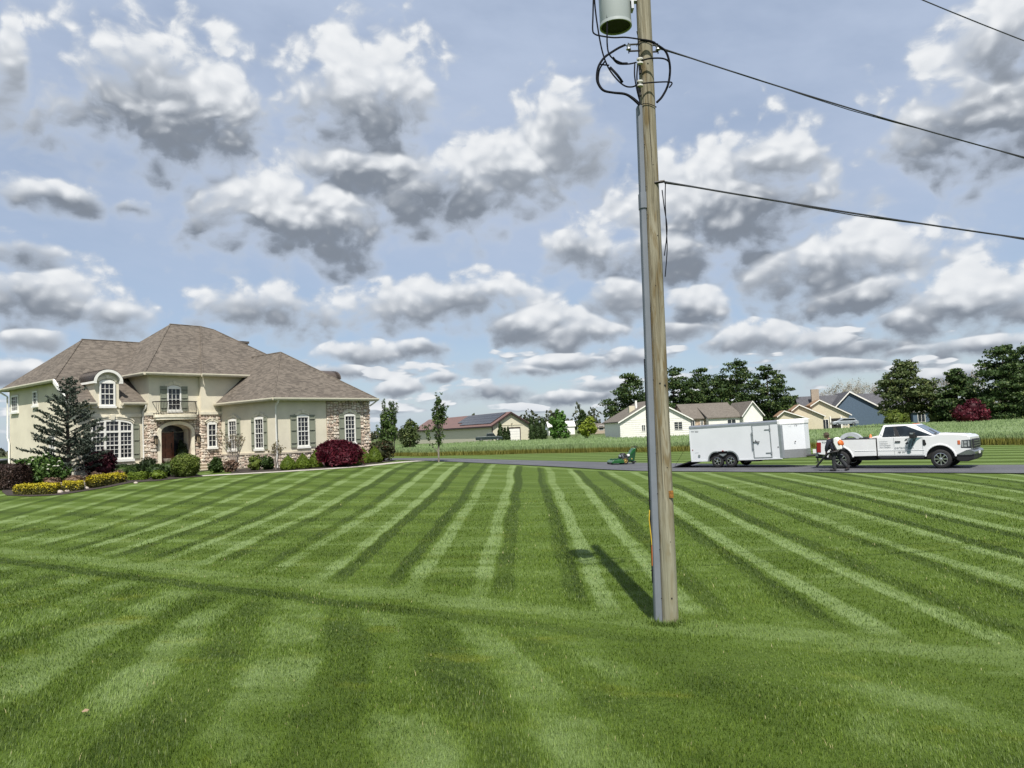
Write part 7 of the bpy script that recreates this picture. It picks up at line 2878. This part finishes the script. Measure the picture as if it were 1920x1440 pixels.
# ---- pale ranch house behind the trailer
def ranch():
    t = thing('ranch_house', 'pale cream ranch house with brown roof and fieldstone front behind the trailer', 'house', (29.5, 131.0, gz(29, 131) - .2), R(4))
    h = 3.35
    gable(t, -11.6, .6, 0, 14, h, 3.3, M['vinylw'], M['roofbrown'], 'y', .35)
    rake(t, [(-11.95, h - .1), (-5.5, h + 3.48)], M['white'], -.36, .22)
    rake(t, [(-5.5, h + 3.48), (.95, h - .1)], M['white'], -.36, .22)
    gable(t, .6, 9.4, 2.2, 12, h, 2.5, M['stonefar'], M['roofbrown'], 'x', .3)
    gable(t, 3.9, 9.6, .6, 12, h - .05, 1.9, M['vinylw'], M['roofbrown'], 'x', .3, ridge=.45)
    gable(t, 9.62, 13.0, -.4, 9, h + .2, 2.2, M['vinylw'], M['roofbrown'], 'y', .3)
    rake(t, [(9.3, h + .05), (11.31, h + 2.58)], M['white'], -.72, .2)
    rake(t, [(11.31, h + 2.58), (13.3, h + .05)], M['white'], -.72, .2)
    for x, z, w, hh, y in ((-7.6, 1.6, .55, 1.0, 0), (-1.6, 1.55, 1.35, 1.35, 0), (1.5, 1.4, .8, 1.5, 2.2), (3.2, 1.7, .35, 1.2, 2.2), (7.9, 1.5, 1.4, 1.4, .6)):
        far_window(t, x, z, w, hh, y)
    MB().box(-9.2, -8.2, 3.0, 4.0, 4.5, 6.0).build('chimney', M['tanwall'], t)
    MB().box(-8.0, -7.7, 3.4, 3.8, 4.5, 6.9).build('flue', M['white'], t)
    # courses of siding on the big gable
    for k in range(1, 11):
        z = .35 * k
        MB().box(-11.62, .62, -.03, .0, z, z + .03).build('siding_course', M['vinylw'], t)
    # skylights
    for y in (4.6, 7.0):
        mb = MB()
        s = 3.3 / 6.1
        for_ = lambda x: h + 3.3 - (x + 5.5) * s + .26
        mb.hexa([(-3.9, y, for_(-3.9)), (-2.9, y, for_(-2.9)), (-2.9, y + 1.4, for_(-2.9)), (-3.9, y + 1.4, for_(-3.9))],
                [(-3.9, y, for_(-3.9) + .1), (-2.9, y, for_(-2.9) + .1), (-2.9, y + 1.4, for_(-2.9) + .1), (-3.9, y + 1.4, for_(-3.9) + .1)])
        mb.build('skylight', M['white'], t)
    MB().box(10.0, 12.4, -.48, -.40, .0, 2.35).build('garage_door', M['white'], t)


M['stonefar'] = mat('far_fieldstone', (0.40, 0.31, 0.23), .9, var=.55, scale=2.6, bump=.6, bscale=5)
ranch()


# ---- tan split-roof house
def tan_house():
    t = thing('tan_house', 'tan house with stepped orange brown lean-to roofs right of the trailer', 'house', (58.5, 150.0, gz(58, 150) - .3), R(-14))
    for (x0, x1, y0, y1, h0, h1) in ((-6.6, -1.4, 0, 9, 2.6, 4.1), (-3.6, 1.9, 2.4, 10, 3.0, 5.2), (.2, 7.0, 4.2, 12, 3.0, 6.0)):
        # walls follow a one-sided slope falling to the right
        xl = x0 + (x1 - x0) * .22
        MB().prism([(x0, -.3), (x1, -.3), (x1, h0), (xl, h1), (x0, h1 - .9)], 'y', y0, y1).build('wall', M['tanwall'], t)
        mb = MB()
        for (xa, za, xb, zb) in ((xl, h1, x1 + .5, h0 - .25), (xl, h1, x0 - .3, h1 - 1.1)):
            mb.hexa([(xa, y0 - .4, za), (xb, y0 - .4, zb), (xb, y1 + .3, zb), (xa, y1 + .3, za)], [(xa, y0 - .4, za + .2), (xb, y0 - .4, zb + .2), (xb, y1 + .3, zb + .2), (xa, y1 + .3, za + .2)])
        mb.build('roof', M['rooftan'], t)
        rake(t, [(x0 - .3, h1 - 1.0), (xl, h1 + .15)], M['white'], y0 - .42, .2)
        rake(t, [(xl, h1 + .15), (x1 + .5, h0 - .1)], M['white'], y0 - .42, .2)
    far_window(t, 2.6, .3, 1.0, 1.8, 4.2)
    far_window(t, 6.2, .9, .9, 1.2, 4.2)
    far_window(t, -4.2, .9, 1.2, 1.2, 0)
    MB().box(3.6, 5.4, 4.12, 4.2, 0, 2.3).build('recess_shade_panel', M['dark'], t)  # flat near-black panel on the wall, painted shade of the entry
    for x in (3.5, 5.5):
        MB().box(x - .12, x + .12, 3.9, 4.15, 0, 2.7).build('porch_post', M['white'], t)


tan_house()


# ---- blue-grey house
def blue_house():
    t = thing('blue_house', 'blue grey gabled house with white trim and grey roof behind the truck', 'house', (72.5, 165.0, gz(72, 165) - .3), R(-12))
    h = 3.4
    gable(t, -9.5, 9, 5, 15, h + .5, 3.4, M['bluewall'], M['roofgrey'], 'x', .4)
    gable(t, -4.6, 7.4, 0, 14, h - .3, 4.6, M['bluewall'], M['roofgrey'], 'y', .4, ridge=.36)
    rake(t, [(-5.0, h - .4), (-.28, h + 4.5)], M['white'], -.42, .30)
    rake(t, [(-.28, h + 4.5), (7.8, h - .4)], M['white'], -.42, .30)
    gable(t, -5.6, -1.6, -1.4, 5, 2.0, 1.6, M['bluewall'], M['roofgrey'], 'y', .3)
    rake(t, [(-5.9, 1.9), (-3.6, 3.78)], M['white'], -1.72, .24)
    rake(t, [(-3.6, 3.78), (-1.3, 1.9)], M['white'], -1.72, .24)
    MB().box(-5.0, -2.2, -1.46, -1.38, -.2, 1.8).build('garage_door', M['palegrey'], t)
    MB().box(-6.9, -5.3, 6.5, 7.6, 5, 8.9).build('chimney', M['mortar'], t)
    MB().box(7.4, 7.9, -.1, .3, 0, 3.2).build('corner_board', M['white'], t)
    gable(t, 9.0, 17.5, 3, 13, h - .2, 3.0, M['bluewall'], M['roofgrey'], 'x', .4)
    gable(t, 12.3, 15.6, 1.2, 6, h - .4, 2.4, M['bluewall'], M['roofgrey'], 'y', .3)
    rake(t, [(12.0, h - .5), (13.95, h + 2.15)], M['white'], .88, .24)
    rake(t, [(13.95, h + 2.15), (15.9, h - .5)], M['white'], .88, .24)
    far_window(t, 13.9, .7, 1.3, 1.7, 1.2)
    far_window(t, 10.6, .8, .9, 1.4, 3)
    far_window(t, 16.6, .8, .7, 1.4, 3)
    MB().box(12.0, 15.8, .8, 1.1, 2.75, 3.0).build('porch_beam', M['white'], t)
    mb = MB()
    s = 4.6 / 7.7
    zz = lambda x: h - .3 + 4.6 - (x + .28) * s + .22
    mb.hexa([(1.6, 5.5, zz(1.6)), (4.6, 5.5, zz(4.6)), (4.6, 5.9, zz(4.6)), (1.6, 5.9, zz(1.6))], [(1.6, 5.5, zz(1.6) + .15), (4.6, 5.5, zz(4.6) + .15), (4.6, 5.9, zz(4.6) + .15), (1.6, 5.9, zz(1.6) + .15)])
    mb.build('skylight_trim', M['white'], t)


blue_house()


# ---- cars seen over the grain
def small_car(name, label, cat, x, y, rz, col, L=4.6, pick=False):
    t = thing(name, label, cat, (x, y, gz(x, y) + .55), rz)
    m = mat(name + '_paint', col, .3, .3)
    body = [(-L / 2, .35), (-L / 2, .85), (-L / 2 + .3, .95), (L * .28, .98), (L / 2 - .1, .86), (L / 2, .6), (L / 2, .35)]
    MB().prism(body, 'y', -.88, .88).build('body', m, t, bevel=.06)
    if pick:
        r = [(-.5, .95), (-.35, 1.55), (.75, 1.58), (1.25, .97)]
    else:
        r = [(-L * .45, .93), (-L * .36, 1.42), (L * .06, 1.48), (L * .27, .96)]
    MB().prism(r, 'y', -.76, .76).build('cabin', m, t, bevel=.05)
    g = [(p[0] * .9, p[1] if p[1] < 1.2 else p[1] - .1) for p in r]
    for sg in (-1, 1):
        MB().prism([(a, max(1.0, b)) for a, b in g], 'y', sg * .765, sg * .785).build('side_window', M['carglass'], t)
    for xx in (-L * .3, L * .31):
        for sg in (-1, 1):
            wheel(t, xx, sg * .80, .33, .2, 5, .62, sg)
    return t


small_car('parked_pickup', 'dark green pickup parked in front of the barn, half hidden by the grain', 'truck', -4.6, 140.5, R(4), (0.03, 0.045, 0.045), 4.9, True)
small_car('parked_car', 'silver blue car parked between the tan house and the blue house', 'car', 61.3, 143.0, R(172), (0.30, 0.33, 0.36))
# grey car glimpsed over the brown hedge
small_car('parked_van', 'grey vehicle glimpsed above the brown hedge at the left edge', 'van', -33.5, 49.5, R(100), (0.20, 0.21, 0.22), 4.4)
bpy.data.objects['parked_van'].location.z = gz(-33.5, 49.5) + .0


# ---- far white buildings beyond the green trees
for i, (x, y, w, lab) in enumerate([(15.5, 250.0, 8.5, 'small far white building left of the lime green tree'), (2.5, 250.0, 8.0, 'far dark roofed white house right of the arborvitae row'), (30.0, 235.0, 17.0, 'far low brown roofed shed right of the lime green tree')]):
    t = thing('far_house', lab, 'house', (x, y, gz(x, y) + .5), R(3))
    gable(t, -w / 2, w / 2, 0, 7, 2.4 if i < 2 else 1.6, 1.6 if i < 2 else 1.1, M['white'] if i < 2 else M['mortar'], [M['white'], M['roofgrey'], M['roofbrown']][i], 'x', .3)
    far_window(t, -w * .2, .8, 1.4, 1.2, 0, bars=0)


# ---- trees behind
def pine(x, y, h, w, n, seed, label, m='needle', group='pines beyond the grain field', leaf=.34, zb=.08, skew=0.0):
    rg = random.Random(seed)
    lobes = []
    z = h * zb
    while z < h * .96:
        f = z / h
        prof = min(1.0, .62 + 1.1 * f) if f < .4 else (1 - (f - .4) / .6) ** .62 * .97 + .06
        nb = 8 if f < .75 else 5
        for q in range(nb):
            a = rg.uniform(0, 2 * math.pi)
            ln = w / 2 * prof * rg.uniform(.3, 1.08)
            s = rg.uniform(.11, .17) * w * (1.05 - .45 * f)
            lobes.append((math.cos(a) * ln + skew * f, math.sin(a) * ln * .8, z + ln * .12 + rg.uniform(-.35, .35), s * rg.uniform(1, 1.5), s * 1.1, s * rg.uniform(.38, .55)))
        z += h * rg.uniform(.055, .08)
    lobes.append((skew, 0, h * .95, w * .10, w * .08, h * .05))
    return tree('pine_tree', label, 'tree', x, y, lobes, int(n * 2.0), leaf * .92, M[m], h * .9, .014 * h + .08, group, seed=seed, clump=.45, kc=16, shell=.5, fill=.35, up=.35, aspect=1.5)


pine(25.3, 165, 13.2, 10.5, 6500, 201, 'leftmost pine of the group, partly hidden behind the utility pole', 'needle')
pine(37.2, 178, 15.6, 10, 6000, 202, 'dark pine rising just right of the utility pole')
pine(44.8, 182, 15.2, 10, 5500, 203, 'pine between the pole side pine and the broadest pine above the ranch house')
pine(51.0, 174, 16.4, 11, 6500, 204, 'tallest pine standing behind the right half of the ranch house')
pine(56.4, 170, 14.6, 10, 6500, 205, 'rightmost pine of the group above the trailer')
pine(30.5, 172, 10.5, 9, 4500, 212, 'lower pine filling the gap behind the ranch house gable')
pine(47.5, 176, 12.5, 11, 5000, 213, 'lower pine closing the gap behind the middle of the ranch house')
pine(41.0, 176, 12.0, 10, 5000, 214, 'lower pine behind the skylights of the ranch house')
pine(77.0, 150, 12.6, 11.5, 6500, 206, 'open crowned olive pine before the blue house, with gaps in its crown', 'needle2', zb=.20)
pine(92.5, 190, 12.0, 6, 2200, 207, 'small dark pine peeping out left of the olive pine')
pine(82.5, 143, 10.4, 8, 5000, 208, 'shorter pine left of the tall pines at the right edge')
pine(87.0, 136, 13.8, 11, 7000, 209, 'tall dense pine near the right edge of the picture', 'needle')
pine(94.5, 140, 14.4, 11, 6500, 210, 'pine cut off by the right edge of the picture', 'needle')
pine(23.6, 262, 8.4, 4.5, 1400, 211, 'small far pine right of the lime green tree', leaf=.5)

# broadleaf trees
tree('maple_tree', 'bright green maple right of the arborvitae row by the barn', 'tree', 7.7, 130, [(0, 0, 2.3, 1.6, 1.4, 1.5), (-.3, 0, 3.4, 1.2, 1.0, 1.2), (.3, 0, 4.3, .8, .7, 1.0), (-.9, 0, 1.5, .8, .7, .8), (.9, 0, 1.5, .8, .7, .8), (-.3, 0, 5.2, .3, .3, .55)], 2600, .26, M['leafm'], 4.6, .12, seed=301)
tree('lime_tree', 'small yellow green tree in the gap between barn and ranch house', 'tree', 12.1, 128, [(0, 0, 2.2, 1.3, 1.1, 1.2), (.5, 0, 3.0, 1.0, .8, 1.0), (-.6, 0, 2.0, .9, .8, .9), (1.0, 0, 2.2, .6, .6, .8), (.6, 0, 3.8, .5, .4, .5)], 1900, .24, M['lime'], 3.2, .08, seed=302)
pear(-18.3, 108, 7.9, .62, 32, 'left of the twin stemmed columnar pears behind the house corner', group='columnar pears behind the house')
pear(-16.9, 108.5, 8.0, .66, 33, 'right of the twin stemmed columnar pears behind the house corner', group='columnar pears behind the house')
foliage('lower_crown', [(.7, 0, 2.8, 1.3, 1.1, 1.6), (.7, 0, 4.6, 1.1, .9, 1.5), (.2, 0, 1.6, 1.0, .9, .9)], 1700, .24, M['pear'], [o for o in bpy.data.objects if o.name.startswith('pear_tree') and abs(o.location.x + 18.3) < .1][0], 34)
tree('round_tree', 'dark round olive tree right of the columnar pears, left of the barn', 'tree', -15.3, 113, [(0, 0, 2.2, 1.5, 1.3, 1.6), (.4, 0, 3.4, 1.0, .9, 1.1), (-.5, 0, 3.0, .9, .8, 1.0), (0, 0, 4.1, .6, .6, .7)], 2400, .22, M['needle2'], 3.2, .1, seed=303)
AV = 'arborvitae round the barn'
for i, (x, y, h, r, lab) in enumerate([(-2.6, 146, 4.0, .62, 'tallest arborvitae left of the barn garage door'), (-1.75, 146, 3.0, .42, 'middle arborvitae of the three left of the garage door'), (-1.15, 146.2, 3.05, .40, 'arborvitae touching the garage door frame of the barn'),
                                   (3.4, 146.5, 4.75, .75, 'arborvitae right at the barn corner, leftmost of the row'), (4.4, 147, 4.4, .72, 'second arborvitae of the row right of the barn'), (5.5, 148, 4.7, .85, 'last arborvitae on the right of the row by the barn')]):
    bush('arborvitae', lab, 'tree', x, y, [(0, 0, h * .28, r, r, h * .32), (0, 0, h * .55, r * .85, r * .85, h * .3), (0, 0, h * .80, r * .5, r * .5, h * .22)], 1100, .17, M['arbor'], AV, 310 + i, clump=.3, kc=40, shell=.85, up=.6)
bush('red_shrub_tree', 'dark red round maple before the tall pines at the right', 'tree', 75.8, 128, [(0, 0, 1.7, 2.8, 2.2, 1.7), (.6, 0, 3.0, 1.9, 1.6, 1.3), (-1.4, 0, 2.2, 1.5, 1.3, 1.2), (1.9, 0, 2.0, 1.3, 1.2, 1.2)], 3600, .22, M['red'], None, 320)
bush('field_bush', 'yellow green bush between the olive pine and the red maple', 'shrub', 82.3, 147, [(0, 0, 1.8, 2.3, 2.0, 2.0), (-1.8, 0, 1.2, 1.4, 1.2, 1.4), (1.6, 0, 1.6, 1.5, 1.3, 1.6)], 2600, .25, leafmat('field_bush_leaf', (0.07, 0.10, 0.025), (0.15, 0.19, 0.06)), None, 321)
bush('garden_bush', 'rounded olive green bush in front of the blue house corner', 'shrub', 69.6, 140.5, [(0, 0, 1.5, 2.0, 1.6, 1.6), (1.3, 0, 1.3, 1.2, 1.1, 1.3)], 2000, .22, M['ball'], None, 322)
tree('leafy_tree', 'fresh green tree behind the tan house roof', 'tree', 83.0, 232, [(0, 0, 4.5, 5, 4, 3.5), (-4, 0, 3.5, 3.5, 3, 3), (4, 0, 4.2, 3.5, 3, 3), (0, 0, 7, 3, 2.5, 2.4)], 3000, .55, leafmat('fresh_leaf', (0.05, 0.09, 0.02), (0.12, 0.17, 0.045)), 6, .3, seed=304)


# leafless trees far behind
def bare_tree(x, y, h, w, seed, label, col='twig'):
    t = thing('bare_tree', label, 'tree', (x, y, gz(x, y)), 0, 'pale leafless trees far behind')
    rg = random.Random(seed)
    tr = MB()
    tr.tube([(0, 0, -.2), (.1, 0, h * .3), (0, 0, h * .55)], [.02 * h, .015 * h, .008 * h], 6)
    tr.build('trunk', M['barkgrey'], t)
    mb = MB()

    def grow(p, d, ln, r, lev):
        q = p + d * ln
        mb.tube([p, p.lerp(q, .5) + Vector((rg.gauss(0, .03), rg.gauss(0, .03), 0)) * ln, q], [r, r * .8, r * .6], 3, cap=False)
        if lev == 0:
            return
        for k in range(3 if lev > 1 else 4):
            nd = (d + Vector((rg.gauss(0, .42), rg.gauss(0, .42), rg.gauss(.12, .25)))).normalized()
            grow(p.lerp(q, rg.uniform(.5, 1)), nd, ln * rg.uniform(.6, .8), r * .55, lev - 1)
    for k in range(9):
        a = rg.uniform(0, 2 * math.pi)
        d = Vector((math.cos(a) * w / h * .9, math.sin(a) * w / h * .9, 1)).normalized()
        grow(Vector((0, 0, h * rg.uniform(.18, .5))), d, h * .25, .045 + .002 * h, 3)
    mb.build('branches', M[col], t)
    P = np.array([v for v in mb.v[::5]])
    r2 = np.random.default_rng(seed)
    P = P + r2.normal(0, .35, P.shape)
    V, F = leaf_quads(P, .24, r2)
    np_mesh('buds', V, [F], M['budpale'], t)['kind'] = 'stuff'


M['budpale'] = leafmat('pale_bud', (0.24, 0.225, 0.165), (0.36, 0.335, 0.27))
BT = [(108.0, 262, 14.5, 9), (114.0, 258, 15.5, 9), (120.5, 264, 15.0, 9), (126.5, 262, 14.0, 9), (92.0, 172, 7.2, 5), (104, 188, 11.0, 7), (110.5, 188, 13.0, 8)]
BL = ['leftmost pale bare tree behind the blue house roof', 'taller pale bare tree behind the blue house chimney', 'pale bare tree third from the left above the blue house', 'pale bare tree behind the ridge end of the blue house', 'low pale bare tree right of the olive pine', 'bare tree between the olive pine and the shorter pine', 'pale bare tree rising behind the shorter pine at the right']
for i, ((x, y, h, w), lab) in enumerate(zip(BT, BL)):
    bare_tree(x, y, h, w, 400 + i, lab)


# far woods along the horizon read as one mass
def woods():
    rg = np.random.default_rng(77)
    P, K = [], []
    n = 520
    x = rg.uniform(-420, 420, n)
    y = 400 + rg.uniform(0, 60, n)
    for xi, yi in zip(x, y):
        h = rg.uniform(4.0, 8.5) * (1.0 + .25 * math.sin(xi * .03))
        if xi < -120:
            h *= .62
        if -30 < xi < 110:
            h *= 1.45
        r = rg.uniform(2.2, 4.2)
        m = 46
        q = rg.normal(0, 1, (m, 3))
        q /= np.linalg.norm(q, axis=1)[:, None]
        q *= (rg.random(m) ** .4)[:, None]
        p = np.stack([xi + q[:, 0] * r, yi + q[:, 1] * r, .8 + h * .55 + q[:, 2] * h * .52], 1)
        P.append(p)
    P = np.concatenate(P)
    V, F = leaf_quads(P, 1.5, rg, .3, 1.4)
    o = np_mesh('distant_woods', V, [F], leafmat('far_wood_leaf', (0.05, 0.062, 0.035), (0.095, 0.105, 0.06), (0.13, 0.125, 0.075)))
    tag(o, 'far belt of woodland along the horizon', 'woods', kind='stuff')


woods()
